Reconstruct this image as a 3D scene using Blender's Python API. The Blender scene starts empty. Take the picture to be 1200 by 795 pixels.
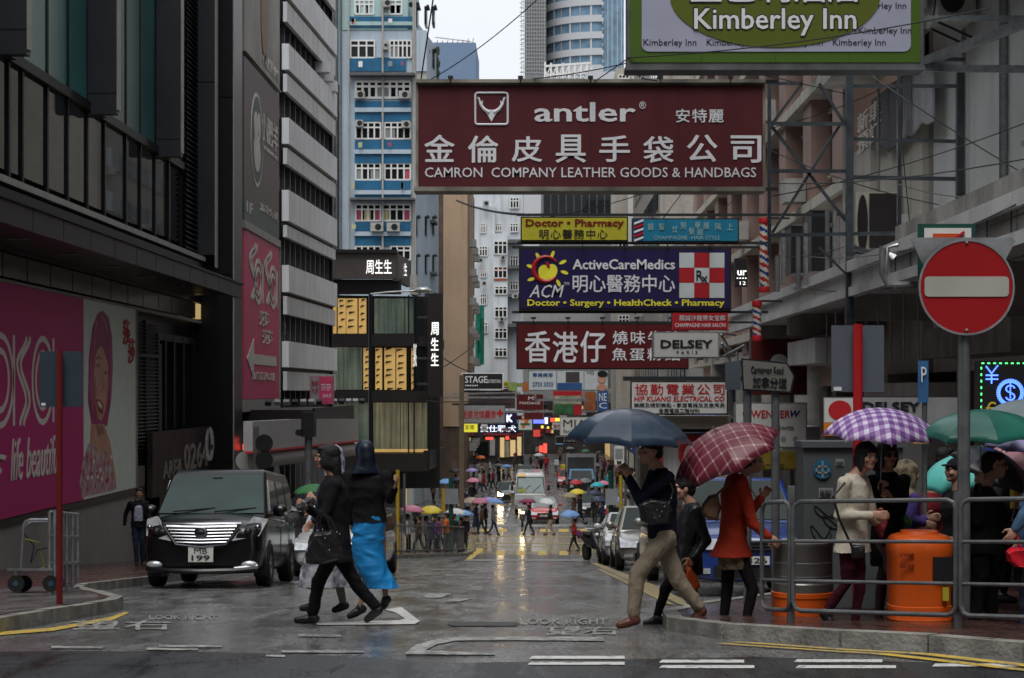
import bpy, bmesh, math, random
import numpy as np
from math import sin, cos, pi, radians
from mathutils import Vector, Matrix, Euler, noise as mnoise
random.seed(7)
SC = bpy.context.scene
COL = SC.collection
# ---------------------------------------------------------------- camera
EYE = 1.82            # lens height above the near road
F, VX, VY = 2200.0, 628.0, 460.0
cd = bpy.data.cameras.new('camera'); cam = bpy.data.objects.new('camera', cd); COL.objects.link(cam)
cam.location = (0, 0, EYE); cam.rotation_euler = (pi/2, 0, 0)
cd.sensor_width = 36; cd.lens = 36*F/1200; cd.shift_x = (600-VX)/1200; cd.shift_y = (VY-397.5)/1200
cd.clip_end = 3000; cd.clip_start = .3
cd.dof.use_dof = True; cd.dof.focus_distance = 17; cd.dof.aperture_fstop = 9.0
SC.camera = cam
# ---------------------------------------------------------------- sky and light (wet overcast day)
w = bpy.data.worlds.new('World'); SC.world = w; w.use_nodes = True
nt = w.node_tree; nt.nodes.clear()
sky = nt.nodes.new('ShaderNodeTexSky'); sky.sky_type = 'NISHITA'; sky.sun_disc = False
sky.sun_elevation = radians(63); sky.sun_rotation = radians(188); sky.dust_density = 6; sky.air_density = 1.2
hs = nt.nodes.new('ShaderNodeHueSaturation'); hs.inputs['Saturation'].default_value = .12
mx = nt.nodes.new('ShaderNodeMix'); mx.data_type = 'RGBA'; mx.inputs['Factor'].default_value = .6
mx.inputs['B'].default_value = (7.2, 7.55, 8.1, 1)
bg = nt.nodes.new('ShaderNodeBackground'); bg.inputs['Strength'].default_value = .145
out = nt.nodes.new('ShaderNodeOutputWorld')
nt.links.new(sky.outputs[0], hs.inputs['Color']); nt.links.new(hs.outputs[0], mx.inputs['A'])
nt.links.new(mx.outputs['Result'], bg.inputs[0]); nt.links.new(bg.outputs[0], out.inputs[0])
sl = bpy.data.lights.new('sun', 'SUN'); sl.energy = 1.5; sl.angle = radians(35); sl.color = (1, .97, .92)
so = bpy.data.objects.new('sun', sl); COL.objects.link(so); so.rotation_euler = (radians(27), 0, radians(-8))
SC.view_settings.view_transform = 'Standard'; SC.view_settings.look = 'None'
SC.view_settings.exposure = 0.18; SC.view_settings.gamma = 1

# ---------------------------------------------------------------- measuring helpers
def g(Y):                                 # road level: flat near the lens, down hill, then the valley floor
    if Y < 13: return 0.0
    if Y < 91.5: return -.0755*(Y-13)
    return -.0755*78.5
def W(px, py, Y): return Vector(((px-VX)*Y/F, Y, EYE+(VY-py)*Y/F))
def YG(py): # distance of the ground point seen at row py
    return 1845/(py-626.0) if py > 646.1 else F*(EYE+5.927)/(py-VY)
# ---------------------------------------------------------------- materials
MATS = {}
def mat(name, c, rough=.6, metal=0., var=.12, scale=3., bump=.0, bscale=40., emit=None, es=1., coat=0., streak=0., c2=None, spec=.3):
    if name in MATS: return MATS[name]
    m = bpy.data.materials.new(name); m.use_nodes = True; MATS[name] = m
    t = m.node_tree; N = t.nodes; L = t.links; b = N['Principled BSDF']
    b.inputs['Roughness'].default_value = rough; b.inputs['Metallic'].default_value = metal
    b.inputs['Coat Weight'].default_value = coat; b.inputs['Coat Roughness'].default_value = .08
    b.inputs['Specular IOR Level'].default_value = spec
    tc = N.new('ShaderNodeTexCoord')
    nz = N.new('ShaderNodeTexNoise'); nz.inputs['Scale'].default_value = scale; nz.inputs['Detail'].default_value = 5
    L.new(tc.outputs['Object'], nz.inputs['Vector'])
    mp = N.new('ShaderNodeMapRange'); mp.inputs['From Min'].default_value = .3; mp.inputs['From Max'].default_value = .7
    L.new(nz.outputs['Fac'], mp.inputs['Value'])
    mi = N.new('ShaderNodeMix'); mi.data_type = 'RGBA'
    lo = c2 if c2 else tuple(v*(1-var) for v in c); hi = c if c2 else tuple(min(1, v*(1+var)) for v in c)
    mi.inputs['A'].default_value = (*lo, 1); mi.inputs['B'].default_value = (*hi, 1)
    L.new(mp.outputs[0], mi.inputs['Factor']); col = mi.outputs['Result']
    if streak:
        mpg = N.new('ShaderNodeMapping'); mpg.inputs['Scale'].default_value = (1.1, 1.1, .1)
        L.new(tc.outputs['Object'], mpg.inputs['Vector'])
        n2 = N.new('ShaderNodeTexNoise'); n2.inputs['Scale'].default_value = 1.6; n2.inputs['Detail'].default_value = 6; n2.inputs['Roughness'].default_value = .62
        L.new(mpg.outputs[0], n2.inputs['Vector'])
        m2 = N.new('ShaderNodeMapRange'); m2.inputs['From Min'].default_value = .5; m2.inputs['From Max'].default_value = .78; m2.inputs['To Max'].default_value = streak
        L.new(n2.outputs['Fac'], m2.inputs['Value'])
        m3 = N.new('ShaderNodeMix'); m3.data_type = 'RGBA'; m3.inputs['B'].default_value = (c[0]*.25+.01, c[1]*.23+.01, c[2]*.2+.01, 1)
        L.new(m2.outputs[0], m3.inputs['Factor']); L.new(col, m3.inputs['A']); col = m3.outputs['Result']
    L.new(col, b.inputs['Base Color'])
    if bump:
        nb = N.new('ShaderNodeTexNoise'); nb.inputs['Scale'].default_value = bscale; nb.inputs['Detail'].default_value = 4
        L.new(tc.outputs['Object'], nb.inputs['Vector'])
        bp = N.new('ShaderNodeBump'); bp.inputs['Strength'].default_value = min(1, bump); bp.inputs['Distance'].default_value = .02
        L.new(nb.outputs['Fac'], bp.inputs['Height']); L.new(bp.outputs[0], b.inputs['Normal'])
    if emit:
        b.inputs['Emission Color'].default_value = (*emit, 1); b.inputs['Emission Strength'].default_value = es
    return m
def checks(name, base, band, scale, width=.3, mix2=None, rough=.5):
    """Woven check: bands across the two UV directions."""
    if name in MATS: return MATS[name]
    m = mat(name, base, rough=rough); t = m.node_tree; N = t.nodes; L = t.links; b = N['Principled BSDF']
    uv = N.new('ShaderNodeUVMap'); sp = N.new('ShaderNodeSeparateXYZ'); L.new(uv.outputs[0], sp.inputs[0])
    fs = []
    for ax in ('X', 'Y'):
        mu = N.new('ShaderNodeMath'); mu.operation = 'MULTIPLY'; mu.inputs[1].default_value = scale; L.new(sp.outputs[ax], mu.inputs[0])
        fr = N.new('ShaderNodeMath'); fr.operation = 'FRACT'; L.new(mu.outputs[0], fr.inputs[0])
        lt = N.new('ShaderNodeMath'); lt.operation = 'LESS_THAN'; lt.inputs[1].default_value = width; L.new(fr.outputs[0], lt.inputs[0]); fs.append(lt)
    ad = N.new('ShaderNodeMath'); ad.operation = 'ADD'; L.new(fs[0].outputs[0], ad.inputs[0]); L.new(fs[1].outputs[0], ad.inputs[1])
    cr = N.new('ShaderNodeValToRGB'); cr.color_ramp.interpolation = 'CONSTANT'
    e = cr.color_ramp.elements; e[0].color = (*base, 1); e[0].position = 0
    e[1].position = .34; e[1].color = (*(mix2 or [(a+c)/2 for a, c in zip(base, band)]), 1)
    k = e.new(.75); k.color = (*band, 1)
    dv = N.new('ShaderNodeMath'); dv.operation = 'DIVIDE'; dv.inputs[1].default_value = 2; L.new(ad.outputs[0], dv.inputs[0])
    L.new(dv.outputs[0], cr.inputs[0]); L.new(cr.outputs[0], b.inputs['Base Color'])
    return m
# ---------------------------------------------------------------- mesh builder
class MB:
    def __init__(s): s.v = []; s.f = []; s.m = []; s.ms = []; s.uv = {}
    def mi(s, m):
        if m not in s.ms: s.ms.append(m)
        return s.ms.index(m)
    def add(s, vs, fs, m=None):
        o = len(s.v); s.v += [tuple(v) for v in vs]; k = s.mi(m) if m else 0
        for f in fs: s.f.append(tuple(o+i for i in f)); s.m.append(k)
        return s
    def box(s, a, b, m=None):
        x0, x1 = sorted((a[0], b[0])); y0, y1 = sorted((a[1], b[1])); z0, z1 = sorted((a[2], b[2]))
        vs = [(x, y, z) for x in (x0, x1) for y in (y0, y1) for z in (z0, z1)]
        return s.add(vs, [(0,1,3,2),(4,6,7,5),(0,4,5,1),(2,3,7,6),(0,2,6,4),(1,5,7,3)], m)
    def obox(s, c, sz, rot=None, m=None):
        R = rot.to_matrix() if isinstance(rot, Euler) else (rot or Matrix.Identity(3))
        c = Vector(c); h = [k/2 for k in sz]
        vs = [c + R @ Vector((x*h[0], y*h[1], z*h[2])) for x in (-1, 1) for y in (-1, 1) for z in (-1, 1)]
        return s.add(vs, [(0,1,3,2),(4,6,7,5),(0,4,5,1),(2,3,7,6),(0,2,6,4),(1,5,7,3)], m)
    def bar(s, p, q, w, d=None, m=None):
        p, q = Vector(p), Vector(q); a = (q-p)
        if a.length < 1e-6: return s
        R = a.to_track_quat('Z', 'Y').to_matrix()
        return s.obox((p+q)/2, (w, d or w, a.length), R, m)
    def tube(s, pts, r, n=8, m=None, cap=True):
        pts = [Vector(p) for p in pts]; rs = r if isinstance(r, (list, tuple)) else [r]*len(pts)
        vs = []; up = None
        for i, p in enumerate(pts):
            a = (pts[min(i+1, len(pts)-1)] - pts[max(i-1, 0)]).normalized()
            if up is None: up = Vector((0, 0, 1)) if abs(a.z) < .9 else Vector((0, 1, 0))
            e1 = a.cross(up).normalized(); e2 = a.cross(e1).normalized(); up = -e2 if e2.dot(up) < 0 else e2
            rr = rs[i]; ra, rb = rr if isinstance(rr, tuple) else (rr, rr)
            for k in range(n):
                t = 2*pi*k/n; vs.append(p + e1*cos(t)*ra + e2*sin(t)*rb)
        fs = [(i*n+k, i*n+(k+1) % n, (i+1)*n+(k+1) % n, (i+1)*n+k) for i in range(len(pts)-1) for k in range(n)]
        if cap: fs += [tuple(range(n))[::-1], tuple(range((len(pts)-1)*n, len(pts)*n))]
        return s.add(vs, fs, m)
    def loft(s, rings, m=None, cap=True, n=16, lat=(0, 1, 0), fwd=(1, 0, 0), e=1.0):
        """rings: (centre, half width along lat, half depth along fwd)"""
        lat, fwd = Vector(lat), Vector(fwd); vs = []
        for c, a, b in rings:
            for k in range(n):
                t = 2*pi*k/n; cx, sx = cos(t), sin(t)
                vs.append(Vector(c) + lat*a*math.copysign(abs(cx)**e, cx) + fwd*b*math.copysign(abs(sx)**e, sx))
        R = len(rings)
        fs = [(i*n+k, i*n+(k+1) % n, (i+1)*n+(k+1) % n, (i+1)*n+k) for i in range(R-1) for k in range(n)]
        if cap: fs += [tuple(range(n))[::-1], tuple(range((R-1)*n, R*n))]
        return s.add(vs, fs, m)
    def ball(s, c, r, m=None, n=14, rings=10, R=None):
        c = Vector(c); r = r if isinstance(r, (tuple, list)) else (r, r, r); R = R or Matrix.Identity(3)
        vs = [c + R @ Vector((0, 0, -r[2]))]
        for i in range(1, rings):
            a = -pi/2 + pi*i/rings
            for k in range(n):
                t = 2*pi*k/n; vs.append(c + R @ Vector((r[0]*cos(a)*cos(t), r[1]*cos(a)*sin(t), r[2]*sin(a))))
        vs.append(c + R @ Vector((0, 0, r[2])))
        fs = [(0, 1+(k+1) % n, 1+k) for k in range(n)]
        for i in range(rings-2):
            o = 1+i*n
            fs += [(o+k, o+(k+1) % n, o+n+(k+1) % n, o+n+k) for k in range(n)]
        o = 1+(rings-2)*n; fs += [(o+k, o+(k+1) % n, len(vs)-1) for k in range(n)]
        return s.add(vs, fs, m)
    def prism(s, poly, d0, d1, axis='y', m=None):
        """extrude a 2-D outline: axis y -> outline is (x,z), axis x -> (y,z), axis z -> (x,y)"""
        def P(p, d): return {'y': (p[0], d, p[1]), 'x': (d, p[0], p[1]), 'z': (p[0], p[1], d)}[axis]
        n = len(poly); vs = [P(p, d0) for p in poly] + [P(p, d1) for p in poly]
        return s.add(vs, [tuple(range(n)), tuple(range(n, 2*n))[::-1]] + [(i, i+n, (i+1) % n+n, (i+1) % n) for i in range(n)], m)
    def hull(s, a, b, m=None):
        """solid between two outlines with the same count of points"""
        n = len(a)
        return s.add(list(a)+list(b), [tuple(range(n)), tuple(range(n, 2*n))[::-1]] + [(i, i+n, (i+1) % n+n, (i+1) % n) for i in range(n)], m)
    def lathe(s, prof, c=(0, 0, 0), n=20, m=None):
        c = Vector(c); vs = [c+Vector((r*cos(2*pi*k/n), r*sin(2*pi*k/n), z)) for r, z in prof for k in range(n)]
        return s.add(vs, [(i*n+k, i*n+(k+1) % n, (i+1)*n+(k+1) % n, (i+1)*n+k) for i in range(len(prof)-1) for k in range(n)] + [tuple(range(n))[::-1], tuple(range((len(prof)-1)*n, len(prof)*n))], m)
    def mesh(s, name, m=None, smooth=35):
        me = bpy.data.meshes.new(name); me.from_pydata(s.v, [], s.f)
        for k in (s.ms or [m]): 
            if k: me.materials.append(k)
        if s.ms: me.polygons.foreach_set('material_index', s.m)
        b = bmesh.new(); b.from_mesh(me); bmesh.ops.recalc_face_normals(b, faces=b.faces); b.to_mesh(me); b.free()
        if smooth: me.shade_smooth(); me.set_sharp_from_angle(angle=radians(smooth))
        me.update(); return me
    def build(s, name, m=None, parent=None, smooth=35, **kw):
        return link(name, s.mesh(name, m, smooth), parent, **kw)
BASE = {}
def link(name, me, parent=None, label=None, cat=None, group=None, kind=None, loc=None, rot=None):
    o = bpy.data.objects.new(name, me); COL.objects.link(o)
    if loc is not None: o.location = loc
    if rot is not None: o.rotation_euler = rot
    if parent:
        o.parent = parent
        if parent.name in BASE: o.matrix_parent_inverse = BASE[parent.name]
    if label: o['label'] = label
    if cat: o['category'] = cat
    if group: o['group'] = group
    if kind: o['kind'] = kind
    return o
def thing(name, label, cat, loc=(0, 0, 0), rz=0, group=None, local=False):
    """Empty at the base of a thing. local=True: its parts are given in its own coordinates."""
    o = bpy.data.objects.new(name, None); COL.objects.link(o); o.empty_display_size = .2
    o.location = loc; o.rotation_euler = (0, 0, rz); o['label'] = label; o['category'] = cat
    if group: o['group'] = group
    if not local: BASE[o.name] = (Matrix.Translation(Vector(loc)) @ Matrix.Rotation(rz, 4, 'Z')).inverted()
    return o
def struct(name, mb, m=None, smooth=35): return mb.build(name, m, kind='structure', smooth=smooth)
def kids(o): return [c for c in ALLKIDS.get(o.name, [])]
def copy_tree(root, loc, rz, label=None, group=None, sc=None, swap=None):
    r = root.copy(); COL.objects.link(r); r.location = loc; r.rotation_euler = (0, 0, rz)
    if label: r['label'] = label
    if group: r['group'] = group
    if sc: r.scale = (sc,)*3 if not isinstance(sc, tuple) else sc
    for ch in list(root.children):
        c = ch.copy(); COL.objects.link(c); c.parent = r
        if swap: remat(c, swap)
        for gch in list(ch.children):
            d = gch.copy(); COL.objects.link(d); d.parent = c
            if swap: remat(d, swap)
    return r
_rm = {}
def remat(o, swap):
    """swap materials by name on one object (mesh copies are shared between alike swaps)"""
    me = o.data
    if not me or not any(mm and mm.name in swap for mm in me.materials): return
    key = (me.name, tuple(sorted((k, v.name) for k, v in swap.items())))
    if key not in _rm:
        m2 = me.copy()
        for i, mm in enumerate(m2.materials):
            if mm and mm.name in swap: m2.materials[i] = swap[mm.name]
        _rm[key] = m2
    o.data = _rm[key]
# ---------------------------------------------------------------- lettering
_tx = {}
def text_mesh(s, bold=0., ext=.01, space=1., shear=0.):
    k = (s, bold, ext, space, shear)
    if k in _tx: return _tx[k]
    cu = bpy.data.curves.new('t', 'FONT'); cu.body = s; cu.offset = min(bold*.3, .003); cu.extrude = ext; cu.resolution_u = 2; cu.space_character = space; cu.shear = shear
    o = bpy.data.objects.new('t', cu); COL.objects.link(o)
    dg = bpy.context.evaluated_depsgraph_get(); me = bpy.data.meshes.new_from_object(o.evaluated_get(dg))
    bpy.data.objects.remove(o); _tx[k] = me
    return me
def text(s, box, Y=None, m=None, parent=None, bold=0., place=None, name='lettering', dep=.012, space=1., shear=0., kind=None, warp=None):
    """letters fitted to a pixel box on a plane facing the lens at distance Y, or by place(u,v,d)->xyz with u,v in 0..1"""
    me = text_mesh(s, bold, .01, space, shear)
    n = len(me.vertices); co = np.empty(n*3); me.vertices.foreach_get('co', co); co = co.reshape(-1, 3)
    a, b = co.min(0), co.max(0)
    if place is None:
        x0, y0, x1, y1 = box; p0 = W(x0, y0, Y); p1 = W(x1, y1, Y)
        place = lambda u, v, d: (p0.x+(p1.x-p0.x)*u, Y-d*dep, p1.z+(p0.z-p1.z)*v)
    if bold > .019:                       # heavier strokes: the same letters again, shifted by a hair
        sh = bold*(.3 if any(ord(c) > 0x2e80 for c in s) else .55); nf = [tuple(p.vertices) for p in me.polygons]; V, Fc, dz = [], [], []
        for i, (dx, dy) in enumerate(((-sh, 0), (sh, 0), (0, sh*.6), (0, -sh*.6))):
            V.append(co+np.array([dx, dy, 0])); dz += [i*.03]*n; Fc += [tuple(v_+i*n for v_ in p) for p in nf]
        co = np.concatenate(V); dz = np.array(dz); m2 = bpy.data.meshes.new(name); m2.from_pydata(co.tolist(), [], Fc)
    else: m2 = me.copy(); m2.name = name; dz = 0
    a, b = co.min(0), co.max(0)
    u = (co[:, 0]-a[0])/max(1e-6, b[0]-a[0]); v = (co[:, 1]-a[1])/max(1e-6, b[1]-a[1]); d = (co[:, 2] > 0)*1.0+dz*(co[:, 2] > 0)
    if warp: u, v = warp(u, v)
    out = np.array([tuple(place(uu, vv, dd)) for uu, vv, dd in zip(u, v, d)]).astype(np.float32)
    m2.vertices.foreach_set('co', out.ravel()); m2.materials.clear(); m2.materials.append(m)
    for p in m2.polygons: p.material_index = 0
    m2.update()
    return link(name, m2, parent, kind=kind)
def textX(s, X, Y0, Y1, z0, z1, side, m, parent, **kw):
    """letters on a wall that runs along the street at X; Y0 is where the first letter stands"""
    return text(s, None, m=m, parent=parent, place=lambda u, v, d: (X+side*(d*.02), Y0+(Y1-Y0)*u, z0+(z1-z0)*v), **kw)
# ================================================================ colours
M = {}
M['asphalt'] = None
def wet_ground(name, c1, c2, r0, r1, patch=.35, grit=.5):
    m = mat(name, c1, rough=.5, var=.2); t = m.node_tree; N = t.nodes; L = t.links; b = N['Principled BSDF']
    tc = N.new('ShaderNodeTexCoord')
    def noise(s, det, rgh=.5, sc=(1, 1, 1)):
        mp = N.new('ShaderNodeMapping'); mp.inputs['Scale'].default_value = sc; L.new(tc.outputs['Object'], mp.inputs['Vector'])
        n = N.new('ShaderNodeTexNoise'); n.inputs['Scale'].default_value = s; n.inputs['Detail'].default_value = det; n.inputs['Roughness'].default_value = rgh
        L.new(mp.outputs[0], n.inputs['Vector']); return n
    def rng(src, a, bb, c, d):
        r = N.new('ShaderNodeMapRange'); r.inputs['From Min'].default_value = a; r.inputs['From Max'].default_value = bb
        r.inputs['To Min'].default_value = c; r.inputs['To Max'].default_value = d; L.new(src, r.inputs['Value']); return r.outputs[0]
    big = noise(.3, 6, .6, (1, .3, 1)); mid = noise(2.2, 8, .75, (1, .25, 1)); fine = noise(30, 4, .75, (1, .5, 1))
    mi = N.new('ShaderNodeMix'); mi.data_type = 'RGBA'; mi.inputs['A'].default_value = (*c1, 1); mi.inputs['B'].default_value = (*c2, 1)
    ad = N.new('ShaderNodeMath'); ad.operation = 'ADD'; L.new(rng(big.outputs['Fac'], .35, .65, -.1, .5), ad.inputs[0]); L.new(rng(mid.outputs['Fac'], .3, .7, 0, .45), ad.inputs[1])
    L.new(ad.outputs[0], mi.inputs['Factor'])
    m2 = N.new('ShaderNodeMix'); m2.data_type = 'RGBA'; m2.blend_type = 'MULTIPLY'; m2.inputs['Factor'].default_value = 1
    L.new(mi.outputs['Result'], m2.inputs['A']); g_ = rng(fine.outputs['Fac'], .3, .7, 1-grit, 1+grit)
    cm = N.new('ShaderNodeCombineColor'); [L.new(g_, cm.inputs[i]) for i in range(3)]; L.new(cm.outputs[0], m2.inputs['B'])
    # tar seams and hairline cracks
    vo = N.new('ShaderNodeTexVoronoi'); vo.feature = 'DISTANCE_TO_EDGE'; vo.inputs['Scale'].default_value = .16
    wn = noise(1.2, 5); wm = N.new('ShaderNodeMix'); wm.data_type = 'VECTOR'; wm.inputs['Factor'].default_value = .22
    L.new(tc.outputs['Object'], wm.inputs[4]); L.new(wn.outputs['Color'], wm.inputs[5]); L.new(wm.outputs[1], vo.inputs['Vector'])
    cr = rng(vo.outputs['Distance'], .0015, .005, .45, 1)
    m3 = N.new('ShaderNodeMix'); m3.data_type = 'RGBA'; m3.blend_type = 'MULTIPLY'; m3.inputs['Factor'].default_value = 1
    cc = N.new('ShaderNodeCombineColor'); [L.new(cr, cc.inputs[i]) for i in range(3)]
    L.new(m2.outputs['Result'], m3.inputs['A']); L.new(cc.outputs[0], m3.inputs['B']); L.new(m3.outputs['Result'], b.inputs['Base Color'])
    L.new(rng(mid.outputs['Fac'], patch, patch+.22, r0, r1), b.inputs['Roughness'])
    bp = N.new('ShaderNodeBump'); bp.inputs['Distance'].default_value = .004; bp.inputs['Strength'].default_value = .5
    L.new(fine.outputs['Fac'], bp.inputs['Height']); L.new(bp.outputs[0], b.inputs['Normal'])
    return m
M['asphalt'] = wet_ground('wet_asphalt', (.085, .086, .087), (.165, .165, .16), .1, .36, .42, .95)
M['asphalt_new'] = wet_ground('new_asphalt', (.016, .017, .018), (.03, .031, .032), .1, .5)
M['concrete_road'] = wet_ground('concrete_road', (.22, .19, .12), (.34, .295, .2), .05, .2, .45, .15)
M['paving'] = wet_ground('red_paving', (.055, .028, .024), (.085, .045, .036), .1, .4, .4, .3)
M['paving_grey'] = wet_ground('grey_paving', (.075, .073, .068), (.13, .125, .115), .1, .4, .4, .3)
M['kerb'] = mat('kerb_stone', (.2, .195, .175), .5, var=.45, scale=4, bump=.6, bscale=30)
def paint(name, c, wear=.52):
    m = mat(name, c, rough=.45); t = m.node_tree; N = t.nodes; L = t.links; b = N['Principled BSDF']
    tc = N.new('ShaderNodeTexCoord'); n = N.new('ShaderNodeTexNoise'); n.inputs['Scale'].default_value = 9; n.inputs['Detail'].default_value = 8; n.inputs['Roughness'].default_value = .75
    L.new(tc.outputs['Object'], n.inputs['Vector']); r = N.new('ShaderNodeMapRange'); r.inputs['From Min'].default_value = wear-.04; r.inputs['From Max'].default_value = wear+.04
    L.new(n.outputs['Fac'], r.inputs['Value']); mi = N.new('ShaderNodeMix'); mi.data_type = 'RGBA'; mi.inputs['A'].default_value = (*c, 1); mi.inputs['B'].default_value = (.125, .125, .12, 1)
    L.new(r.outputs[0], mi.inputs['Factor']); L.new(mi.outputs['Result'], b.inputs['Base Color']); return m
M['line'] = paint('white_road_paint', (.5, .5, .48), .58); M['line_worn'] = paint('worn_road_paint', (.36, .36, .34), .48)
M['yline'] = paint('yellow_road_paint', (.5, .34, .05), .56); M['yline_worn'] = paint('worn_yellow_paint', (.36, .25, .05), .5)
M['steel'] = mat('galvanised_steel', (.3, .31, .32), .38, .7, var=.25, scale=8)
M['rail'] = mat('grey_rail_paint', (.11, .115, .12), .35, .3, var=.25, scale=9)
M['darkrail'] = mat('dark_steel', (.035, .038, .04), .45, .4)
M['black'] = mat('black_paint', (.012, .012, .013), .4)
M['rubber'] = mat('tyre_rubber', (.012, .012, .012), .75, bump=.2)
M['glassd'] = mat('dark_glass', (.008, .01, .011), .06, var=.1, spec=.5)
M['white'] = mat('white_paint', (.62, .62, .6), .5, var=.06)
M['redp'] = mat('red_paint', (.36, .012, .014), .38, var=.1)
# ================================================================ ground
def rows(a, b):
    ys = {a, b} | {y for y in (13, 14, 15, 91.5, 92.5) if a < y < b} | {y for y in range(int(a)+1, int(b)) if y % 6 == 0}
    return sorted(ys)
mb = MB(); ys = [-60] + rows(0, 130) + [200, 300, 500, 900, 1600]; xs = [-700, -60, -14, -7, -3, 0, 3, 7, 14, 60, 700]
vs = [(x, y, g(y)) for y in ys for x in xs]; n = len(xs)
mb.add(vs, [(j*n+i, j*n+i+1, (j+1)*n+i+1, (j+1)*n+i) for j in range(len(ys)-1) for i in range(n-1)])
struct('road', mb, M['asphalt'])
def strip(name, poly, m, h=.004, kind='structure', parent=None):
    """thin sheet on the sloping road from an (x,y) outline, cut at the bends of the slope"""
    bm = bmesh.new(); f = bm.faces.new([bm.verts.new((x, y, 0)) for x, y in poly])
    for yc in [13]+list(range(18, 92, 6))+[91.5]:
        bmesh.ops.bisect_plane(bm, geom=bm.verts[:]+bm.edges[:]+bm.faces[:], plane_co=(0, yc, 0), plane_no=(0, 1, 0))
    bmesh.ops.triangulate(bm, faces=bm.faces[:])
    for v in bm.verts: v.co.z = g(v.co.y)+h
    if bm.faces and sum(fc.normal.z for fc in bm.faces) < 0: bmesh.ops.reverse_faces(bm, faces=bm.faces[:])
    me = bpy.data.meshes.new(name); bm.to_mesh(me); bm.free(); me.materials.append(m)
    return link(name, me, parent, kind=kind)
def pavement(name, poly, m, kerb_edges, kh=.13):
    """raised pavement with its kerb stones along the named edges"""
    bm = bmesh.new(); f = bm.faces.new([bm.verts.new((x, y, 0)) for x, y in poly])
    for yc in [13]+list(range(18, 92, 6))+[91.5]:
        bmesh.ops.bisect_plane(bm, geom=bm.verts[:]+bm.edges[:]+bm.faces[:], plane_co=(0, yc, 0), plane_no=(0, 1, 0))
    bmesh.ops.triangulate(bm, faces=bm.faces[:])
    if sum(fc.normal.z for fc in bm.faces) < 0: bmesh.ops.reverse_faces(bm, faces=bm.faces[:])
    r = bmesh.ops.extrude_face_region(bm, geom=bm.faces[:]); top = [v for v in r['geom'] if isinstance(v, bmesh.types.BMVert)]
    ts = set(top)
    for v in bm.verts: v.co.z = g(v.co.y) + (kh-.004 if v in ts else -.3)
    bmesh.ops.recalc_face_normals(bm, faces=bm.faces[:])
    me = bpy.data.meshes.new(name); bm.to_mesh(me); bm.free(); me.materials.append(m)
    o = link(name, me, kind='structure')
    for a, b in kerb_edges:
        a, b = Vector((*a, 0)), Vector((*b, 0)); L = (b-a).length; k = max(1, round(L/.95)) if min(a.y, b.y) < 60 else max(1, round(L/4)); d = (b-a)/k
        nn = Vector((-d.y, d.x, 0)).normalized()*.07
        for i in range(k):
            p, q = a+d*(i+.012), a+d*(i+1-.012); s = MB(); zp, zq = g(p.y), g(q.y); j = random.uniform(-.006, .006)
            c = [p-nn, p+nn, q+nn, q-nn]; zz = [zp, zp, zq, zq]
            s.hull([(v.x, v.y, z-.2) for v, z in zip(c, zz)], [(v.x, v.y, z+kh+.004+j) for v, z in zip(c, zz)])
            s.build('kerb_stone', M['kerb'], o)
    return o
lk = [(-4.6, -8), (-4.6, 20.3), (-4.75, 21.3), (-5.2, 22.6), (-6.2, 25.4), (-6.5, 27), (-6.5, 58), (-6.2, 60), (-4.9, 63.6), (-2.9, 70), (-2.7, 72), (-2.7, 79), (-3.1, 81.5), (-4.2, 83.5), (-6, 84.5), (-14, 85)]
pl = pavement('pavement_left', lk+[(-14, -8)], M['paving'], list(zip(lk[:-2], lk[1:-1])))
strip('pavement_left_grey_band', [(-10.8, 14), (-4.72, 14), (-4.72, 20.2), (-5.2, 22.3), (-6.4, 25.3), (-7.6, 25), (-6.3, 19)], M['paving_grey'], .131)
rk = [(30, 9.0), (12, 10.9), (6, 11.9), (3.35, 12.75), (2.3, 13.9), (1.55, 15.0), (1.2, 16.2), (1.25, 17.5), (1.7, 19.5), (3.0, 23), (3.9, 25.5), (3.9, 78), (4.3, 80), (5.2, 81.4), (7, 82), (14, 82)]
pr = pavement('pavement_right', rk+[(30, 82)], M['paving'], list(zip(rk[:-2], rk[1:-1])), .12)
for i, (a, b, x) in enumerate(((104.5, 560, -5.2),)):
    q = [(x, a+2), (x, b)]; pavement('pavement_far_left', [(x-1, a)]+q+[(-14, b), (-14, a)], M['paving_grey'], [((x, a+2), (x, a+60))])
q = [(5.1, 107), (5.1, 560)]; pavement('pavement_far_right', [(6.2, 105)]+q+[(14, 560), (14, 105)], M['paving_grey'], [((5.1, 107), (5.1, 160))])
strip('junction_concrete', [(-2.6, 77), (3.8, 77), (3.8, 103.5), (-13.8, 103.5), (-13.8, 86), (-5, 85.5), (-2.6, 83)], M['concrete_road'], .004)
strip('dark_asphalt_patch', [(-9, 4), (9, 4), (9, 11), (5, 12.05), (1.5, 12.9), (-.5, 12.6), (-2.6, 13.4), (-9, 13.2)], M['asphalt_new'], .004)
strip('smooth_asphalt_patch', [(-2.6, 57), (1.2, 57), (1.3, 76.5), (-2.5, 76.5)], mat('smooth_patch', (.06, .065, .07), .16, var=.35, scale=.6), .004)
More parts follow.
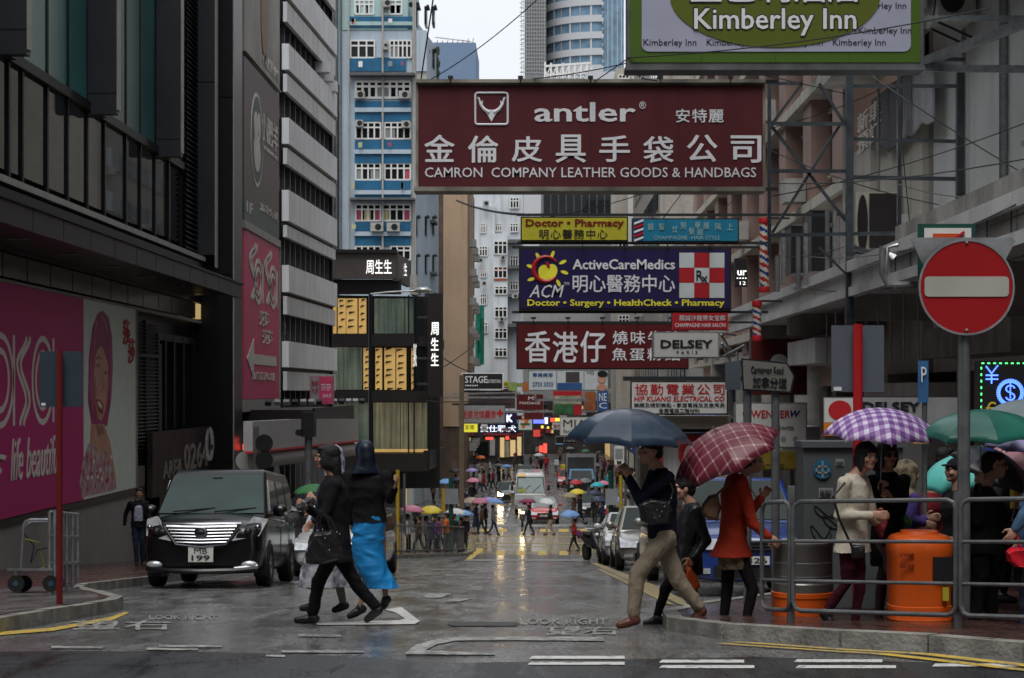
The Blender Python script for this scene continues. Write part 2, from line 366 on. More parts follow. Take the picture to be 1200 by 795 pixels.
# ================================================================ road markings
def gp(px, py): Y = YG(py) if py < 769 else F*EYE/(py-VY); return ((px-VX)*Y/F, Y)
def mark(name, pts, m, h=.009): return strip(name, [gp(*p) for p in pts], m, h)
for a, b, y in ((620, 732, 772), (618, 732, 779), (772, 872, 776.5), (772, 884, 783), (930, 1034, 776), (932, 1050, 783), (1092, 1200, 781)):
    mark('give_way_dash', [(a+4, y-1.7), (b, y-1.7), (b, y+1.7), (a, y+1.7)], M['line'], .009)
for a, b, y in ((172, 232, 762), (186, 260, 758.5), (330, 426, 765), (312, 334, 770), (60, 120, 760), (350, 400, 746)):
    mark('give_way_dash', [(a, y-1.6), (b, y-.9), (b, y+1.4), (a, y+1.2)], M['line_worn'])
mark('curved_line', [(475, 766), (486, 758), (505, 751.5), (530, 748), (600, 747), (708, 748), (708, 752.5), (600, 751.5), (535, 752), (512, 756.5), (498, 763.5), (580, 767), (580, 769), (476, 768)], M['line_worn'])
mark('lane_arrow', [(374, 733.5), (364, 731.5), (432, 729), (468, 728), (474, 726), (464, 719), (452, 715.5), (470, 712), (492, 729), (486, 732.5)], M['line'])
mark('short_dash', [(494, 701), (502, 696.5), (530, 696), (516, 701.5)], M['line_worn']); mark('short_dash', [(520, 706), (530, 702.5), (556, 702), (540, 705.5)], M['line_worn'])
def ground_text(s, px0, py0, px1, py1, m, name):
    y0, y1 = YG(py1), YG(py0); 
    def place(u, v, d):
        Y = y0+(y1-y0)*v; py = 626+1845/Y; a = px0+(px1-px0)*u; return ((a-VX)*Y/F, Y, g(Y)+.006+.004*d)
    return text(s, None, m=m, place=place, bold=.02, name=name, kind='structure')
ground_text('LOOK RIGHT', 610, 726, 712, 733, M['line_worn'], 'look_right_lettering')
ground_text('望右', 640, 735, 725, 745, M['line_worn'], 'look_right_lettering')
ground_text('LOOK RIGHT', 175, 722, 255, 727, M['line_worn'], 'look_right_lettering')
ground_text('望右', 85, 728, 200, 739, M['line_worn'], 'look_right_lettering')
mark('yellow_line', [(-5, 742), (60, 737), (130, 724), (146, 718), (152, 719), (134, 727), (62, 740.5), (-5, 746)], M['yline'])
mark('yellow_line', [(692, 660), (700, 660), (762, 684), (800, 703), (808, 712), (796, 709), (755, 690)], M['yline_worn'])
mark('yellow_line', [(700, 668), (705, 667), (770, 697), (790, 710), (780, 708)], M['yline_worn'])
strip('yellow_line', [(1.5, 14.4), (2.2, 13.4), (3.3, 12.3), (6, 11.4), (6, 11.5), (3.34, 12.42), (2.25, 13.5), (1.58, 14.45)], M['yline'], .013)
strip('yellow_line', [(1.36, 14.2), (2.1, 13.2), (3.25, 12.1), (6, 11.2), (6, 11.28), (3.28, 12.2), (2.14, 13.3), (1.42, 14.25)], M['yline'], .013)
def yb(px0, px1, py, hh): mark('crossing_stud_mark', [(px0, py-hh), (px1, py-hh), (px1+1, py+hh), (px0-1, py+hh)], M['yline'])
for x in (582, 606, 631, 656, 681): yb(x, x+9, 648.5, 2.6)
for x in (547, 570, 590, 640, 662, 684): yb(x-7, x+4, 622, 1.8)
for a, b, y in ((548, 690, 629), (556, 694, 637), (560, 640, 641)): mark('yellow_box_line', [(a, y-.8), (b, y-.2), (b, y+.8), (a, y+.2)], M['yline_worn'])
mark('stop_line', [(540, 615), (684, 615), (685, 617.5), (538, 617.5)], M['line_worn'])
mark('stop_line', [(545, 656), (690, 656), (691, 657.6), (544, 657.6)], M['line_worn'])
mark('yellow_line', [(545, 657), (552, 650), (558, 643), (566, 643), (560, 650), (551, 657)], M['yline'])
for x in (591, 595, 653): pass
for y0, y1 in ((588, 592), (595, 599), (602, 606), (609, 613)):
    for x0, k in ((598, -.33), (650, .18)):
        mark('lane_dash', [(x0+k*(y0-590), y0), (x0+2+k*(y0-590), y0), (x0+2+k*(y1-590), y1), (x0+k*(y1-590), y1)], M['line'])
mark('lane_dash', [(572, 587), (580, 583), (584, 584), (576, 588)], M['line'])
# tar patches and manhole
mark('drain_grate', [(524, 732), (528, 729.6), (606, 729.8), (609, 732), (604, 734.4), (530, 734.6)], mat('drain_iron', (.02, .02, .02), .35, .3, bump=1, bscale=30))
ye = MB(); c = gp(156, 714)
# ================================================================ dark glass building on the left
XL = -10.8
def yL(px, X=XL): return F*(-X)/(VX-px)
def zL(px, py, X=XL): return EYE+(VY-py)*yL(px, X)/F
M['panel'] = mat('charcoal_cladding', (.02, .021, .024), .4, .3, var=.12, scale=.8, streak=.2)
M['panel2'] = mat('slate_cladding', (.034, .037, .043), .42, .3, var=.1, scale=.8, streak=.2)
M['edge'] = mat('pale_edge_trim', (.25, .25, .23), .5)
M['mull'] = mat('dark_mullion', (.009, .009, .011), .45, .3)
def glass(name, c, r=.05, v=.3, sc=.4, spec=.18, bump=.04):
    return mat(name, c, r, var=v, scale=sc, spec=spec, bump=bump, bscale=.8)
M['tealglass'] = glass('teal_fritted_glass', (.025, .1, .095), .2, spec=.35)
M['winglass'] = glass('window_glass', (.012, .014, .015), .03)
M['brownpanel'] = mat('brown_soffit_panel', (.06, .045, .028), .22, .2, var=.3, scale=.6)
M['louvre'] = mat('louvre_metal', (.022, .023, .026), .45, .4)
M['concrete'] = mat('stained_concrete', (.27, .265, .25), .6, var=.16, scale=.5, bump=.3, bscale=12, streak=.25)
lb = thing('office_building', 'dark glass and charcoal panel building with a long canopy at the left', 'building', (XL, 50, g(50)))
def PB(name, m, parent, *boxes, **k):
    s = MB()
    for a, b in boxes: s.box(a, b)
    return s.build(name, m, parent, **k)
TOP = 22
PB('core_wall', M['panel'], lb, ((XL-8, 20, -6), (XL-.35, 69, TOP)))
# near (out-of-frame and left edge) cladding
ys = [22]+[yL(p) for p in (33, 52, 79, 104)]
zt = lambda Y: zL(60, 98)             # transom height
ZT = zL(60, 97); ZB = zL(100, 252); 
# glazing: upper teal panes and lower reflective panes, each its own piece
mull = sorted([22, 26, 30, 34] + [yL(p) for p in (12, 28, 57, 81, 104, 124, 149, 166, 183, 199, 214)])
for i in range(len(mull)-1):
    a, b = mull[i]+.06, mull[i+1]-.06
    PB('upper_pane', M['tealglass'], lb, ((XL-.1, a, ZT+.12), (XL-.04, b, ZT+4.8)))
    PB('upper_pane', M['tealglass'], lb, ((XL-.1, a, ZT+5.0), (XL-.05, b, ZT+10)))
    PB('lower_pane', M['winglass'], lb, ((XL-.12, a, ZB+.3), (XL-.06, b, ZT-.12)))
for y in mull: PB('mullion', M['mull'], lb, ((XL-.2, y-.06, ZB), (XL-.01, y+.06, TOP)))
PB('transom', M['mull'], lb, ((XL-.2, 22, ZT-.11), (XL+.06, yL(214), ZT+.11)), ((XL-.2, 22, ZT+4.82), (XL+.05, yL(214), ZT+4.98)))
# roof parapet and ledge above the canopy
PB('ledge', M['edge'], lb, ((XL-.3, 22, ZB-.12), (XL+.35, yL(228), ZB+.02)))
PB('ledge_pipe', M['mull'], lb, ((XL-.3, 22, ZB-.55), (XL+.3, yL(230), ZB-.2)), ((XL+.5, 22, ZB-.8), (XL+.62, yL(232), ZB-.68)))
for p in (42, 118, 148, 203): PB('floodlight', M['steel'], lb, ((XL+.35, yL(p), ZB-.62), (XL+.75, yL(p)+.6, ZB-.5)))
# projecting fins, broad side towards the lens
for Yf_ in (37.3, 45.3, 53.5):
    z = EYE+6.72; f = PB('projecting_fin', M['panel2'], lb, ((XL-.1, Yf_, z), (XL+.68, Yf_+.3, z+6.9)), ((XL-.1, Yf_, z+6.93), (XL+.68, Yf_+.3, TOP)))
    PB('fin_trim', M['edge'], f, ((XL+.68, Yf_+.02, z+.1), (XL+.72, Yf_+.28, TOP))); PB('fin_joint', M['mull'], f, ((XL-.1, Yf_-.004, z+.48), (XL+.68, Yf_, z+.51)))
    PB('fin_reveal', M['mull'], f, ((XL-.1, Yf_+.3, z), (XL+.3, Yf_+.7, TOP)))
zat0 = EYE+(VY-97)*59.4/F
# louvre strip, grey pilaster, black pilaster
a, b = yL(214.5), yL(228)
for k in range(int((TOP-ZB)/.16)):
    z = ZB+.1+k*.16; s = MB(); s.hull([(XL+.02, a, z), (XL+.12, a, z-.09), (XL+.12, a, z-.07), (XL+.02, a, z+.02)], [(XL+.02, b, z), (XL+.12, b, z-.09), (XL+.12, b, z-.07), (XL+.02, b, z+.02)])
    s.build('louvre', M['louvre'], lb, smooth=0)
for z0, z1 in ((ZB+.1, zat0), (zat0+.03, TOP)): PB('pilaster_panel', M['panel2'], lb, ((XL-.2, 59.4, z0), (XL+.64, 59.8, z1)))
PB('pale_trim', M['edge'], lb, ((XL+.64, 59.42, ZB-.3), (XL+.68, 59.78, TOP)))
for z0, z1 in ((-5, 5.6), (5.63, 11.3), (11.33, TOP)): PB('pilaster_panel', M['mull'], lb, ((XL-.2, 60.4, z0), (-9.75, 62.3, z1)))
PB('pale_trim', M['edge'], lb, ((-9.75, 60.42, -2), (-9.72, 60.5, TOP))); PB('pilaster_panel', mat('navy_cladding', (.012, .014, .025), .3, .2), lb, ((-9.75, 60.55, -4.5), (-9.735, 62.25, TOP)))
# canopy over the pavement
XC = -9.0; zc1 = 3.28+EYE; zc0 = 2.93+EYE-.06; yce = yL(284, XC)
cp = PB('canopy', M['panel'], lb, ((XL-.3, 14, zc0+.1), (XC-.12, yce-.1, zc1-.08)))
fy = [14+(yce-14)*k/20 for k in range(21)]
for i in range(20): PB('fascia_panel', M['panel'], cp, ((XC-.12, fy[i]+.02, zc0), (XC, fy[i+1]-.02, zc1)))
PB('gutter', M['mull'], cp, ((XC-.16, 14, zc1), (XC+.06, yce, zc1+.06)))
for k in range(9): PB('soffit_light', mat('soffit_dull', (.1, .09, .07), .3), cp, ((XC-1.2, 24+k*4, zc0+.08), (XC-.8, 24.4+k*4, zc0+.1)))
# brown panel course under the canopy, with the lit pair at the far end
zp1, zp0 = EYE+(VY-306)*yL(40)/F, EYE+(VY-332)*yL(40)/F
py_ = [22, 26, 29.4, 32.6]+[yL(p) for p in (2, 31, 58, 84, 107, 129, 149, 167, 185, 200, 215, 228.5)]
for i in range(len(py_)-1): PB('course_panel', M['brownpanel'], lb, ((XL-.1, py_[i]+.04, zp0), (XL+.02, py_[i+1]-.04, zp1)))
M['lamp'] = mat('warm_lit_panel', (.5, .4, .2), .4, emit=(1, .68, .3), es=.35)
for p0, p1 in ((229.5, 241), (242.5, 251)): PB('lit_panel', M['lamp'], lb, ((XL-.1, yL(p0), zp0), (XL+.02, yL(p1), zp1)))
PB('course_trim', M['edge'], lb, ((XL-.1, 22, zp0-.14), (XL+.05, yL(252), zp0-.05)))
PB('course_trim', M['mull'], lb, ((XL-.1, 22, zp1+.03), (XL+.04, yL(252), zp1+.6)))
# poster wall ------------------------------------------------
pz1, pz0 = EYE+2.2, EYE-2.53; pya, pyb_ = 30, yL(152)
PB('base_wall', M['concrete'], lb, ((XL-.3, 15, -6), (XL+.08, yL(154), pz0-.17)))
PB('wall_rail', M['panel'], lb, ((XL-.3, 15, pz0-.16), (XL+.14, yL(165), pz0-.02)))
PB('grey_box', mat('grey_render', (.13, .13, .125), .7), lb, ((XL-.2, yL(154), -5), (XL+.1, yL(165.5), EYE-2.0)))
# shopfront behind: louvre door, window bays
a, b = yL(154), yL(184); z0, z1 = EYE-2.5, EYE+2.0
PB('door_frame', M['mull'], lb, ((XL-.2, a, z0), (XL-.03, b, z1)), ((XL-.1, (a+b)/2-.05, z0), (XL+.05, (a+b)/2+.05, z1)), ((XL-.1, a, EYE+.95), (XL+.05, b, EYE+1.05)))
for k in range(44):
    z = z0+.1+k*.1; s = MB(); s.hull([(XL, a, z), (XL+.05, a, z-.05), (XL+.05, a, z-.035)], [(XL, b, z), (XL+.05, b, z-.05), (XL+.05, b, z-.035)]); s.build('louvre', M['louvre'], lb, smooth=0)
wp = [185, 193, 203, 214, 226, 238, 251]
for i in range(6):
    a, b = yL(wp[i])+.1, yL(wp[i+1])-.1
    PB('window_pane', M['winglass'], lb, ((XL-.12, a, EYE-1.45), (XL-.06, b, EYE+1.55)))
    PB('window_frame', M['mull'], lb, ((XL-.2, a-.2, EYE-3), (XL+.04, a, EYE+1.7)), ((XL-.2, a, EYE+1.5), (XL+.03, b, EYE+1.7)), ((XL-.2, a, -5), (XL+.03, b, EYE-1.5)))
PB('blind', mat('grey_blind', (.12, .12, .12), .8), lb, ((XL-.055, yL(185)+.2, EYE-1.3), (XL-.03, yL(191), EYE+1.4)))
# graffiti hoarding
gm = mat('graffiti_panel', (.05, .035, .03), .6, var=.6, scale=1.2, c2=(.012, .01, .012))
gb = thing('hoarding', 'dark painted hoarding reading AREA 0264 beside the van', 'hoarding', (XL+.3, 55, g(55)))
PB('board', gm, gb, ((XL+.15, yL(166), EYE-2.9), (XL+.3, yL(240), EYE-1.1)))
for (s_, a, b, z0, z1) in (('AREA', 178, 201, EYE-2.45, EYE-1.95), ('0264', 203, 232, EYE-2.35, EYE-1.55)):
    textX(s_, XL+.31, yL(a), yL(b), z0, z1, 1, mat('grey_spray', (.22, .2, .18), .6), gb, bold=.03)
# poster (flat print on a light box)
M['pink'] = mat('magenta_print', (.46, .016, .16), .5, var=.06, scale=.5)
M['poster'] = mat('pale_print', (.62, .7, .63), .5, var=.05)
po = thing('billboard', 'long magenta cosmetics billboard with a laughing pink-haired woman', 'billboard', (XL+.1, 40, pz0))
ysp = yL(90)
PB('magenta_panel', M['pink'], po, ((XL+.02, 24, pz0), (XL+.16, ysp, pz1)))
PB('portrait_panel', M['poster'], po, ((XL+.02, ysp, pz0), (XL+.16, pyb_, pz1)))
PB('frame', M['edge'], po, ((XL+.02, 24, pz1), (XL+.2, pyb_, pz1+.05)), ((XL+.02, pyb_, pz0), (XL+.2, pyb_+.06, pz1+.05)))
M['redprint'] = mat('red_print', (.5, .02, .03), .5)
M['print_w'] = mat('cream_print', (.68, .66, .6), .45, var=.03)
textX('life beautiful', XL+.165, yL(2), yL(62), zL(30, 560), zL(30, 512), 1, M['print_w'], po, shear=.35, bold=-.006)
textX('makes', XL+.165, 27, yL(-3), zL(0, 560), zL(0, 518), 1, M['print_w'], po, shear=.35)
def ribbonX(pts, w_, X, m, parent, name='print', th=.012):
    """flat stroke on the wall through (px,py) points"""
    P = [Vector((0, yL(p, X), zL(p, q, X))) for p, q in pts]; s = MB(); L_ = []; R_ = []
    for i, p in enumerate(P):
        d = (P[min(i+1, len(P)-1)]-P[max(i-1, 0)]).normalized(); nn = Vector((0, -d.z, d.y))*w_/2
        L_.append(p+nn); R_.append(p-nn)
    if X < XL+.22: X = XL+.161+(X-XL-.16)*.25; th = .003
    vs = [(X, v.y, v.z) for v in L_]+[(X, v.y, v.z) for v in R_]+[(X+th, v.y, v.z) for v in L_]+[(X+th, v.y, v.z) for v in R_]; n_ = len(P)
    fs = []
    for i in range(n_-1): fs += [(2*n_+i, 2*n_+i+1, 3*n_+i+1, 3*n_+i), (i, i+1, 2*n_+i+1, 2*n_+i), (n_+i, 3*n_+i, 3*n_+i+1, n_+i+1)]
    s.add(vs, fs); return s.build(name, m, parent)
def arc(cx, cy, rx, ry, a0, a1, n=16): return [(cx+rx*cos(radians(a0+(a1-a0)*i/n)), cy+ry*sin(radians(a0+(a1-a0)*i/n))) for i in range(n+1)]
XP = XL+.162
SX = lambda v: .45-.8*(.5-.5*cos(pi*v/.3)) if v < .3 else -.35+.75*(.5-.5*cos(pi*(v-.3)/.42)) if v < .72 else .4-.5*(.5-.5*cos(pi*(v-.72)/.28))
def logo_s(cx, cy, h, wd, k=0):
    for d in (0, 4.2): ribbonX([(cx+d+wd*SX(k/26), cy-h*.5+h*k/26) for k in range(27)], .13, XP, M['print_w'], po)
def logo_a(cx, cy, h, wd):
    for r in (1., .66): ribbonX(arc(cx, cy, wd*r, h*.5*r, 0, 360, 26), .13, XP, M['print_w'], po)
    ribbonX([(cx+wd*1.05, cy-h*.5), (cx+wd*1.05, cy+h*.5)], .16, XP, M['print_w'], po)
ribbonX([(-30, 400), (-36, 430), (-20, 460), (-32, 500)], .16, XP, M['print_w'], po)
logo_a(0, 446, 106, 15.5); logo_s(25, 447, 104, 14); logo_a(50, 446, 98, 12)
# portrait
def blobX(pts, m, X, name, parent=None):
    V = [(yL(p, X), zL(p, q, X)) for p, q in pts]; X = XL+.161+(X-XL-.16)*.25; s2 = MB(); s2.prism(V, X-.004, X, 'x', m); return s2.build(name, m, parent or po)
skin = mat('printed_skin', (.5, .27, .19), .45, var=.12, scale=1.2); hair = mat('printed_pink_hair', (.3, .02, .11), .45, var=.35, scale=2)
blobX([(108, 485), (122, 495), (130, 520), (136, 560), (137, 573), (100, 577), (105, 530)], skin, XL+.172, 'printed_shoulder')
blobX([(104, 520), (112, 522), (118, 535), (124, 528), (130, 545), (137, 572), (132, 575), (96, 583), (94, 565), (98, 540)], mat('printed_floral_dress', (.55, .5, .45), .5, c2=(.3, .03, .12), scale=5), XL+.178, 'printed_dress')
blobX([(104, 470), (105, 420), (109, 385), (115, 368), (121, 364), (128, 372), (132, 395), (133, 430), (131, 470), (126, 500), (122, 497), (108, 497)], hair, XL+.18, 'printed_hair')
blobX([(111, 440), (113, 415), (118, 405), (124, 410), (127.5, 425), (127.5, 455), (125, 480), (120, 494), (115, 490), (111.5, 470)], skin, XL+.186, 'printed_face')
blobX([(113, 418), (112, 400), (117, 385), (123, 390), (128, 412), (129, 430), (125, 418), (121, 405), (116, 408)], hair, XL+.192, 'printed_fringe')
blobX([(114.5, 470), (118, 470), (122, 476), (121, 484), (117.5, 481)], mat('printed_mouth', (.12, .01, .01), .4), XL+.192, 'printed_mouth')
blobX([(115, 470.5), (118, 471), (121, 475), (120.5, 480), (117, 476)], M['print_w'], XL+.196, 'printed_teeth')
blk = mat('printed_line', (.04, .015, .015), .5)
hl_ = mat('printed_pale_pink', (.5, .12, .26), .5); shd = mat('printed_skin_shade', (.33, .15, .1), .5); blush = mat('printed_cheek', (.55, .22, .18), .5)
for q_ in ([(107, 470), (107.5, 425), (111, 390)], [(109.5, 480), (110, 430), (113, 396)], [(119, 370), (124, 378), (127.5, 392)], [(130.5, 470), (131, 430), (130, 400)], [(115, 375), (112, 388), (110.5, 402)]): ribbonX(q_, .1, XL+.196, hl_, po, 'printed_hair_strand')
blobX([(111.5, 470), (112, 440), (113.4, 445), (114.2, 475), (117, 490), (115, 491)], shd, XL+.189, 'printed_jaw_shade'); blobX([(123.5, 450), (126.5, 446), (127, 462), (124.5, 468)], blush, XL+.189, 'printed_cheek'); blobX([(114, 452), (117.5, 450), (118, 462), (114.5, 464)], blush, XL+.189, 'printed_cheek')
blobX([(113, 497), (121, 499), (124, 508), (116, 512)], shd, XL+.187, 'printed_neck_shade'); ribbonX([(114, 469), (118, 469.5), (122.3, 475), (121.3, 485), (117.3, 482), (114, 469)], .05, XL+.198, M['redprint'], po, 'printed_lips')
for i in range(16): random.seed(i); a_, b_ = random.uniform(99, 131), random.uniform(535, 570); blobX([(a_, b_), (a_+1.6, b_-3), (a_+3, b_+1), (a_+1.5, b_+4)], random.choice([hl_, M['redprint'], M['print_w']]), XL+.186, 'printed_petal')
random.seed(21)
for q in (([(113.5, 430), (116, 427), (118, 431)]), ([(123, 438), (125, 435.5), (126.5, 438)]), ([(114, 421), (117, 418), (119, 421)])): ribbonX(q, .035, XL+.193, blk, po, 'printed_eye')
ribbonX([(121, 440), (122.5, 455), (120, 459)], .03, XL+.193, mat('printed_nose', (.25, .1, .07), .5), po, 'printed_nose')
for i, (p, q) in enumerate(((136, 384), (142, 406))):
    textX('莎', XL+.175, yL(p), yL(p+8), zL(p, q+20), zL(p, q-10), 1, M['redprint'], po, bold=.01)
# wall banners beyond: brown restaurant panel and pink arrow panel
XB = XL+.42; y0, y1 = yL(286, XB), yL(327, XB)
bn = thing('wall_banner', 'tall framed wall banner, brown restaurant panel with a round sheep badge', 'banner', (XB, y0, zL(300, 250, XB)))
zb = lambda q, p=306: zL(p, q, XB)
PB('panel', mat('brown_vinyl', (.1, .065, .065), .5, var=.1), bn, ((XB-.15, y0, zL(286, 232, XB)), (XB, y1, zL(286, 65, XB))))
PB('green_strip', mat('green_vinyl', (.05, .075, .07), .45), bn, ((XB-.1, y0, zL(286, 264, XB)), (XB+.005, y1, zL(286, 232, XB)-.01)))
M['cream'] = mat('cream_letters', (.5, .48, .44), .5)
s = MB(); s.ball((0, 0, 0), (.02, 1, 1)); 
yc = (y0*.8+y1*.2)+.3; zc = zb(158, 294)
def discX(y, z, ry, rz, X, m, parent, name):
    q = MB(); q.prism([(y+ry*cos(2*pi*k/28), z+rz*sin(2*pi*k/28)) for k in range(28)], X, X+.02, 'x', m); return q.build(name, m, parent)
discX(yc+.9, zc, 1.5, 1.75, XB, M['cream'], bn, 'badge'); discX(yc+.9, zc, 1.36, 1.6, XB+.012, mat('badge_green', (.03, .06, .05), .5), bn, 'badge_field')
discX(yc+.8, zc-.5, .8, .7, XB+.024, M['cream'], bn, 'sheep_body'); discX(yc+.5, zc+.45, .45, .55, XB+.026, M['cream'], bn, 'sheep_head'); discX(yc+1.3, zc+.55, .3, .5, XB+.026, M['cream'], bn, 'sheep_ear')
textX('小肥羊', XB+.01, y0+4.0, y1-.4, zb(172, 316), zb(140, 316), 1, M['cream'], bn, bold=.02)
textX('LITTLE SHEEP HOT POT', XB+.01, y0+4.0, y1-.4, zb(182, 316), zb(177, 316), 1, M['cream'], bn)
textX('1F', XB+.012, y0+.5, y0+1.9, zb(249, 290), zb(236, 290), 1, M['cream'], bn, bold=.02)
textX('加拿分道', XB+.012, y0+3.8, y1-.5, zb(254, 316), zb(244, 316), 1, M['cream'], bn, bold=.02)
b2 = thing('wall_banner', 'pink cosmetics shop wall banner with a long white arrow', 'banner', (XB, y0, zL(300, 460, XB)))
za, zb_ = zL(286, 468, XB), zL(286, 268, XB)
M['pinkv'] = mat('pink_vinyl', (.5, .05, .13), .5, var=.08)
PB('panel', M['pinkv'], b2, ((XB-.15, y0, za), (XB, y1, zb_)))
PB('frame', M['edge'], b2, ((XB-.2, y0-.1, zb_+.02), (XB+.06, y1+.1, zb_+.3)), ((XB-.2, y0-.1, za-.45), (XB+.04, y1+.1, za-.02)), ((XB-.2, y1+.02, za), (XB+.05, y1+.15, zb_)))
Yf = lambda u: y0+(y1-y0)*u
def strokeX(pts, w_, X, m, parent, name='print'):
    P = [Vector((0, a, b)) for a, b in pts]; s = MB()
    L_, R_ = [], []
    for i, p in enumerate(P):
        d = (P[min(i+1, len(P)-1)]-P[max(i-1, 0)]).normalized(); nn = Vector((0, -d.z, d.y))*w_/2; L_.append(p+nn); R_.append(p-nn)
    n_ = len(P); s.add([(X, v.y, v.z) for v in L_+R_]+[(X+.015, v.y, v.z) for v in L_+R_], sum([[(2*n_+i, 2*n_+i+1, 3*n_+i+1, 3*n_+i), (i, i+1, 2*n_+i+1, 2*n_+i), (n_+i, 3*n_+i, 3*n_+i+1, n_+i+1)] for i in range(n_-1)], []))
    return s.build(name, m, parent)
zl1, zl0 = zb(290, 306), zb(355, 306); hm = (zl0+zl1)/2; hh = (zl1-zl0)/2
for u in (.1, .52):
    for d in (0, .05): strokeX([(Yf(u+.1+d+.2*SX(k/26)), hm+hh-2*hh*k/26) for k in range(27)], .2, XB+.01, M['cream'], b2)
for u in (.37, .8):
    for r in (1, .6): strokeX([(Yf(u)+1.0*r*cos(radians(a)), hm-.3+hh*.75*r*sin(radians(a))) for a in range(-60, 301, 20)], .18, XB+.01, M['cream'], b2)
    strokeX([(Yf(u)+1.15, hm+hh*.4), (Yf(u)+1.15, hm-hh)], .22, XB+.01, M['cream'], b2)
textX('莎', XB+.01, Yf(.38), Yf(.68), zb(382), zb(364), 1, M['cream'], b2, bold=.02); textX('莎', XB+.01, Yf(.48), Yf(.78), zb(403), zb(385), 1, M['cream'], b2, bold=.02)
z = zb(422); strokeX([(Yf(.22), z), (Yf(.9), z)], .38, XB+.01, M['cream'], b2, 'arrow_shaft')
s = MB(); s.prism([(Yf(.06), z), (Yf(.24), z+.75), (Yf(.24), z-.75)], XB+.01, XB+.03, 'x'); s.build('arrow_head', M['cream'], b2)
textX('加拿芬道8-2號', XB+.01, Yf(.2), Yf(.85), zb(446), zb(436), 1, M['cream'], b2)
# portrait banner at the very top
b3 = thing('wall_banner', 'washed-out advertisement banner above the brown restaurant panel', 'banner', (XB, y0, zL(300, 60, XB)))
PB('panel', mat('faded_vinyl', (.2, .19, .16), .5, var=.3, scale=.8), b3, ((XB-.15, y0, zL(286, 58, XB)), (XB, y1+.2, TOP)))
PB('bottom_rail', M['edge'], b3, ((XB-.2, y0, zL(286, 60, XB)), (XB+.08, y1+.2, zL(286, 58, XB)-.02)))
textX('MUSEUM', XB+.01, Yf(.5), Yf(.95), zL(320, 90, XB), zL(320, 76, XB), 1, M['cream'], b3)
discX(Yf(.55), zL(308, 12, XB), 1.0, 1.9, XB+.01, mat('faded_portrait', (.22, .14, .1), .6), b3, 'printed_face')
# ================================================================ white banded office block
wb = thing('office_building', 'white banded office block with dark window strips beside the pink banners', 'building', (-11, 85, g(85)))
d = Vector((.0418, 1, 0)).normalized(); P0 = Vector((XL+.05, 79.4, 0)); LEN = 13.9
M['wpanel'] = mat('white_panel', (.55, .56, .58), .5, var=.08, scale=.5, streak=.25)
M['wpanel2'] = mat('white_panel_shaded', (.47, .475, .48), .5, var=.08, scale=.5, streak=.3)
def on(t, h, out_=0.): q = P0+d*t; return (q.x+out_, q.y-out_*.04, h)
def slab(s, t0, t1, h0, h1, o0, o1):
    s.hull([on(t0, h0, o0), on(t0, h0, o1), on(t0, h1, o1), on(t0, h1, o0)], [on(t1, h0, o0), on(t1, h0, o1), on(t1, h1, o1), on(t1, h1, o0)]); return s
slab(MB(), 0, LEN, -6, 30, -9, -.35).build('core_wall', M['glassd'], wb, smooth=0)
zat = lambda py, px=386: EYE+(VY-py)*(P0.y+d.y*LEN)/F
# at px 386: spandrel bands top/bottom rows
# measured edges of the end corner: windows between 10-45, 83-118(top view), 154-190, 265-300...
def wband(top, bot, gap):
    """two courses of panels with a dark groove between them"""
    zt_, zb2 = zat(top), zat(bot); zg = zat(gap)
    n_ = 10
    for k in range(n_):
        t0, t1 = LEN*k/n_+.03, LEN*(k+1)/n_-.03
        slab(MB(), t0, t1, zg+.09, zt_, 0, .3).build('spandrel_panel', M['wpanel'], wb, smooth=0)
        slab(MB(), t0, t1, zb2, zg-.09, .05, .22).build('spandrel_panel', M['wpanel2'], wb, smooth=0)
    slab(MB(), 0, LEN, zb2+.05, zt_-.05, -.3, -.02).build('groove', M['mull'], wb, smooth=0)
BL = [(a_-5, b_, c_+6) for a_, b_, c_ in [(-112, -82, -66), (-36, -8, 8), (40, 68, 84), (117, 140, 154), (191, 214, 226), (263, 291, 299), (338, 362, 376), (414, 437, 452)]]
for tp, gp_, bt in BL: wband(tp, bt, gp_)
for k in range(11):
    t = LEN*k/10; slab(MB(), t-.07, t+.07, -6, 30, -.3, -.12).build('mullion', mat('grey_window_post', (.14, .14, .15), .5), wb, smooth=0)
for k, py in ((7.2, 84), (8.1, 89), (9.0, 96)):
    p = on(LEN*k/10, zat(py+22)+.2, .15); s = MB(); s.box((p[0]-.3, p[1]-.3, p[2]), (p[0]+.35, p[1]+.3, p[2]+.5)); s.build('air_conditioner', M['wpanel'], wb)
slab(MB(), LEN, LEN+.25, -6, 30, -9, .05).build('end_wall', M['panel'], wb, smooth=0)
# ================================================================ far buildings, left side of the street
def win(parent, px0, py0, px1, py1, Y, cols=3, frame=None, glassm=None, transom=.3, d=.25, depth=0, curtain=None):
    """a real window in a wall facing the lens: dark pane set back, frame bars proud"""
    a, b = W(px0, py1, Y), W(px1, py0, Y); fr = frame or M['white']; gm_ = glassm or M['winglass']; t = max(.05, (b.x-a.x)*.02)
    s = MB(); s.box((a.x, Y-.03, a.z), (b.x, Y-.01, b.z)); f = s.build('window', gm_, parent, smooth=0)
    s = MB()
    for k in range(cols+1):
        x = a.x+(b.x-a.x)*k/cols; s.box((x-t, Y-.12, a.z), (x+t, Y-.03, b.z))
    for z in (a.z, b.z, a.z+(b.z-a.z)*(1-transom)): s.box((a.x, Y-.11, z-t), (b.x, Y-.03, z+t))
    s.build('frame', fr, f, smooth=0)
    if curtain:
        for (u0, u1, cm) in curtain: q = MB(); q.box((a.x+(b.x-a.x)*u0, Y-.05, a.z), (a.x+(b.x-a.x)*u1, Y-.032, b.z-(b.z-a.z)*.3)); q.build('curtain', cm, f, smooth=0)
    return f
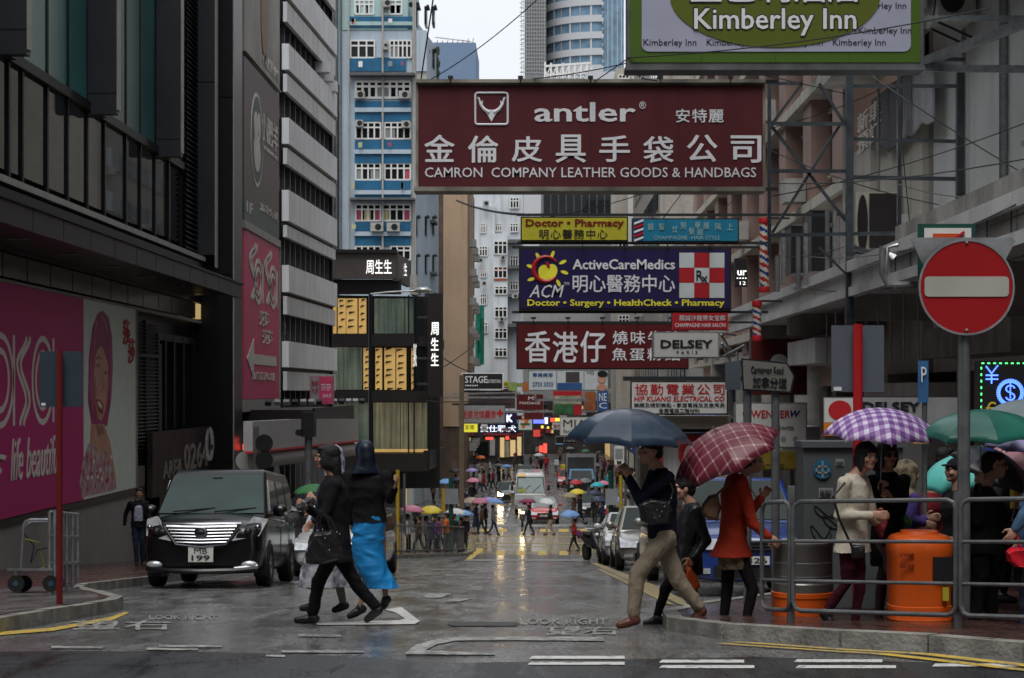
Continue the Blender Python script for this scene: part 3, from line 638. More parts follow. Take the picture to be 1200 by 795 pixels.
M['acw'] = mat('aircon_casing', (.33, .33, .31), .5, streak=.4)
def ac(parent, px, py, w_, h_, Y, d=.6):
    a = W(px, py+h_, Y); b = W(px+w_, py, Y); s = MB(); s.box((a.x, Y-d, a.z), (b.x, Y, b.z)); o = s.build('air_conditioner', M['acw'], parent, smooth=0)
    r = min(b.x-a.x, b.z-a.z)*.38; cx = b.x-(b.x-a.x)*.4; cz = (a.z+b.z)/2; s = MB()
    s.prism([(cx+r*cos(k*pi/6), cz+r*sin(k*pi/6)) for k in range(12)], Y-d-.02, Y-d+.01, 'y'); s.build('fan_grille', M['black'], o, smooth=0)
def fb(name, px0, py0, px1, py1, Y, dep, m, parent, out_=0, **k):
    a, b = W(px0, py1, Y), W(px1, py0, Y); s = MB(); s.box((a.x, Y-out_, a.z), (b.x, Y+dep, b.z)); return s.build(name, m, parent, smooth=0, **k)
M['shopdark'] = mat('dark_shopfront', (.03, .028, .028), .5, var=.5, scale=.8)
FAS0 = [mat('shop_red', (.22, .03, .03), .5), mat('shop_white', (.3, .3, .3), .5)]; SDk = mat('shop_blue', (.03, .06, .18), .5)
# blue residential tower
Y = 126
M['paleblue'] = mat('pale_blue_render', (.36, .43, .5), .7, var=.1, scale=.25, streak=.35, bump=.2, bscale=8)
M['mint'] = mat('mint_render', (.32, .45, .45), .7, var=.1, scale=.3, streak=.4)
M['blueband'] = mat('deep_blue_tile', (.012, .1, .2), .6, var=.15, scale=1.5, streak=.3)
M['oldsteel'] = mat('weathered_grey', (.09, .095, .1), .7, var=.3, streak=.4)
bt = thing('residential_tower', 'pale blue residential tower with deep blue bands under its windows', 'building', (W(450, 460, Y).x, Y, g(200)))
fb('wall', 398, 36, 484, 560, Y, 12, M['paleblue'], bt)
fb('upper_wall', 401, -60, 478, 35.5, Y, 12, M['mint'], bt, .05)
fb('side_wing', 386, -60, 400.5, 560, Y+6, 10, M['mint'], bt); fb('side_wing_dark', 386, 100, 399, 560, Y+5.8, .1, M['oldsteel'], bt)
for x in (391, 394.5): s = MB(); s.tube([W(x, -60, Y+5.6), W(x, 560, Y+5.6)], .09, 6); s.build('drain_pipe', M['oldsteel'], bt)
for x0, x1, y0, y1 in ((410, 484, 20, 25.5), (410, 484, 31, 33), (410, 476, 69, 84), (416, 482, 119, 126.5), (416, 482, 133, 143), (416, 482, 165, 175.5), (416, 482, 181, 192), (416, 481, 212, 222.5), (416, 481, 229, 233), (416, 481, 261, 271), (416, 481, 277, 288)):
    fb('blue_band', x0, y0, x1, y1, Y, .1, M['blueband'], bt, .14)
fb('pale_band', 410, 26, 484, 30.5, Y, .1, M['mint'], bt, .2)
for y in (127, 176, 223.5, 272): fb('pale_band', 416, y, 482, y+5, Y, .1, M['paleblue'], bt, .3)
for y, h in ((88, 5), (233.5, 4)): fb('canopy_ledge', 411, y, 487, y+h*.6, Y, .1, M['oldsteel'], bt, 1.0)
fb('service_shaft', 488, 36, 500, 84, Y-.3, 3, M['paleblue'], bt, .1); fb('service_shaft', 488, 84, 500, 94, Y-.2, 3, M['acw'], bt, .1)
cur_r = mat('red_curtain', (.35, .06, .1), .8); cur_y = mat('yellow_curtain', (.4, .38, .2), .8); cur_g = mat('grey_curtain', (.2, .22, .23), .8)
win(bt, 416, 1, 438, 17, Y, 4, curtain=[(.1, .3, cur_g), (.6, .8, cur_g)]); win(bt, 449, 1, 471, 17, Y, 3, curtain=[(.4, .9, cur_g)]); win(bt, 480, 4, 491, 8, Y-.05, 2, M['mull'])
win(bt, 411, 48, 439, 68, Y, 3); win(bt, 457, 48, 482, 68, Y, 5, curtain=[(0, .35, cur_g)]); fb('wall_infill', 441, 48, 456, 68, Y, .1, M['paleblue'], bt, .1)  # slab between the windows in the plain wall colour
win(bt, 417, 96, 481, 115, Y, 8, curtain=[(.38, .62, cur_g)]); win(bt, 417, 144, 446, 163, Y, 4); win(bt, 451, 144, 481, 163, Y, 4, curtain=[(0, .4, cur_g)])
win(bt, 417, 192, 446, 211, Y, 4, curtain=[(0, .3, cur_g), (.6, 1, cur_g)]); win(bt, 451, 192, 481, 211, Y, 4, curtain=[(.75, 1, cur_r)])
win(bt, 417, 240, 446, 259, Y, 4, curtain=[(0, .25, cur_r), (.35, .6, cur_y), (.72, 1, cur_r)]); win(bt, 449, 240, 481, 259, Y, 4, curtain=[(0, .2, cur_y), (.75, 1, cur_r)])
win(bt, 417, 289, 446, 305, Y, 4); win(bt, 458, 289, 481, 305, Y, 3)
for q in ((416, 108, 12, 9), (468, 108, 12, 9), (417, 142, 9, 8), (471, 143, 10, 8), (435, 262, 15, 10), (454, 262, 15, 10), (450, 1, 8, 9), (450, 50, 5, 10)): ac(bt, *q, Y-.1)
for x in (399.5, 408.5, 448.5, 484.5, 486.5): s = MB(); s.tube([W(x, -60, Y-.25), W(x, 340, Y-.25)], .07, 6); s.build('drain_pipe', random.choice([M['oldsteel'], M['acw']]), bt)
for k in range(12): x = random.choice([412, 420, 455, 470]); y = random.choice([22, 72, 120, 167, 214, 263]); fb('laundry', x, y, x+random.uniform(2, 5), y+random.uniform(4, 8), Y-.5, .05, random.choice([cur_r, cur_y, cur_g, M['white']]), bt)
# its flank along the street, stepping away
def flank(name, X0, Y0, X1, Y1, z0, z1, m, parent, th=1.0):
    s = MB(); s.hull([(X0, Y0, z0), (X0-th, Y0, z0), (X0-th, Y0, z1), (X0, Y0, z1)], [(X1, Y1, z0), (X1-th, Y1, z0), (X1-th, Y1, z1), (X1, Y1, z1)]); return s.build(name, m, parent, smooth=0)
a, b = W(484, 0, Y), W(514, 0, 138); flank('flank_wall', a.x+.02, Y+.1, b.x, 138, -6, 27, M['paleblue'], bt, 4)
for k, py in enumerate((10, 60, 112, 160, 205, 255, 300, 345)):
    for u in (.15, .5, .8):
        yy = Y+12*u; xx = a.x+(b.x-a.x)*u; z = EYE+(VY-py)*yy/F; s = MB(); s.box((xx-.1, yy-.8, z-1.3), (xx+.05, yy+.8, z)); f = s.build('window', M['winglass'], bt, smooth=0)
        s = MB(); s.box((xx+.05, yy-.9, z-.02), (xx+.22, yy+.7, z+.08)); s.build('sunshade', M['oldsteel'], f, smooth=0)
for py in (150, 205, 260, 320): 
    yy = 134; z = EYE+(VY-py)*yy/F; fb('flank_canopy', 500, py, 512, py+3, 135, 1, M['oldsteel'], bt, 1.5)
s = MB()
for k in range(70): p = W(511+random.uniform(-1.5, 2.5), random.uniform(55, 92), 137); s.ball(p, random.uniform(.06, .2), n=5, rings=3)
s.build('roof_creeper', mat('dull_leaves', (.06, .09, .05), .8, var=.5, scale=3), bt)
# jewellery shop ------------------------------------------------
Y = 108
js = thing('shop_building', 'dark corner jewellery shop with gold lit glass and white lettering', 'building', (W(450, 460, Y).x, Y, g(120)))
M['darkclad'] = mat('bronze_black_cladding', (.028, .024, .024), .35, .3, var=.1)
M['brownclad'] = mat('brown_grey_cladding', (.075, .063, .06), .45, .2, var=.08)
bx = lambda px, Yy: (px-VX)*Yy/F
C0, C1, C2 = (bx(372, Y), Y), (bx(466, Y), Y), (bx(481, 114), 114)
def facet(name, p, q, py0, py1, m, parent, out_=0., th=.25):
    """wall slab between plan points p,q; rows measured at p's distance"""
    z1, z0 = EYE+(VY-py0)*Y/F, EYE+(VY-py1)*Y/F; p, q = Vector((*p, 0)), Vector((*q, 0)); d_ = (q-p).normalized(); nn = Vector((d_.y, -d_.x, 0))
    s = MB(); A = [p+nn*out_, p-nn*th, q-nn*th, q+nn*out_]
    s.hull([(v.x, v.y, z0) for v in A], [(v.x, v.y, z1) for v in A]); return s.build(name, m, parent, smooth=0)
C2b = (bx(519, 118), 118)
facet('core', C0, (bx(519, Y+2), Y+2), 345, 575, M['black'], js, -.8, 8)
facet('sign_fascia', C0, C1, 298, 327, M['brownclad'], js, .5); facet('sign_fascia', (C1[0], C1[1]-.45), C2, 298, 330, M['brownclad'], js, .05)
facet('roof_edge', C0, C1, 293.5, 297.5, M['darkclad'], js, .7); facet('recess_band', C0, (bx(470, Y), Y), 327.5, 345, M['darkclad'], js, -.1)
text('周生生', (429, 304.5, 459, 321.5), Y-.53, mat('white_lit_letters', (.8, .8, .8), .5, emit=(1, 1, .95), es=.9), js, bold=.01); M['lit'] = MATS['white_lit_letters']
text('周生', (470, 309, 477, 324), 110.5, M['lit'], js, bold=.02)
# two glazed storeys and the lit glass base
M['gold'] = mat('gold_lit_screen', (.45, .3, .1), .4, var=.25, scale=.9, emit=(1, .6, .2), es=.24)
def showglass(name, c1, c2, es):
    m = mat(name, c1, .06, var=.1, spec=.8); t = m.node_tree; N = t.nodes; L = t.links; b_ = N['Principled BSDF']
    tc = N.new('ShaderNodeTexCoord'); mp = N.new('ShaderNodeMapping'); mp.inputs['Scale'].default_value = (6, 6, .12); L.new(tc.outputs['Object'], mp.inputs['Vector'])
    n1 = N.new('ShaderNodeTexNoise'); n1.inputs['Scale'].default_value = 2; n1.inputs['Detail'].default_value = 3; L.new(mp.outputs[0], n1.inputs['Vector'])
    n2 = N.new('ShaderNodeTexNoise'); n2.inputs['Scale'].default_value = .5; n2.inputs['Detail'].default_value = 4; L.new(tc.outputs['Object'], n2.inputs['Vector'])
    mu = N.new('ShaderNodeMath'); mu.operation = 'MULTIPLY'; L.new(n1.outputs['Fac'], mu.inputs[0]); L.new(n2.outputs['Fac'], mu.inputs[1])
    cr = N.new('ShaderNodeValToRGB'); e = cr.color_ramp.elements; e[0].position = .12; e[0].color = (*c1, 1); e[1].position = .42; e[1].color = (*c2, 1)
    L.new(mu.outputs[0], cr.inputs[0]); L.new(cr.outputs[0], b_.inputs['Emission Color']); b_.inputs['Emission Strength'].default_value = es; return m
M['showg'] = showglass('veiled_show_window', (.03, .05, .045), (.4, .42, .3), .22)
M['showw'] = showglass('warm_show_window', (.05, .06, .045), (.6, .5, .28), .26)
def glaze(p, q, y0, y1, m, n_): 
    P, Q = Vector(p), Vector(q)
    for k in range(n_): facet('show_pane', P+(Q-P)*(k+.02)/n_, P+(Q-P)*(k+.98)/n_, y0, y1, m, js, .05)
X_ = lambda px: (bx(px, Y), Y)
CR = (bx(486, Y), Y); CE = (bx(515, 116), 116)
glaze(X_(438), X_(474), 350, 391, M['showg'], 1); glaze(X_(474), CR, 350, 391, M['showg'], 1)
glaze(X_(380), X_(424.5), 407, 457, M['showg'], 2); glaze(CR, CE, 407, 457, M['winglass'], 2); glaze(CR, CE, 350, 393, M['winglass'], 2)
glaze(X_(437), X_(501), 472, 530, M['showw'], 2); glaze(X_(380), X_(433), 472, 530, M['showg'], 3)
def goldpane(x0, x1, y0, y1):
    f = facet('gold_pane', X_(x0), X_(x1), y0, y1, M['gold'], js, .05); a_, b_ = X_(x0)[0], X_(x1)[0]
    for k in range(int((y1-y0)/7)):
        yy = y0+4+k*7.6+random.uniform(-1, 1); u = random.uniform(0, .35); s = MB()
        p = Vector((a_+(b_-a_)*u, Y-.09, EYE+(VY-yy)*Y/F)); q = Vector((a_+(b_-a_)*min(1, u+.6), Y-.09, EYE+(VY-yy+3.2)*Y/F))
        s.add([p, p+Vector((.05, 0, .16)), q, q-Vector((0, 0, .05)), p-Vector((0, .02, 0)), q-Vector((0, .02, 0))], [(0, 1, 2, 3), (0, 4, 5, 3), (4, 1, 2, 5)]); s.build('slanted_slat', M['black'], f, smooth=0)
for x0, x1 in ((385, 394), (396, 405), (406, 418.5), (420.5, 429)): goldpane(x0, x1, 350, 391)
for x0, x1 in ((426, 434), (440, 447.5), (450.5, 463), (464.5, 476), (482, 486)): goldpane(x0, x1, 408, 457)
for x0, x1 in ((378, 398), (400, 408)): goldpane(x0, x1, 478, 500)
facet('floor_band', X_(376), CR, 392, 406, M['darkclad'], js, .3); facet('floor_band', CR, CE, 394, 406, M['darkclad'], js, .3)
facet('floor_band', X_(376), (bx(506, Y), Y), 458, 471, M['darkclad'], js, .35)
facet('floor_band', X_(376), (bx(502, Y), Y), 531, 552, M['darkclad'], js, .6); facet('floor_band', (bx(502, Y), Y-.5), (bx(519, 114), 114), 528, 550, M['darkclad'], js, .1)
facet('warm_glow_strip', X_(437), X_(501), 526.5, 530, M['gold'], js, .09)  # glowing strip stands in for golden light along the foot of the glass
for x in (379, 435.5, 479, 485.5): facet('mullion', X_(x-.8), X_(x+.8), 346, 531, M['mull'], js, .2)
facet('roof_plant', X_(480), (bx(488, Y), Y), 322, 345, M['acw'], js, -2)
# vertical blade sign
vs_ = thing('blade_sign', 'tall black vertical sign with white lit characters on the jewellery shop corner', 'sign', W(510, 460, 106))
fb('sign_box', 501, 344, 519, 465, 106, .5, M['darkclad'], vs_); 
for c_, y0, y1 in (('周', 378, 393), ('生', 396, 411), ('生', 414, 429)): text(c_, (505, y0, 514, y1), 105.98, M['lit'], vs_, bold=.04)
text('SANG', (484.5, 403, 488, 430), 107.5, M['lit'], js)
for k in (372, 420, 450): s = MB(); s.bar(W(490, k, 107), W(502, k, 106.4), .12); s.build('bracket', M['darkrail'], vs_)
# tan tower
Y = 150
tt = thing('tan_tower', 'tan windowless end wall with a dark red stripe beyond the jewellery shop', 'building', (W(535, 460, Y).x, Y, g(150)))
fb('end_wall', 519.5, 130, 548, 500, Y, 14, mat('tan_render', (.42, .3, .2), .75, var=.08, scale=.3, streak=.35), tt)
fb('red_stripe', 511, 130, 519, 500, Y+1, 10, mat('oxblood_render', (.09, .02, .025), .7), tt)
a, b = W(548, 0, Y), W(556, 0, 178); flank('street_wall', a.x+.02, Y+.1, b.x, 178, -6, 20, mat('brown_grime', (.1, .07, .055), .8, var=.4, scale=1, streak=.5), tt, 3)
for k in range(9):
    for u in (.2, .5, .8):
        yy = Y+28*u; xx = a.x+(b.x-a.x)*u; z = 15.5-k*2.4; s = MB(); s.box((xx-.1, yy-1.6, z-1.4), (xx+.06, yy+1.6, z)); f = s.build('window', M['winglass'], tt, smooth=0)
        s = MB(); s.box((xx+.06, yy-1.2, z-1.7), (xx+.6, yy+.2, z-1.1)); s.build('air_conditioner', M['acw'], f, smooth=0)
# grey white building
Y = 205
gw = thing('residential_block', 'grey white residential block with an orange framed window below it', 'building', (W(590, 460, Y).x, Y, g(150)))
M['greyw'] = mat('grey_white_render', (.48, .51, .54), .75, var=.15, scale=.2, streak=.45)
fb('wall', 552, 140, 613, 560, Y, 12, M['greyw'], gw); fb('bay', 578, 275, 595, 560, Y-.1, .5, M['greyw'], gw, 1.2); fb('plinth_roof', 556, 243, 580, 560, Y-.1, .5, M['greyw'], gw, .8)
for x0, y0, x1, y1 in ((563, 262, 569, 273), (562, 289, 571, 300), (579, 283, 594, 298), (579, 313, 594, 326), (580, 336, 594, 345), (581, 262, 588, 271), (563, 318, 570, 325), (563, 345, 570, 357), (580, 360, 594, 372), (563, 378, 571, 390), (580, 385, 594, 397), (598, 300, 607, 312), (598, 330, 607, 340), (598, 262, 607, 272), (598, 232, 608, 244), (580, 408, 594, 418)):
    win(gw, x0, y0, x1, y1, Y-(1.35 if x0 in (579, 580) and y0 > 275 else .95 if x0 < 575 and y0 > 243 else .1), 3)
fb('orange_frame', 578.5, 315.5, 594.5, 318, Y-1.4, .1, mat('orange_frame', (.4, .08, .03), .6), gw); fb('orange_frame', 578.5, 327, 594.5, 329, Y-1.4, .1, MATS['orange_frame'], gw)
for q in ((564, 330, 6, 5), (584, 372, 7, 5), (560, 303, 6, 5), (600, 345, 7, 5), (586, 300, 6, 5), (566, 236, 7, 6)): ac(gw, *q, Y-1.4)
fb('balcony', 595.5, 282, 612, 286, Y-.1, .2, M['oldsteel'], gw, 1.5); fb('balcony', 595.5, 312, 612, 316, Y-.1, .2, M['oldsteel'], gw, 1.5); fb('balcony', 595.5, 345, 612, 349, Y-.1, .2, M['oldsteel'], gw, 1.5)
fb('balcony', 595.5, 380, 612, 384, Y-.1, .2, M['oldsteel'], gw, 1.5)
gn = thing('scaffold_net', 'green construction netting hung on the left beside the tan tower', 'netting', W(562, 400, 190))
s = MB(); vs = []
for i in range(9):
    for j in range(6): p = W(557+i*1.3, 358+j*14+random.uniform(-1, 1), 190+random.uniform(-.4, .4)); vs.append(p)
s.add(vs, [(i*6+j, i*6+j+1, (i+1)*6+j+1, (i+1)*6+j) for i in range(8) for j in range(5)]); s.build('net', mat('green_net', (.02, .2, .13), .8, var=.3), gn)
# blue hoarded building, far
Y = 330
b_ = thing('hoarded_building', 'distant building wrapped in plain blue sheeting', 'building', (W(533, 460, Y).x, Y, g(150)))
fb('wrap', 508, 50, 557.5, 500, Y, 20, mat('blue_sheeting', (.14, .2, .3), .8, var=.06), b_)
s = MB()
for x in range(512, 556, 6): s.bar(W(x, 50, Y), W(x+1, 45+random.uniform(-1, 3), Y), .15)
s.bar(W(510, 44, Y), W(552, 49, Y), .15); s.build('roof_rail', M['steel'], b_)
fb('shop_floor', 552, 497, 613, 548, 203, 1, M['shopdark'], gw)
for x0, x1, y0, y1, m_ in ((586, 591, 513, 536, M['lamp']), (574, 580, 514, 534, FAS0[1]), (598, 604, 514, 535, M['lamp']), (606, 611, 512, 534, M['lamp']), (556, 572, 518, 536, M['glassd']), (566, 612, 507, 510.5, FAS0[0]), (592, 597, 517, 536, M['showw'])): fb('shopfront_bay', x0, y0, x1, y1, 202.8, .2, m_, gw)
# sky towers
Y = 520
M['towerw'] = mat('tower_white', (.42, .43, .45), .6, var=.04); M['towerglass'] = glass('tower_blue_glass', (.12, .2, .28), .08)
st = thing('scaffolded_tower', 'grey high-rise wrapped in scaffolding beside the curved hotel', 'building', (W(626, 460, Y).x, Y, g(150)))
fb('core', 615, -60, 640, 500, Y, 20, mat('netted_concrete', (.2, .2, .2), .9, var=.1), st)
s = MB()
for k in range(52): 
    y = -60+k*4.4; s.bar(W(611, y, Y-1), W(640, y, Y-1), .16)
for x in range(611, 641, 3): s.bar(W(x, -60, Y-1.1), W(x, 170, Y-1.1), .14)
for k in range(40): s.bar(W(609, -50+k*5.4, Y-1), W(614, -51+k*5.4, Y-1), .2)
s.build('scaffolding', M['steel'], st, smooth=0)
ht = thing('hotel_tower', 'curved white hotel tower with ribbons of blue glass', 'building', (W(685, 460, Y).x, Y, g(150)))
R = 30; cx = W(706, 0, Y).x; 
def curve(u): return (cx-16.5+16.5*sin(u*pi/2) if 0 else cx-16*cos(u*pi/2*.999), Y+14-14*sin(u*pi/2*.98))
def cwall(name, h0, h1, o, m, u0=0., u1=1., n_=14):
    s = MB(); A, B = [], []
    P = [curve(u0+(u1-u0)*k/n_) for k in range(n_+1)]
    c = Vector((cx, Y+14)); V = [(Vector(p)-c)*(1+o/16)+c for p in P]
    vs = [(v.x, v.y, h0) for v in V]+[(v.x, v.y, h1) for v in V]+[(c.x, c.y+4, h0), (c.x, c.y+4, h1)]; k = n_+1
    s.add(vs, [(i, i+1, k+i+1, k+i) for i in range(n_)]+[tuple(range(k))+(2*k,), tuple(range(k, 2*k))+(2*k+1,)]); return s.build(name, m, ht, smooth=30)
zz = lambda py: EYE+(VY-py)*Y/F
for k in range(12):
    y = -80+k*19.5; cwall('glass_ribbon', zz(y+19.3), zz(y+8), -.3, M['towerglass']); cwall('white_ribbon', zz(y+8), zz(y), .25, M['towerw'])
    for j in range(1, 8): 
        u = j/8; cwall('window_pier', zz(y+19.3), zz(y+8), .0, M['towerw'], u-.012 if j % 2 else u-.004, u+.012 if j % 2 else u+.004, 1)
cwall('podium', -6, zz(154), 0, M['towerw'])
fb('side_glass', 707, -60, 731, 260, Y, 20, M['towerglass'], ht, .6)
for x in (712, 717, 723, 728): fb('side_mullion', x, -60, x+.7, 260, Y-.7, .1, M['towerw'], ht)
ws = thing('rooftop_billboard_frame', 'white steel lattice frame on a roof in front of the hotel tower', 'frame', W(660, 95, 260))
s = MB()
for x in range(638, 694, 7): s.bar(W(x, 98, 260), W(x+1, 73+random.uniform(0, 4), 260), .25); s.bar(W(x, 97, 260), W(x+7, 78, 260), .14); s.bar(W(x+7, 97, 260), W(x, 80, 260), .14)
s.bar(W(638, 78, 260), W(692, 74, 260), .3); s.bar(W(638, 88, 260), W(692, 86, 260), .2); s.build('lattice', M['white'], ws, smooth=0)
# mid-distance blocks behind the hanging signs, right of the street axis
Y = 240
mb_ = thing('office_block', 'long grey block with purple-grey ribbon windows behind the maroon sign', 'building', (W(700, 460, Y).x, Y, g(150)))
fb('wall', 612, 92, 800, 560, Y, 12, mat('grey_tile_wall', (.22, .22, .22), .6, var=.08, streak=.2), mb_)
fb('white_strip', 614, 226, 634, 330, Y-.2, .3, M['towerw'], mb_, .2)
for y0, y1 in ((228, 250), (262, 285), (300, 322)):
    for x in range(637, 740, 9): fb('window', x, y0, x+8, y1, Y-.1, .05, M['winglass'], mb_, .1)
fb('roof_white', 686, 84, 728, 98, Y-2, 3, M['towerw'], mb_)
Y = 170
pb = thing('residential_block', 'cream and green block with caged windows behind the yellow sign', 'building', (W(800, 460, Y).x, Y, g(150)))
fb('wall', 722, 80, 852, 560, Y, 12, mat('cream_render', (.38, .35, .3), .7, var=.1, streak=.4), pb)
fb('lime_panel', 797, 229, 846, 251, Y-.1, .1, mat('lime_panel', (.35, .4, .08), .6), pb, .2); fb('white_panel', 770, 228, 796, 262, Y-.1, .1, M['towerw'], pb, .1)
for x in range(724, 850, 17):
    for y in (88, 112+150, 286, 310, 345, 370): win(pb, x+1, y, x+13, y+14, Y-.1, 3)
fb('purple_windows', 760, 84, 842, 96, Y-.1, .1, mat('purple_glass', (.06, .04, .06), .1), pb, .3)
for x in range(760, 842, 12): fb('window_post', x, 84, x+1, 96, Y-.5, .1, M['white'], pb)
fb('side_strip', 736, 228, 742, 330, Y-.2, .1, M['white'], pb)
fb('shop_floor', 613, 470, 745, 540, 236, 1, M['shopdark'], mb_)
for i in range(20): x = random.uniform(615, 700); y = random.uniform(474, 512); fb('shop_sign', x, y, x+random.uniform(3, 9), y+random.uniform(2, 6), 235.8, .2, random.choice([FAS0[0], FAS0[1], SDk, M['lamp'], M['mull'], M['mull']]), mb_)
# street-level frontages far down the road ----------------------------
def frontage(name, label, side, X, Y0, Y1, h, m):
    s = thing(name, label, 'building', (X, Y0, g(150)))
    zt_ = g(150)+h; a = MB()
    a.box((X, Y0, -6), (X+side*9, Y1, zt_)); a.build('wall', m, s, smooth=0)
    y = Y0+1.5
    while y < Y1-4:
        w_ = random.uniform(4, 7); q = MB(); q.box((X-side*.05, y, -5.8), (X-side*.12, y+w_-.5, -2.9)); q.build('shop_window', random.choice([M['glassd'], M['lamp'], M['shopdark'], M['shopdark']]), s, smooth=0)
        q = MB(); q.box((X-side*.05, y, -2.8), (X-side*1.3, y+w_-.3, -1.9)); q.build('shop_fascia', random.choice(FAS), s, smooth=0)
        z = -.8
        while z < zt_-2.5:
            for k in range(2): q = MB(); q.box((X-side*.02, y+.4+k*w_/2, z), (X-side*.08, y+w_/2-.3+k*w_/2, z+1.4)); q.build('window', M['winglass'], s, smooth=0)
            if random.random() < .5: q = MB(); q.box((X, y+1, z-.6), (X-side*.5, y+1.8, z-.05)); q.build('air_conditioner', M['acw'], s, smooth=0)
            z += 3.1
        y += w_
FAS = [mat('fascia_red', (.25, .02, .02), .5), mat('fascia_white', (.4, .4, .4), .5), mat('fascia_blue', (.02, .04, .2), .5), mat('fascia_green', (.02, .12, .06), .5), mat('fascia_black', (.02, .02, .02), .4), mat('fascia_yellow', (.4, .3, .02), .5)]
frontage('shop_terrace', 'left-hand terrace of shops below the tan tower', -1, -8.8, 124, 150, 9, M['shopdark'])
frontage('shop_terrace', 'left-hand shops further down the street under the lit signs', -1, -8.6, 182, 204, 16, mat('old_render', (.2, .18, .16), .8, streak=.5))
frontage('shop_terrace', 'far left shops at the bottom of the street', -1, -8.4, 222, 330, 18, mat('old_render2', (.16, .16, .17), .8, streak=.5))
frontage('shop_terrace', 'tall narrow block rising from the right-hand terrace beyond the junction', 1, 8.6, 130, 165, 40, mat('old_render5', (.26, .24, .21), .8, streak=.6))  # extra height added so the left panes reflect walls instead of sky
frontage('shop_terrace', 'right-hand terrace beyond the junction behind the umbrellas', 1, 8.6, 106, 128, 17, mat('old_render3', (.2, .19, .18), .8, streak=.5))
frontage('shop_terrace', 'far right shops at the bottom of the street', 1, 8.8, 185, 330, 20, mat('old_render4', (.17, .16, .16), .8, streak=.5))
eb = thing('end_building', 'dark building closing the bottom of the street', 'building', (0, 335, g(150)))
fb('wall', 560, 420, 740, 525, 335, 10, mat('end_wall_dark', (.07, .065, .065), .8, var=.4, scale=.3), eb)
for i in range(26): x = random.uniform(575, 710); y = random.uniform(462, 515); fb('shop_sign', x, y, x+random.uniform(3, 9), y+random.uniform(2, 7), 334.6, .2, random.choice(FAS+[M['lamp']]), eb)
# blocks behind and beside the camera that close the street (seen in reflections)
def outblock(label, x0, x1, y0, y1, h, m):
    s = thing('street_block', label, 'building', (x0, y0, 0)); q = MB(); q.box((x0, y0, -7), (x1, y1, h)); q.build('wall', m, s, smooth=0)
    q = MB()
    for z in np.arange(4, h-2, 3.2):
        for k in np.arange(y0+1.5, y1-2, 3.4):
            for xx in (x0-.03, x1+.03): q.box((xx-.02, k, z), (xx+.02, k+2, z+1.5))
        for k in np.arange(x0+1.5, x1-2, 3.4):
            for yy in (y0-.03, y1+.03): q.box((k, yy-.02, z), (k+2, yy+.02, z+1.5))
    q.build('windows', M['winglass'], s, smooth=0, kind='stuff')
outblock('cream block across the side road, outside the picture to the right', 14, 34, -16, 9, 26, mat('out_cream', (.32, .29, .24), .8, streak=.4))
outblock('grey block behind the photographer', -11, 9, -34, -16, 30, mat('out_grey', (.25, .25, .26), .8, streak=.4))
outblock('brown block behind and left of the photographer', -36, -14, -30, 8, 28, mat('out_brown', (.2, .16, .13), .8, streak=.4))
# ================================================================ right side buildings
XR = 7.6
YR = lambda px, X=XR: F*X/(px-VX)
M['pinkr'] = mat('salmon_tile_wall', (.31, .205, .175), .6, var=.12, scale=.4, streak=.35)
M['creamr'] = mat('stained_cream_wall', (.48, .46, .4), .75, var=.12, scale=.35, streak=.5, bump=.3, bscale=7)
M['whiter'] = mat('white_plaster_wall', (.6, .61, .6), .7, var=.08, scale=.4, streak=.35, bump=.2, bscale=6)
M['grime'] = mat('grimy_concrete', (.3, .29, .27), .75, var=.4, scale=1.2, streak=.7, bump=.5, bscale=10)
M['fascia'] = mat('white_painted_fascia', (.58, .585, .58), .6, var=.14, scale=.8, streak=.45)
kb = thing('residential_block', 'salmon tiled block with recessed windows behind the steel sign frame', 'building', (XR, 55, g(55)))
zr = lambda py, Y: EYE+(VY-py)*Y/F
PB('wall', M['pinkr'], kb, ((XR+.6, 45, 2), (XR+9, 92, 33)))
for k in range(9):
    y = 46+k*5.2
    PB('pier', M['pinkr'], kb, ((XR-.1, y, 3.2), (XR+.6, y+1.5, 33)))
    for z in (4.6, 7.7, 10.8, 13.9, 17, 20.1, 23.2):
        f = PB('window', M['winglass'], kb, ((XR+.4, y+1.7, z), (XR+.5, y+5, z+1.7)))
        PB('frame', M['white'], f, ((XR+.34, y+1.6, z-.06), (XR+.42, y+5.1, z)), ((XR+.34, y+1.6, z+1.7), (XR+.42, y+5.1, z+1.78)), ((XR+.34, y+3.3, z), (XR+.42, y+3.38, z+1.7)), ((XR+.34, y+2.4, z), (XR+.41, y+2.45, z+1.7)))
        if (k+int(z)) % 2: PB('curtain', mat('pale_curtain', (.3, .3, .28), .8), f, ((XR+.39, y+1.8, z+.1), (XR+.398, y+2.8, z+1.6)))
for z in (3.6, 6.7, 9.8, 12.9, 16.0, 19.1, 22.2): PB('string_course', M['creamr'], kb, ((XR-.25, 45, z), (XR+.62, 92, z+.28)))
PB('end_wall', M['pinkr'], kb, ((XR-.1, 44.6, 3.2), (XR+2, 45.98, 33)))
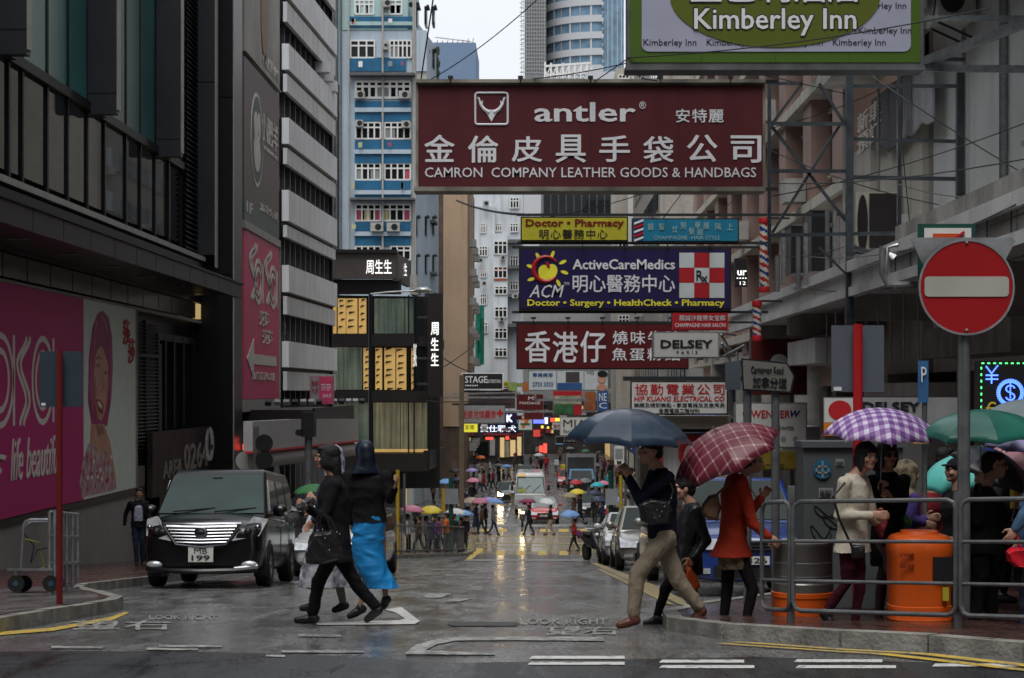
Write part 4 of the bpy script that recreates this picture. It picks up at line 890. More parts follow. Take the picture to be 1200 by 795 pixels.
# window cages and condensers on the salmon block
for (y, z) in ((47.5, 3.9), (52, 7.1), (58, 4.0), (58.5, 10.3), (66, 7.2), (74, 4.1), (70, 10.2), (49, 10.4), (63, 13.4)):
    PB('air_conditioner', M['acw'], kb, ((XR-.7, y, z), (XR-.12, y+.9, z+.65)))
wb2 = thing('plaster_building', 'stained white and cream plaster building over the concrete canopy at the right edge', 'building', (XR, 35, g(35)))
PB('white_wall', M['whiter'], wb2, ((XR, 15, 2.2), (XR+8, 36.2, 24)))
PB('cream_wall', M['creamr'], wb2, ((XR-.15, 36.2, 2.2), (XR+8, 44.5, zr(145, 39))))
PB('cream_pier', M['creamr'], wb2, ((XR-.3, 41, 2.2), (XR+.2, 44.6, zr(165, 41))))
PB('pale_return', M['whiter'], wb2, ((XR-.02, 36.2, zr(145, 39)), (XR+8, 39, 24)))
PB('wall_crack_strip', M['grime'], wb2, ((XR-.02, 35.9, 2.2), (XR+.1, 36.6, 24)))
f = PB('small_window', M['winglass'], wb2, ((XR-.03, 27.6, zr(165, 29)), (XR+.05, 29, zr(110, 29)))); PB('frame', M['steel'], f, ((XR-.08, 27.5, zr(165, 29)-.08), (XR, 29.1, zr(165, 29))))
PB('upper_overhang', M['grime'], wb2, ((XR-1.1, 15, zr(35, 36)), (XR+.1, 43, zr(18, 36))))
for z0 in (zr(35, 36)+1.5, zr(35, 36)+4.6, zr(35, 36)+8): PB('balcony_slab', M['grime'], wb2, ((XR-1.2, 38, z0), (XR, 44.5, z0+.3)))
PB('green_balcony', mat('faded_green_paint', (.06, .14, .07), .6, streak=.4), wb2, ((XR-1.15, 38.5, zr(35, 36)+.5), (XR-1.08, 44, zr(35, 36)+1.3)))
# torn banners on the cream wall
tb = thing('wall_banner', 'torn grey car advertisement banner flapping on the cream wall', 'banner', (XR-.3, 41, 7))
def bannerX(pts, m, name, X=XR-.32, dx=.0):
    s = MB(); s.prism([(YR(p, X), zr(q, YR(p, X))) for p, q in pts], X, X+.04, 'x'); return s.build(name, m, tb)
bannerX([(1021, 118), (1053, 92), (1053, 175), (1048, 171), (1040, 178), (1034, 170), (1028, 174), (1021, 176)], mat('slate_banner', (.07, .07, .085), .6, var=.2), 'panel')
bannerX([(1054, 92), (1068, 84), (1068, 160), (1062, 158), (1054, 172)], mat('pale_banner', (.3, .29, .31), .6, var=.3, c2=(.09, .09, .1), scale=1.6), 'panel', XR-.3)
bannerX([(1069, 84), (1093, 84), (1093, 142), (1086, 146), (1080, 143), (1069, 158)], mat('white_banner', (.38, .38, .4), .6, var=.2), 'panel', XR-.28)
textX('新車\n預訂', XR-.325, YR(1022, XR), YR(1051, XR), zr(172, 41), zr(125, 41), -1, M['print_w'], tb)
# concrete canopy over the right pavement
XCa = 5.2; zt0, zt1 = EYE+1.58, EYE+2.14
ca = thing('canopy', 'long weathered white concrete canopy with moulded edge over the right pavement', 'canopy', (XCa, 30, g(30)))
PB('slab', M['fascia'], ca, ((XCa+.15, 14, zt0+.1), (XR, 50, zt1-.04)))
for a, b, m_ in ((14, 20.3, M['grime']), (20.3, 27.6, M['grime']), (27.6, 35, M['fascia']), (35, 43, M['fascia']), (43, 50.1, M['fascia'])):
    PB('fascia', m_, ca, ((XCa, a, zt0+.15), (XCa+.15, b-.02, zt1))); PB('moulding', M['fascia'], ca, ((XCa-.08, a, zt1-.16), (XCa, b-.02, zt1+.02))); PB('moulding', M['fascia'], ca, ((XCa-.05, a, zt0), (XCa+.12, b-.02, zt0+.15)))
PB('parapet', M['grime'], ca, ((XCa+.1, 14, zt1), (XCa+.3, 27.7, zt1+.3)))
for i in range(12): PB('drip_rib', M['oldsteel'], ca, ((XCa-.015, 15+i*1.1, zt0+.15), (XCa, 15.03+i*1.1, zt1)))
for y in (16, 24, 32, 40, 47): PB('beam', M['grime'], ca, ((XCa+.2, y, zt0-.35), (XR, y+.4, zt0+.1)))
PB('lower_soffit', M['fascia'], ca, ((XCa+.3, 37, zt0-1.0), (XCa+1.3, 41, zt0-.5)))
# shops under the canopy: dark recessed interiors
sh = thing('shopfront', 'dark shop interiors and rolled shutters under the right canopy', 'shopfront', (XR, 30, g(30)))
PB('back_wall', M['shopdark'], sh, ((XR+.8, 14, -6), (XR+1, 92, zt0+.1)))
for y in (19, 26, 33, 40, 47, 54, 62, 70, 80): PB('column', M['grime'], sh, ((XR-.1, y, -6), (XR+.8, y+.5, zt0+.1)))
for k in range(26): 
    z = -.4+k*.14; PB('shutter_slat', M['oldsteel'], sh, ((XR+.0, 19.6, z), (XR+.05, 25.9, z+.11)))
PB('shop_ceiling_box', M['grime'], sh, ((XR-1.4, 14.2, 2.5), (XR, 17.5, 3.1)), ((XR-.9, 26.5, 2.4), (XR, 32.5, 2.9)))
for k in range(9): s = MB(); s.tube([(XCa+.5, 28+k*1.1, zt0), (XCa+.5, 28+k*1.1, zt0-1.1)], .015, 5); s.build('hanger_rod', M['steel'], sh)
PB('stall_shelf', M['fascia'], sh, ((XR-.7, 33.5, -.6), (XR, 39.5, 2.0)), ); PB('stall_shelf', mat('poster_mix', (.2, .1, .08), .6, c2=(.1, .1, .12), scale=3), sh, ((XR-.4, 40.6, -1.9), (XR, 46.8, 1.4)))
PB('upper_infill', M['creamr'], sh, ((XR-.05, 50, zt0-.4), (XR+.6, 92, 3.3)))
# kerbside wall on the far right pavement beyond canopy: low shop boards
for y, m_ in ((50.2, FAS[1]), (57, FAS[0]), (66, FAS[4]), (76, FAS[2])): PB('shop_board', m_, sh, ((XR-1.0, y, -.2), (XR, y+5.5, .9)))
# rooftop clutter on the canopy
cl = thing('condenser', 'big condenser seen from its dark back on the right canopy', 'air conditioner', W(1025, 295, 33))
def pbx(name, m, parent, px0, py0, px1, py1, Y, dep, off=0.): return fb(name, px0, py0, px1, py1, Y, dep, m, parent, off)
pbx('casing', mat('cream_casing', (.33, .32, .27), .6, streak=.4), cl, 1003, 225, 1051, 294, 33, .7); pbx('back_grille', M['darkclad'], cl, 1018.5, 227, 1050.5, 291, 33, .02, .03)
s = MB(); c = W(1010.5, 262, 33); s.prism([(c.x+.09*cos(k*pi/10), c.z+.5*sin(k*pi/10)) for k in range(20)], 32.95, 33, 'y'); s.build('fan_opening', M['black'], cl)
pbx('foot', M['darkrail'], cl, 1003, 294, 1055, 298, 33, .7)
for i, (a, b, c_, d_, lab) in enumerate(((927, 265, 941, 320, 'leftmost black condenser behind the steel frame'), (951, 247, 967, 318, 'tall black condenser between two grey pipes'), (941, 272, 950, 320, 'narrow grey condenser beside the tall black one'))):
    q = thing('condenser', lab, 'air conditioner', W(a, d_, 36+i)); pbx('casing', M['black'] if i < 2 else M['oldsteel'], q, a, b, c_, d_, 36+i, .9); pbx('lid', M['oldsteel'], q, a-1, b-1.5, c_+1, b, 36+i, .9, .02)
hp = thing('roof_pipes', 'bundle of grey vent pipes standing on the right canopy', 'pipes', W(975, 310, 35))
for x, y0, y1 in ((944, 262, 322), (969.5, 246, 322), (978, 245, 318), (986, 246, 316), (935.5, 275, 322), (918, 270, 322), (911, 300, 330)): s = MB(); s.tube([W(x, y0, 35), W(x, y1+12, 35)], .045, 8); s.build('pipe', M['steel'] if x % 2 < 1 else M['oldsteel'], hp)
s = MB(); s.tube([W(1048, 262+40, 26), W(1034, 290, 26), W(1034, 320, 26), W(1040, 334, 26), W(1075, 334, 26)], .05, 8); s.tube([W(1052, 287, 26), W(1040, 290, 26), W(1038, 330, 26), W(1050, 338, 26)], .03, 8); s.build('bent_pipe', M['steel'], hp)
# ---------------------------------------------------------------- steel sign frame
ft = thing('steel_frame', 'tall galvanised steel frame that carries the hanging signs over the right kerb', 'steel frame', W(995, 460, 31))
M['girder'] = mat('painted_girder', (.055, .065, .075), .45, .4, var=.3, scale=5)
def girder(name, a, b, w_, Y=31, d_=None): 
    s = MB(); s.bar(W(*a, Y), W(*b, Y), w_*Y/F, (d_ or w_)*Y/F); return s.build(name, M['girder'], ft, smooth=0)
girder('post', (995.5, 60), (995.5, 400), 8.5); girder('post', (1125, 84), (1125, 275), 9, 31.3); girder('post', (901.5, 96), (901.5, 300), 4); girder('post', (1054, 90), (1054, 290), 4, 31.4)
for a, b, w_ in (((996, 101), (1130, 101), 4), ((996, 163), (1120, 166), 4), ((996, 208), (1120, 210), 4.5), ((902, 200.5), (992, 201), 4), ((902, 145), (990, 145.5), 4), ((902, 276), (1075, 273), 4), ((996, 68), (1130, 70), 4)): girder('crossbar', a, b, w_, 31.1)
for a, b in (((905, 145), (940, 98)), ((960, 98), (990, 146)), ((904, 148), (992, 260)), ((984, 147), (905, 273)), ((940, 98), (905, 98))): girder('brace', a, b, 3.4, 31.2)
girder('brace', (1000, 290), (1040, 303), 5); girder('brace', (1015, 303), (1040, 330), 3.5); girder('brace', (960, 290), (1000, 330), 2.5)
s = MB(); s.bar(W(1085, 72, 30), W(1250, 8, 26), .13); s.bar(W(1084, 80, 30), W(1260, 82, 28), .11); s.bar(W(1085, 22, 30), W(1250, 22, 28), .09); s.build('bracket_arm', M['steel'], ft, smooth=0)
# ================================================================ hanging signs
SG = {'maroon': mat('maroon_sign_face', (.075, .009, .014), .6, var=.05, streak=.08), 'navy': mat('navy_sign_face', (.022, .016, .07), .3, var=.05), 'yellow': mat('yellow_sign_face', (.42, .38, .03), .4, var=.08, streak=.2),
      'blue': mat('blue_sign_face', (.012, .16, .27), .4, var=.08, streak=.15), 'red': mat('red_sign_face', (.36, .012, .018), .55, var=.06), 'white': mat('white_sign_face', (.5, .5, .48), .35, var=.05, streak=.15),
      'dred': mat('dark_red_sign_face', (.09, .012, .014), .35, var=.08), 'green': mat('green_sign_face', (.055, .11, .008), .5, var=.06), 'lav': mat('lavender_sign_face', (.33, .34, .44), .5, var=.04), 'olive': mat('olive_oval', (.085, .105, .006), .5, var=.05),
      'grey': mat('grey_sign_face', (.24, .24, .25), .45, var=.1, streak=.3), 'black': mat('black_sign_face', (.02, .018, .018), .35), 'sky': mat('pale_sign_face', (.5, .54, .55), .4, var=.06, streak=.1)}
M['ltr'] = mat('silver_letters', (.66, .67, .7), .4, var=.04); M['bltr'] = mat('black_letters', (.015, .015, .02), .4); M['rltr'] = mat('red_letters', (.4, .015, .02), .4); M['yltr'] = mat('yellow_letters', (.75, .7, .05), .4)
M['ssteel'] = mat('stained_sign_edge', (.2, .19, .16), .6, .3, var=.5, scale=2, streak=.5)
def sign(label, x0, y0, x1, y1, Y, face, dep=.35, fr=2.2, frm=None, name='hanging_sign', cat='sign', tilt=0, face_h=0):
    t = thing(name, label, cat, W((x0+x1)/2, y1, Y))
    if x1-x0 > 180:
        for k in (1, 2, 3): xs = x0+(x1-x0)*k/4; fb('sheet_joint', xs, y0+fr+.5, xs+.5, y1-fr-.5, Y, .004, M['black'], t, .0135)
        for k in range(5): xl = x0+(x1-x0)*(k+.5)/5; q = MB(); q.bar(W(xl, y0-1, Y), W(xl, y0-6, Y-.5), .02); q.bar(W(xl-3, y0-6, Y-.5), W(xl+3, y0-6, Y-.5), .05); q.build('lamp_arm', M['darkrail'], t)
    fb('sign_box', x0, y0, x1, y1, Y, dep, frm or M['ssteel'], t); fb('face', x0+fr, y0+fr, x1-fr, y1-fr, Y, .01, face if not isinstance(face, str) else SG[face], t, .012)
    return t
def hang(t, x0, x1, y, Y, w_=.05, z=None):
    s = MB(); s.bar(W(x0, y, Y+.2), W(x1, y, Y+.2), w_); s.build('support_bar', M['darkrail'], t)
T_ = lambda s, b, Y, m, t, **k: text(s, b, Y-.013, m, t, **k)
def wire(a, b, Y0, Y1, r=.012, sag=0., parent=None, name='cable'):
    A, B = W(*a, Y0), W(*b, Y1); s = MB(); s.tube([A.lerp(B, k/10)-Vector((0, 0, sag*4*(k/10)*(1-k/10))) for k in range(11)], r, 5); return s.build(name, M['black'], parent)
# hotel sign at the top
Y = 27
t = sign('huge green framed hotel sign with an olive oval and repeated lettering, topmost of the signs', 735, -62, 1082, 77, Y, 'green', .5, 3.5, M['oldsteel'])
s = MB(); a, b = W(752, 61, Y), W(1067, -50, Y); r = .1
pts = []
for cx_, cz_, a0 in ((b.x-r, b.z-r, 0), (a.x+r, b.z-r, 90), (a.x+r, a.z+r, 180), (b.x-r, a.z+r, 270)): pts += [(cx_+r*cos(radians(a0+k*15)), cz_+r*sin(radians(a0+k*15))) for k in range(7)]
s.prism(pts, Y-.026, Y-.012, 'y'); s.build('inner_panel', SG['lav'], t)
s = MB(); c = W(908, -4, Y); s.prism([(c.x+1.51*cos(k*pi/32), c.z+.74*sin(k*pi/32)) for k in range(64)], Y-.04, Y-.02, 'y'); s.build('oval', SG['olive'], t)
k = 0
for row, y in enumerate((8, 22, 37, 51)):
    for x0 in ((754, 828, 902, 976) if row % 2 else (780, 850, 930, 1000)):
        xs_ = x0+(6 if row == 2 else 0)
        if y < 40 and 775 < xs_+31 < 1030: continue
        text('Kimberley Inn', (xs_, y-5, xs_+62, y+5), Y-.028, M['bltr'], t, bold=.008, name='small_lettering', dep=.004)
text('Kimberley Inn', (812, 8, 1005, 44), Y-.043, M['bltr'], t, bold=.075, dep=.006); text('Kimberley Inn', (813.5, 10, 1003.5, 42), Y-.05, M['ltr'], t, bold=.02, dep=.006)
text('金巴利酒店', (806, -26, 1010, 5), Y-.043, M['bltr'], t, bold=.06, dep=.006); text('金巴利酒店', (808, -24, 1008, 3), Y-.05, M['ltr'], t, bold=.02, dep=.006)
fb('bottom_gutter', 733, 77, 1084, 82, Y, .5, M['oldsteel'], t)
# maroon leather goods sign
Y = 30
t = sign('long maroon leather goods sign with a deer head badge and silver lettering', 487, 97, 897, 224, Y, 'maroon', .45, 3.2)
fb('top_flashing', 487, 93.5, 897, 97.5, Y-.05, .5, M['ssteel'], t, .05); fb('bottom_gutter', 485, 219.5, 897, 224.5, Y-.05, .5, M['ssteel'], t, .06)
L = M['ltr']
T_('antler', (626, 120, 745, 143), Y, L, t, bold=.03); T_('®', (749, 119, 757, 128), Y, L, t); T_('安特麗', (792, 128, 848, 144), Y, L, t, bold=.025, space=1.1)
for i, c_ in enumerate('金倫皮具手袋公司'):
    x = 497+i*51.3; T_(c_, (x, 158+(i % 3), x+36, 190+(i % 2)), Y, L, t, bold=.045, shear=-.0, name='character')
T_('CAMRON  COMPANY LEATHER GOODS & HANDBAGS', (498, 196.5, 886, 208), Y, L, t, bold=.012)
def frame2(x0, y0, x1, y1, Y, w_, m, t, r=3.):
    s = MB(); pts = []
    for cx_, cy_, a0 in ((x1-r, y0+r, -90), (x1-r, y1-r, 0), (x0+r, y1-r, 90), (x0+r, y0+r, 180)): pts += [(cx_+r*cos(radians(a0+k*22.5)), cy_+r*sin(radians(a0+k*22.5))) for k in range(5)]
    pts += [pts[0]]; s.tube([W(a_, b_, Y-.02) for a_, b_ in pts], w_, 6); return s.build('badge_frame', m, t)
frame2(557, 109, 595, 146, Y, .018, L, t)
for sx in (-1, 1):
    s = MB(); s.tube([W(576+sx*a_, b_, Y-.018) for a_, b_ in ((3, 132), (9, 128), (13, 122), (15, 114))], [.035, .03, .022, .01], 6)
    s.tube([W(576+sx*a_, b_, Y-.018) for a_, b_ in ((12, 124), (10.5, 118))], [.02, .008], 6); s.tube([W(576+sx*a_, b_, Y-.018) for a_, b_ in ((14, 118), (16.5, 114))], [.014, .006], 6); s.build('antler_mark', L, t)
s = MB(); s.prism([(W(x, y, Y).x, W(x, y, Y).z) for x, y in ((567, 129), (585, 129), (580, 136), (576, 143), (572, 136))], Y-.03, Y-.012, 'y'); s.build('deer_head_mark', L, t)
s = MB(); s.bar(W(895, 96, Y+.3), W(910, 96, Y+1), .06); s.bar(W(895, 222, Y+.3), W(910, 222, Y+1), .06); s.bar(W(493, 95, Y+.2), W(512, -30, Y-3), .02); s.build('support_bar', M['darkrail'], t)
# yellow and teal pair
Y = 36
t = sign('yellow clinic sign with red and black lettering, left of the teal barber sign', 610, 254, 736, 283, Y, 'yellow', .3, 1.6, M['black']); hang(t, 606, 990, 252, Y); hang(t, 606, 900, 285, Y)
T_('Doctor • Pharmacy', (616, 257, 731, 268), Y, mat('brown_red_letters', (.16, .01, .01), .4), t, bold=.045); T_('明心醫務中心', (632, 269, 712, 280), Y, M['bltr'], t, bold=.008, space=1.15)
t = sign('teal blue barber sign with a striped pole print at its left end', 741, 256, 866, 284, Y, 'blue', .3, 1.4, M['black'])
for k in range(5): 
    s = MB(); y = 258+k*5; s.prism([(W(p, q, Y).x, W(p, q, Y).z) for p, q in ((743, y+3), (754, y-1), (754, y+1.6), (743, y+5.6))], Y-.02, Y-.013, 'y'); s.build('stripe', M['rltr'] if k % 2 else M['ltr'], t)
fb('striped_end', 743, 258, 754, 282, Y, .01, SG['navy'], t, .014)
for c_, x, y in (('靚', 759, 262), ('髮', 772, 262), ('廿', 787, 265), ('男', 797, 261), ('華', 814, 260), ('麗', 824, 261), ('陽', 838, 262), ('上', 852, 262), ('髮', 807, 267), ('廊', 817, 268)): T_(c_, (x, y, x+7, y+8), Y, mat('pale_blue_letters', (.25, .42, .45), .5), t, name='character', bold=.01)
T_('CHAMPAGNE  HAIR STYLE', (766, 276.5, 844, 281), Y, MATS['pale_blue_letters'], t)
# purple clinic sign
Y = 38
t = sign('purple navy clinic sign with a sun and apple emblem and a red and white chequer', 608, 290.5, 857, 364, Y, 'navy', .35, 2.4, M['darkclad']); hang(t, 600, 900, 290, Y); hang(t, 600, 900, 366, Y)
T_('ActiveCareMedics', (671, 304, 791, 316), Y, L, t, bold=.04); T_('明心醫務中心', (671, 322, 791, 343), Y, L, t, bold=.025)
T_('Doctor • Surgery • HealthCheck • Pharmacy', (618, 351, 849, 361), Y, M['yltr'], t, bold=.045); T_('ACM', (620, 334, 661, 349), Y, L, t, shear=.3, bold=.01); T_('TM', (661, 331, 667, 334.5), Y, L, t)
def disc(px, py, rx, ry, Y, m, t, name, th=.02, n=28, rot=0.):
    s = MB(); c = W(px, py, Y); rx, ry = rx*Y/F, ry*Y/F; P = []
    for k in range(n): x, z = rx*cos(2*pi*k/n), ry*sin(2*pi*k/n); P.append((c.x+x*cos(rot)-z*sin(rot), c.z+x*sin(rot)+z*cos(rot)))
    s.prism(P, Y-th, Y-.012, 'y'); return s.build(name, m, t)
s = MB(); s.tube([W(640+14*cos(a_*pi/180)*1.05, 315.5-14.5*sin(a_*pi/180), Y-.014) for a_ in range(35, 395-60, 15)], [.02+.03*sin(pi*k/20) for k in range(20)], 6); s.build('emblem_ring', M['rltr'], t)
disc(638.5, 320, 7.5, 9.5, Y, M['yltr'], t, 'emblem_apple', .024, rot=.25); disc(646, 318.5, 7, 9, Y, M['yltr'], t, 'emblem_apple', .026, rot=-.3); disc(642, 311, 2, 4.5, Y, M['rltr'], t, 'emblem_leaf', .03, rot=.4)
for x, y, r_ in ((621.5, 312.5, .35), (630.5, 300.5, 1.0), (647.5, 298.5, -1.2), (659.5, 307.5, -.45), (661.5, 319.5, .35), (654.5, 332, 1.1), (622.5, 327.5, -.3)): disc(x, y, 4.6, 2, Y, M['yltr'], t, 'emblem_ray', .02, 16, -r_ if 0 else r_*-1)
for i in range(3):
    for j in range(3): fb('chequer_square', 796+i*17.7, 296.5+j*17.7, 796+(i+1)*17.7-.3, 296.5+(j+1)*17.7-.3, Y, .005, SG['red'] if (i+j) % 2 else SG['sky'], t, .018)
T_('R', (816, 317, 824, 329), Y-.01, M['bltr'], t, bold=.01); T_('x', (822, 324, 829, 331), Y-.01, M['bltr'], t, bold=.01)
# brown roast-meat restaurant sign
Y = 43
t = sign('brown-red restaurant sign with three large brush characters, partly behind the white sign', 605, 379, 807, 433, Y, 'dred', .35, 1.6, M['darkclad']); hang(t, 600, 900, 378, Y)
for i, c_ in enumerate('香港仔'): T_(c_, (615+i*32.5, 388+(i == 1)*1, 645+i*32.5, 425), Y, L, t, bold=.04, name='character')
T_('燒味牛腩', (718, 388, 797, 404), Y, L, t, bold=.02, space=1.2); T_('魚蛋粉麵', (717, 408, 797, 423), Y, L, t, bold=.02, space=1.2)
# small red and white signs
Y = 36.5
t = sign('small red hair salon sign under the purple clinic sign', 788, 367, 853, 387, Y, 'red', .2, 1, M['rltr']); T_('靚誠沙龍男女宝廊', (796, 369.5, 850, 376), Y, M['ltr'], t); T_('CHAMPAGNE HAIR SALON', (791, 379, 850, 383.5), Y, M['ltr'], t)
Y = 34
t = sign('white luggage shop sign in front of the brown restaurant sign', 765, 389, 843, 420, Y, 'white', .3, 1.6, M['steel']); T_('DELSEY', (774, 398.5, 835, 408), Y, M['bltr'], t, bold=.05); T_('P  A  R  I  S', (793, 411.5, 817, 414.5), Y, M['bltr'], t)
s = MB()
for p, q in (((843, 391), (862, 393)), ((843, 418), (862, 416)), ((845, 392), (860, 418)), ((848, 418), (872, 405)), ((846, 402), (858, 430))): s.bar(W(*p, Y), W(*q, Y+.5), .035)
s.build('bracket', M['steel'], t, smooth=0)
Y = 50
t = sign('cream electrical shop sign with red characters above the beige awning', 739, 447, 853, 486, Y, 'white', .3, 1.4, M['darkclad'])
T_('協勤電業公司', (744, 450, 849, 463), Y, M['rltr'], t, bold=.02, space=1.25); T_('HIP KUANG ELECTRICAL CO', (743, 464.5, 849, 470.5), Y, M['rltr'], t, bold=.03, shear=.15); T_('鎖類及精配鎖匙 • 家庭電器及五金用品', (743, 472.5, 849, 477.5), Y, M['bltr'], t); T_('各類電路工程材料', (772, 479, 820, 484), Y, M['bltr'], t)
hang(t, 730, 900, 444, Y, .12)
# beige awning, striped wall and round red logo below it
ab = thing('awning', 'beige awning board under the cream electrical sign', 'awning', W(815, 503, 50.5)); fb('board', 768, 487.5, 856, 503, 50.5, .8, mat('beige_board', (.42, .38, .3), .6, var=.08, streak=.25), ab); fb('shadow_gap', 766, 503.3, 858, 507, 50.6, .7, M['black'], ab)
sw = thing('shop_hoarding', 'ribbed white hoarding with a round red logo behind the man with the blue umbrella', 'hoarding', W(822, 600, 51))
fb('backing', 770, 507.5, 872, 575, 51.2, .2, M['white'], sw)
for k in range(17): fb('rib', 771+k*6, 508, 774.5+k*6, 574, 51.2, .02, M['white'], sw, .06)
fb('red_post', 770, 512, 776, 560, 51, .1, M['redprint'], sw, .12)
disc(814, 532, 19, 23, 51.1, M['redprint'], sw, 'logo_disc', .16); disc(815, 534, 14, 17, 51.1, M['white'], sw, 'logo_ring', .18); disc(816, 535, 10, 13, 51.1, M['redprint'], sw, 'logo_disc', .2); fb('logo_stem', 812, 527, 817, 550, 51, .1, M['white'], sw, .14)
# WENGER board and yellow board, maroon panel behind the street name sign
t = sign('off-white watch and luggage board reading WENGER beside the street name poles', 861, 472, 946, 525, 42, 'white', .3, 1.5, M['steel'], name='shop_sign'); T_('WENGER', (880, 481, 926, 490), 42, M['rltr'], t, bold=.025); T_('W', (926, 481, 938, 489), 42, mat('dark_blue_letters', (.02, .03, .12), .4), t, bold=.06, shear=.3); disc(874, 485, 4, 4.5, 42, M['rltr'], t, 'round_mark')
T_('GENUINE SWISS', (880, 500, 930, 504), 42, M['bltr'], t)
for x in (884, 900, 918, 932): disc(x, 515, 3, 3.4, 42, SG['grey'], t, 'round_mark')
t = sign('mustard yellow board under the WENGER board', 884, 528, 941, 551, 41.8, mat('mustard_board', (.2, .14, .02), .5, var=.25), .3, 1, name='shop_sign'); T_('MIN T.TUNG', (887, 544, 918, 549), 41.8, M['bltr'], t)
t = sign('maroon board with a half-seen pale circle behind the street name sign', 879, 397, 946, 463, 44, 'dred', .3, 1, M['oldsteel'], name='shop_sign'); disc(913, 424, 10, 9, 44, M['ltr'], t, 'pale_circle')
t = sign('white board with a big red dot and black lettering behind the purple check umbrella', 964, 465, 1128, 512, 21, 'grey', .2, 1, M['darkclad'], name='shop_sign'); disc(984, 481, 13.5, 11.5, 21, M['rltr'], t, 'red_dot'); T_('DELSEY', (1010, 471, 1078, 482), 21, M['bltr'], t, bold=.06); fb('orange_corner', 965, 496, 977, 511, 21, .01, mat('orange_print', (.5, .15, .01), .5), t, .02)
fb('white_part', 966, 467, 1000, 495, 21, .005, SG['white'], t, .014)
# barber poles
for x0, x1, y0, y1, lab in ((889, 902, 255, 343, 'long spiral barber pole hanging left of the steel frame'), (881, 893, 352, 400, 'short barber pole below the long one')):
    Y = 37; t = thing('barber_pole', lab, 'barber pole', W((x0+x1)/2, y1, Y)); c0, c1 = W((x0+x1)/2, y1-7, Y), W((x0+x1)/2, y0+7, Y); R_ = (x1-x0)/2*Y/F*.85
    s = MB(); n_, hN = 12, 40; vs = []
    for j in range(hN+1):
        for k in range(n_): a_ = 2*pi*k/n_; vs.append((c0.x+R_*cos(a_), Y+R_*sin(a_), c0.z+(c1.z-c0.z)*j/hN))
    s.v = vs; s.ms = [mat('pole_cream', (.5, .48, .4), .3, coat=.5), mat('pole_red', (.35, .02, .02), .3, coat=.5), mat('pole_blue', (.01, .03, .2), .3, coat=.5)]
    per = hN/(4.5 if y1-y0 > 60 else 2.5)
    for j in range(hN):
        for k in range(n_): ph = ((j/per)+k/n_) % 1; s.f.append((j*n_+k, j*n_+(k+1) % n_, (j+1)*n_+(k+1) % n_, (j+1)*n_+k)); s.m.append(1 if ph < .25 else 2 if .5 < ph < .75 else 0)
    s.build('striped_glass', None, t)
    for z0, z1 in ((c1.z, c1.z+.11), (c0.z-.11, c0.z)): q = MB(); q.lathe([(R_*1.15, z0), (R_*1.2, (z0+z1)/2), (R_*1.05, z1)], (c0.x, Y, 0), 14); q.build('cap', SG['red'], t)
    q = MB(); q.bar((c0.x, Y, c1.z+.1), (c0.x+.5, Y, c1.z+.1), .04); q.build('bracket', M['darkrail'], t)
# narrow LED board by the clinic sign
t = sign('small dark sign with white lettering just right of the purple clinic sign', 861, 303, 876, 336, 41, 'black', .2, 1, M['darkrail']); T_('ur', (864, 317, 875, 323), 41, M['lit'], t, bold=.03); T_('12', (867, 330, 874, 334), 41, M['lit'], t); T_('••••', (863, 325.5, 875, 327), 41, M['lit'], t)
# far signs ------------------------------------------------------
def fsign(label, x0, y0, x1, y1, Y, face, txt=(), fr=1., frm=None, bars=()):
    t = sign(label, x0, y0, x1, y1, Y, face, .4, fr, frm or M['steel'])
    for s_, b, m, *o in txt: T_(s_, b, Y, m, t, **(o[0] if o else {}))
    for a_, b_, y in bars: hang(t, a_, b_, y, Y, .1)
    return t
SD = mat('sign_blue_print', (.03, .09, .25), .5)
t = fsign('pale advertisement board with a phone number, a bag and a woman below the brown sign', 619, 434, 713, 458, 72, 'sky', [('2733 3333', (624, 448, 648, 453), SD, {'bold': .03}), ('專業美容', (624, 437, 648, 442), SD), ('YO', (687, 435, 696, 439), M['bltr'])])
fb('blue_panel', 653, 449, 682, 456.5, 72, .01, SD, t, .03); fb('bag_print', 663, 436, 679, 448, 72, .01, M['brownclad'], t, .03); disc(705, 443, 5, 6.5, 72, skin, t, 'printed_face', .04); disc(706, 438.5, 6, 4, 72, M['bltr'], t, 'printed_hair', .045); disc(705, 454, 6, 4, 72, skin, t, 'printed_shoulders', .035)
fb('panel_joint', 652, 435, 652.6, 457, 72, .01, M['oldsteel'], t, .03); fb('panel_joint', 684, 435, 684.6, 457, 72, .01, M['oldsteel'], t, .03)
t = fsign('black and white framed shop sign reading STAGE', 541, 437, 590, 457, 104, 'black', [('STAGE', (545, 441, 571, 449), M['ltr'], {'bold': .02}), ('ENTERTAIN', (571, 445, 587, 449), M['ltr']), ('••••••••', (545, 451, 560, 453), M['ltr'])], 1.2, M['ltr'], [(538, 600, 459)])
fsign('grey sign with red characters and a cross over the lit yellow shop', 537, 475, 592, 496, 100, 'grey', [('金英兌換藥房', (541, 481, 581, 491), M['rltr'], {'bold': .03}), ('✚', (582, 480, 590, 489), M['rltr'])], .6, M['oldsteel'], [(530, 600, 474)])
M['neonw'] = mat('white_blue_neon', (.7, .75, .9), .4, emit=(.8, .86, 1), es=1.1); M['neonb'] = mat('blue_neon', (.1, .12, .6), .4, emit=(.15, .2, 1), es=1.2); M['neonr'] = mat('red_neon', (.7, .05, .05), .4, emit=(1, .08, .05), es=1.3); M['neony'] = mat('yellow_neon', (.7, .5, .05), .4, emit=(1, .7, .1), es=1.0); M['neong'] = mat('green_neon', (.05, .6, .1), .4, emit=(.05, 1, .3), es=1.2)
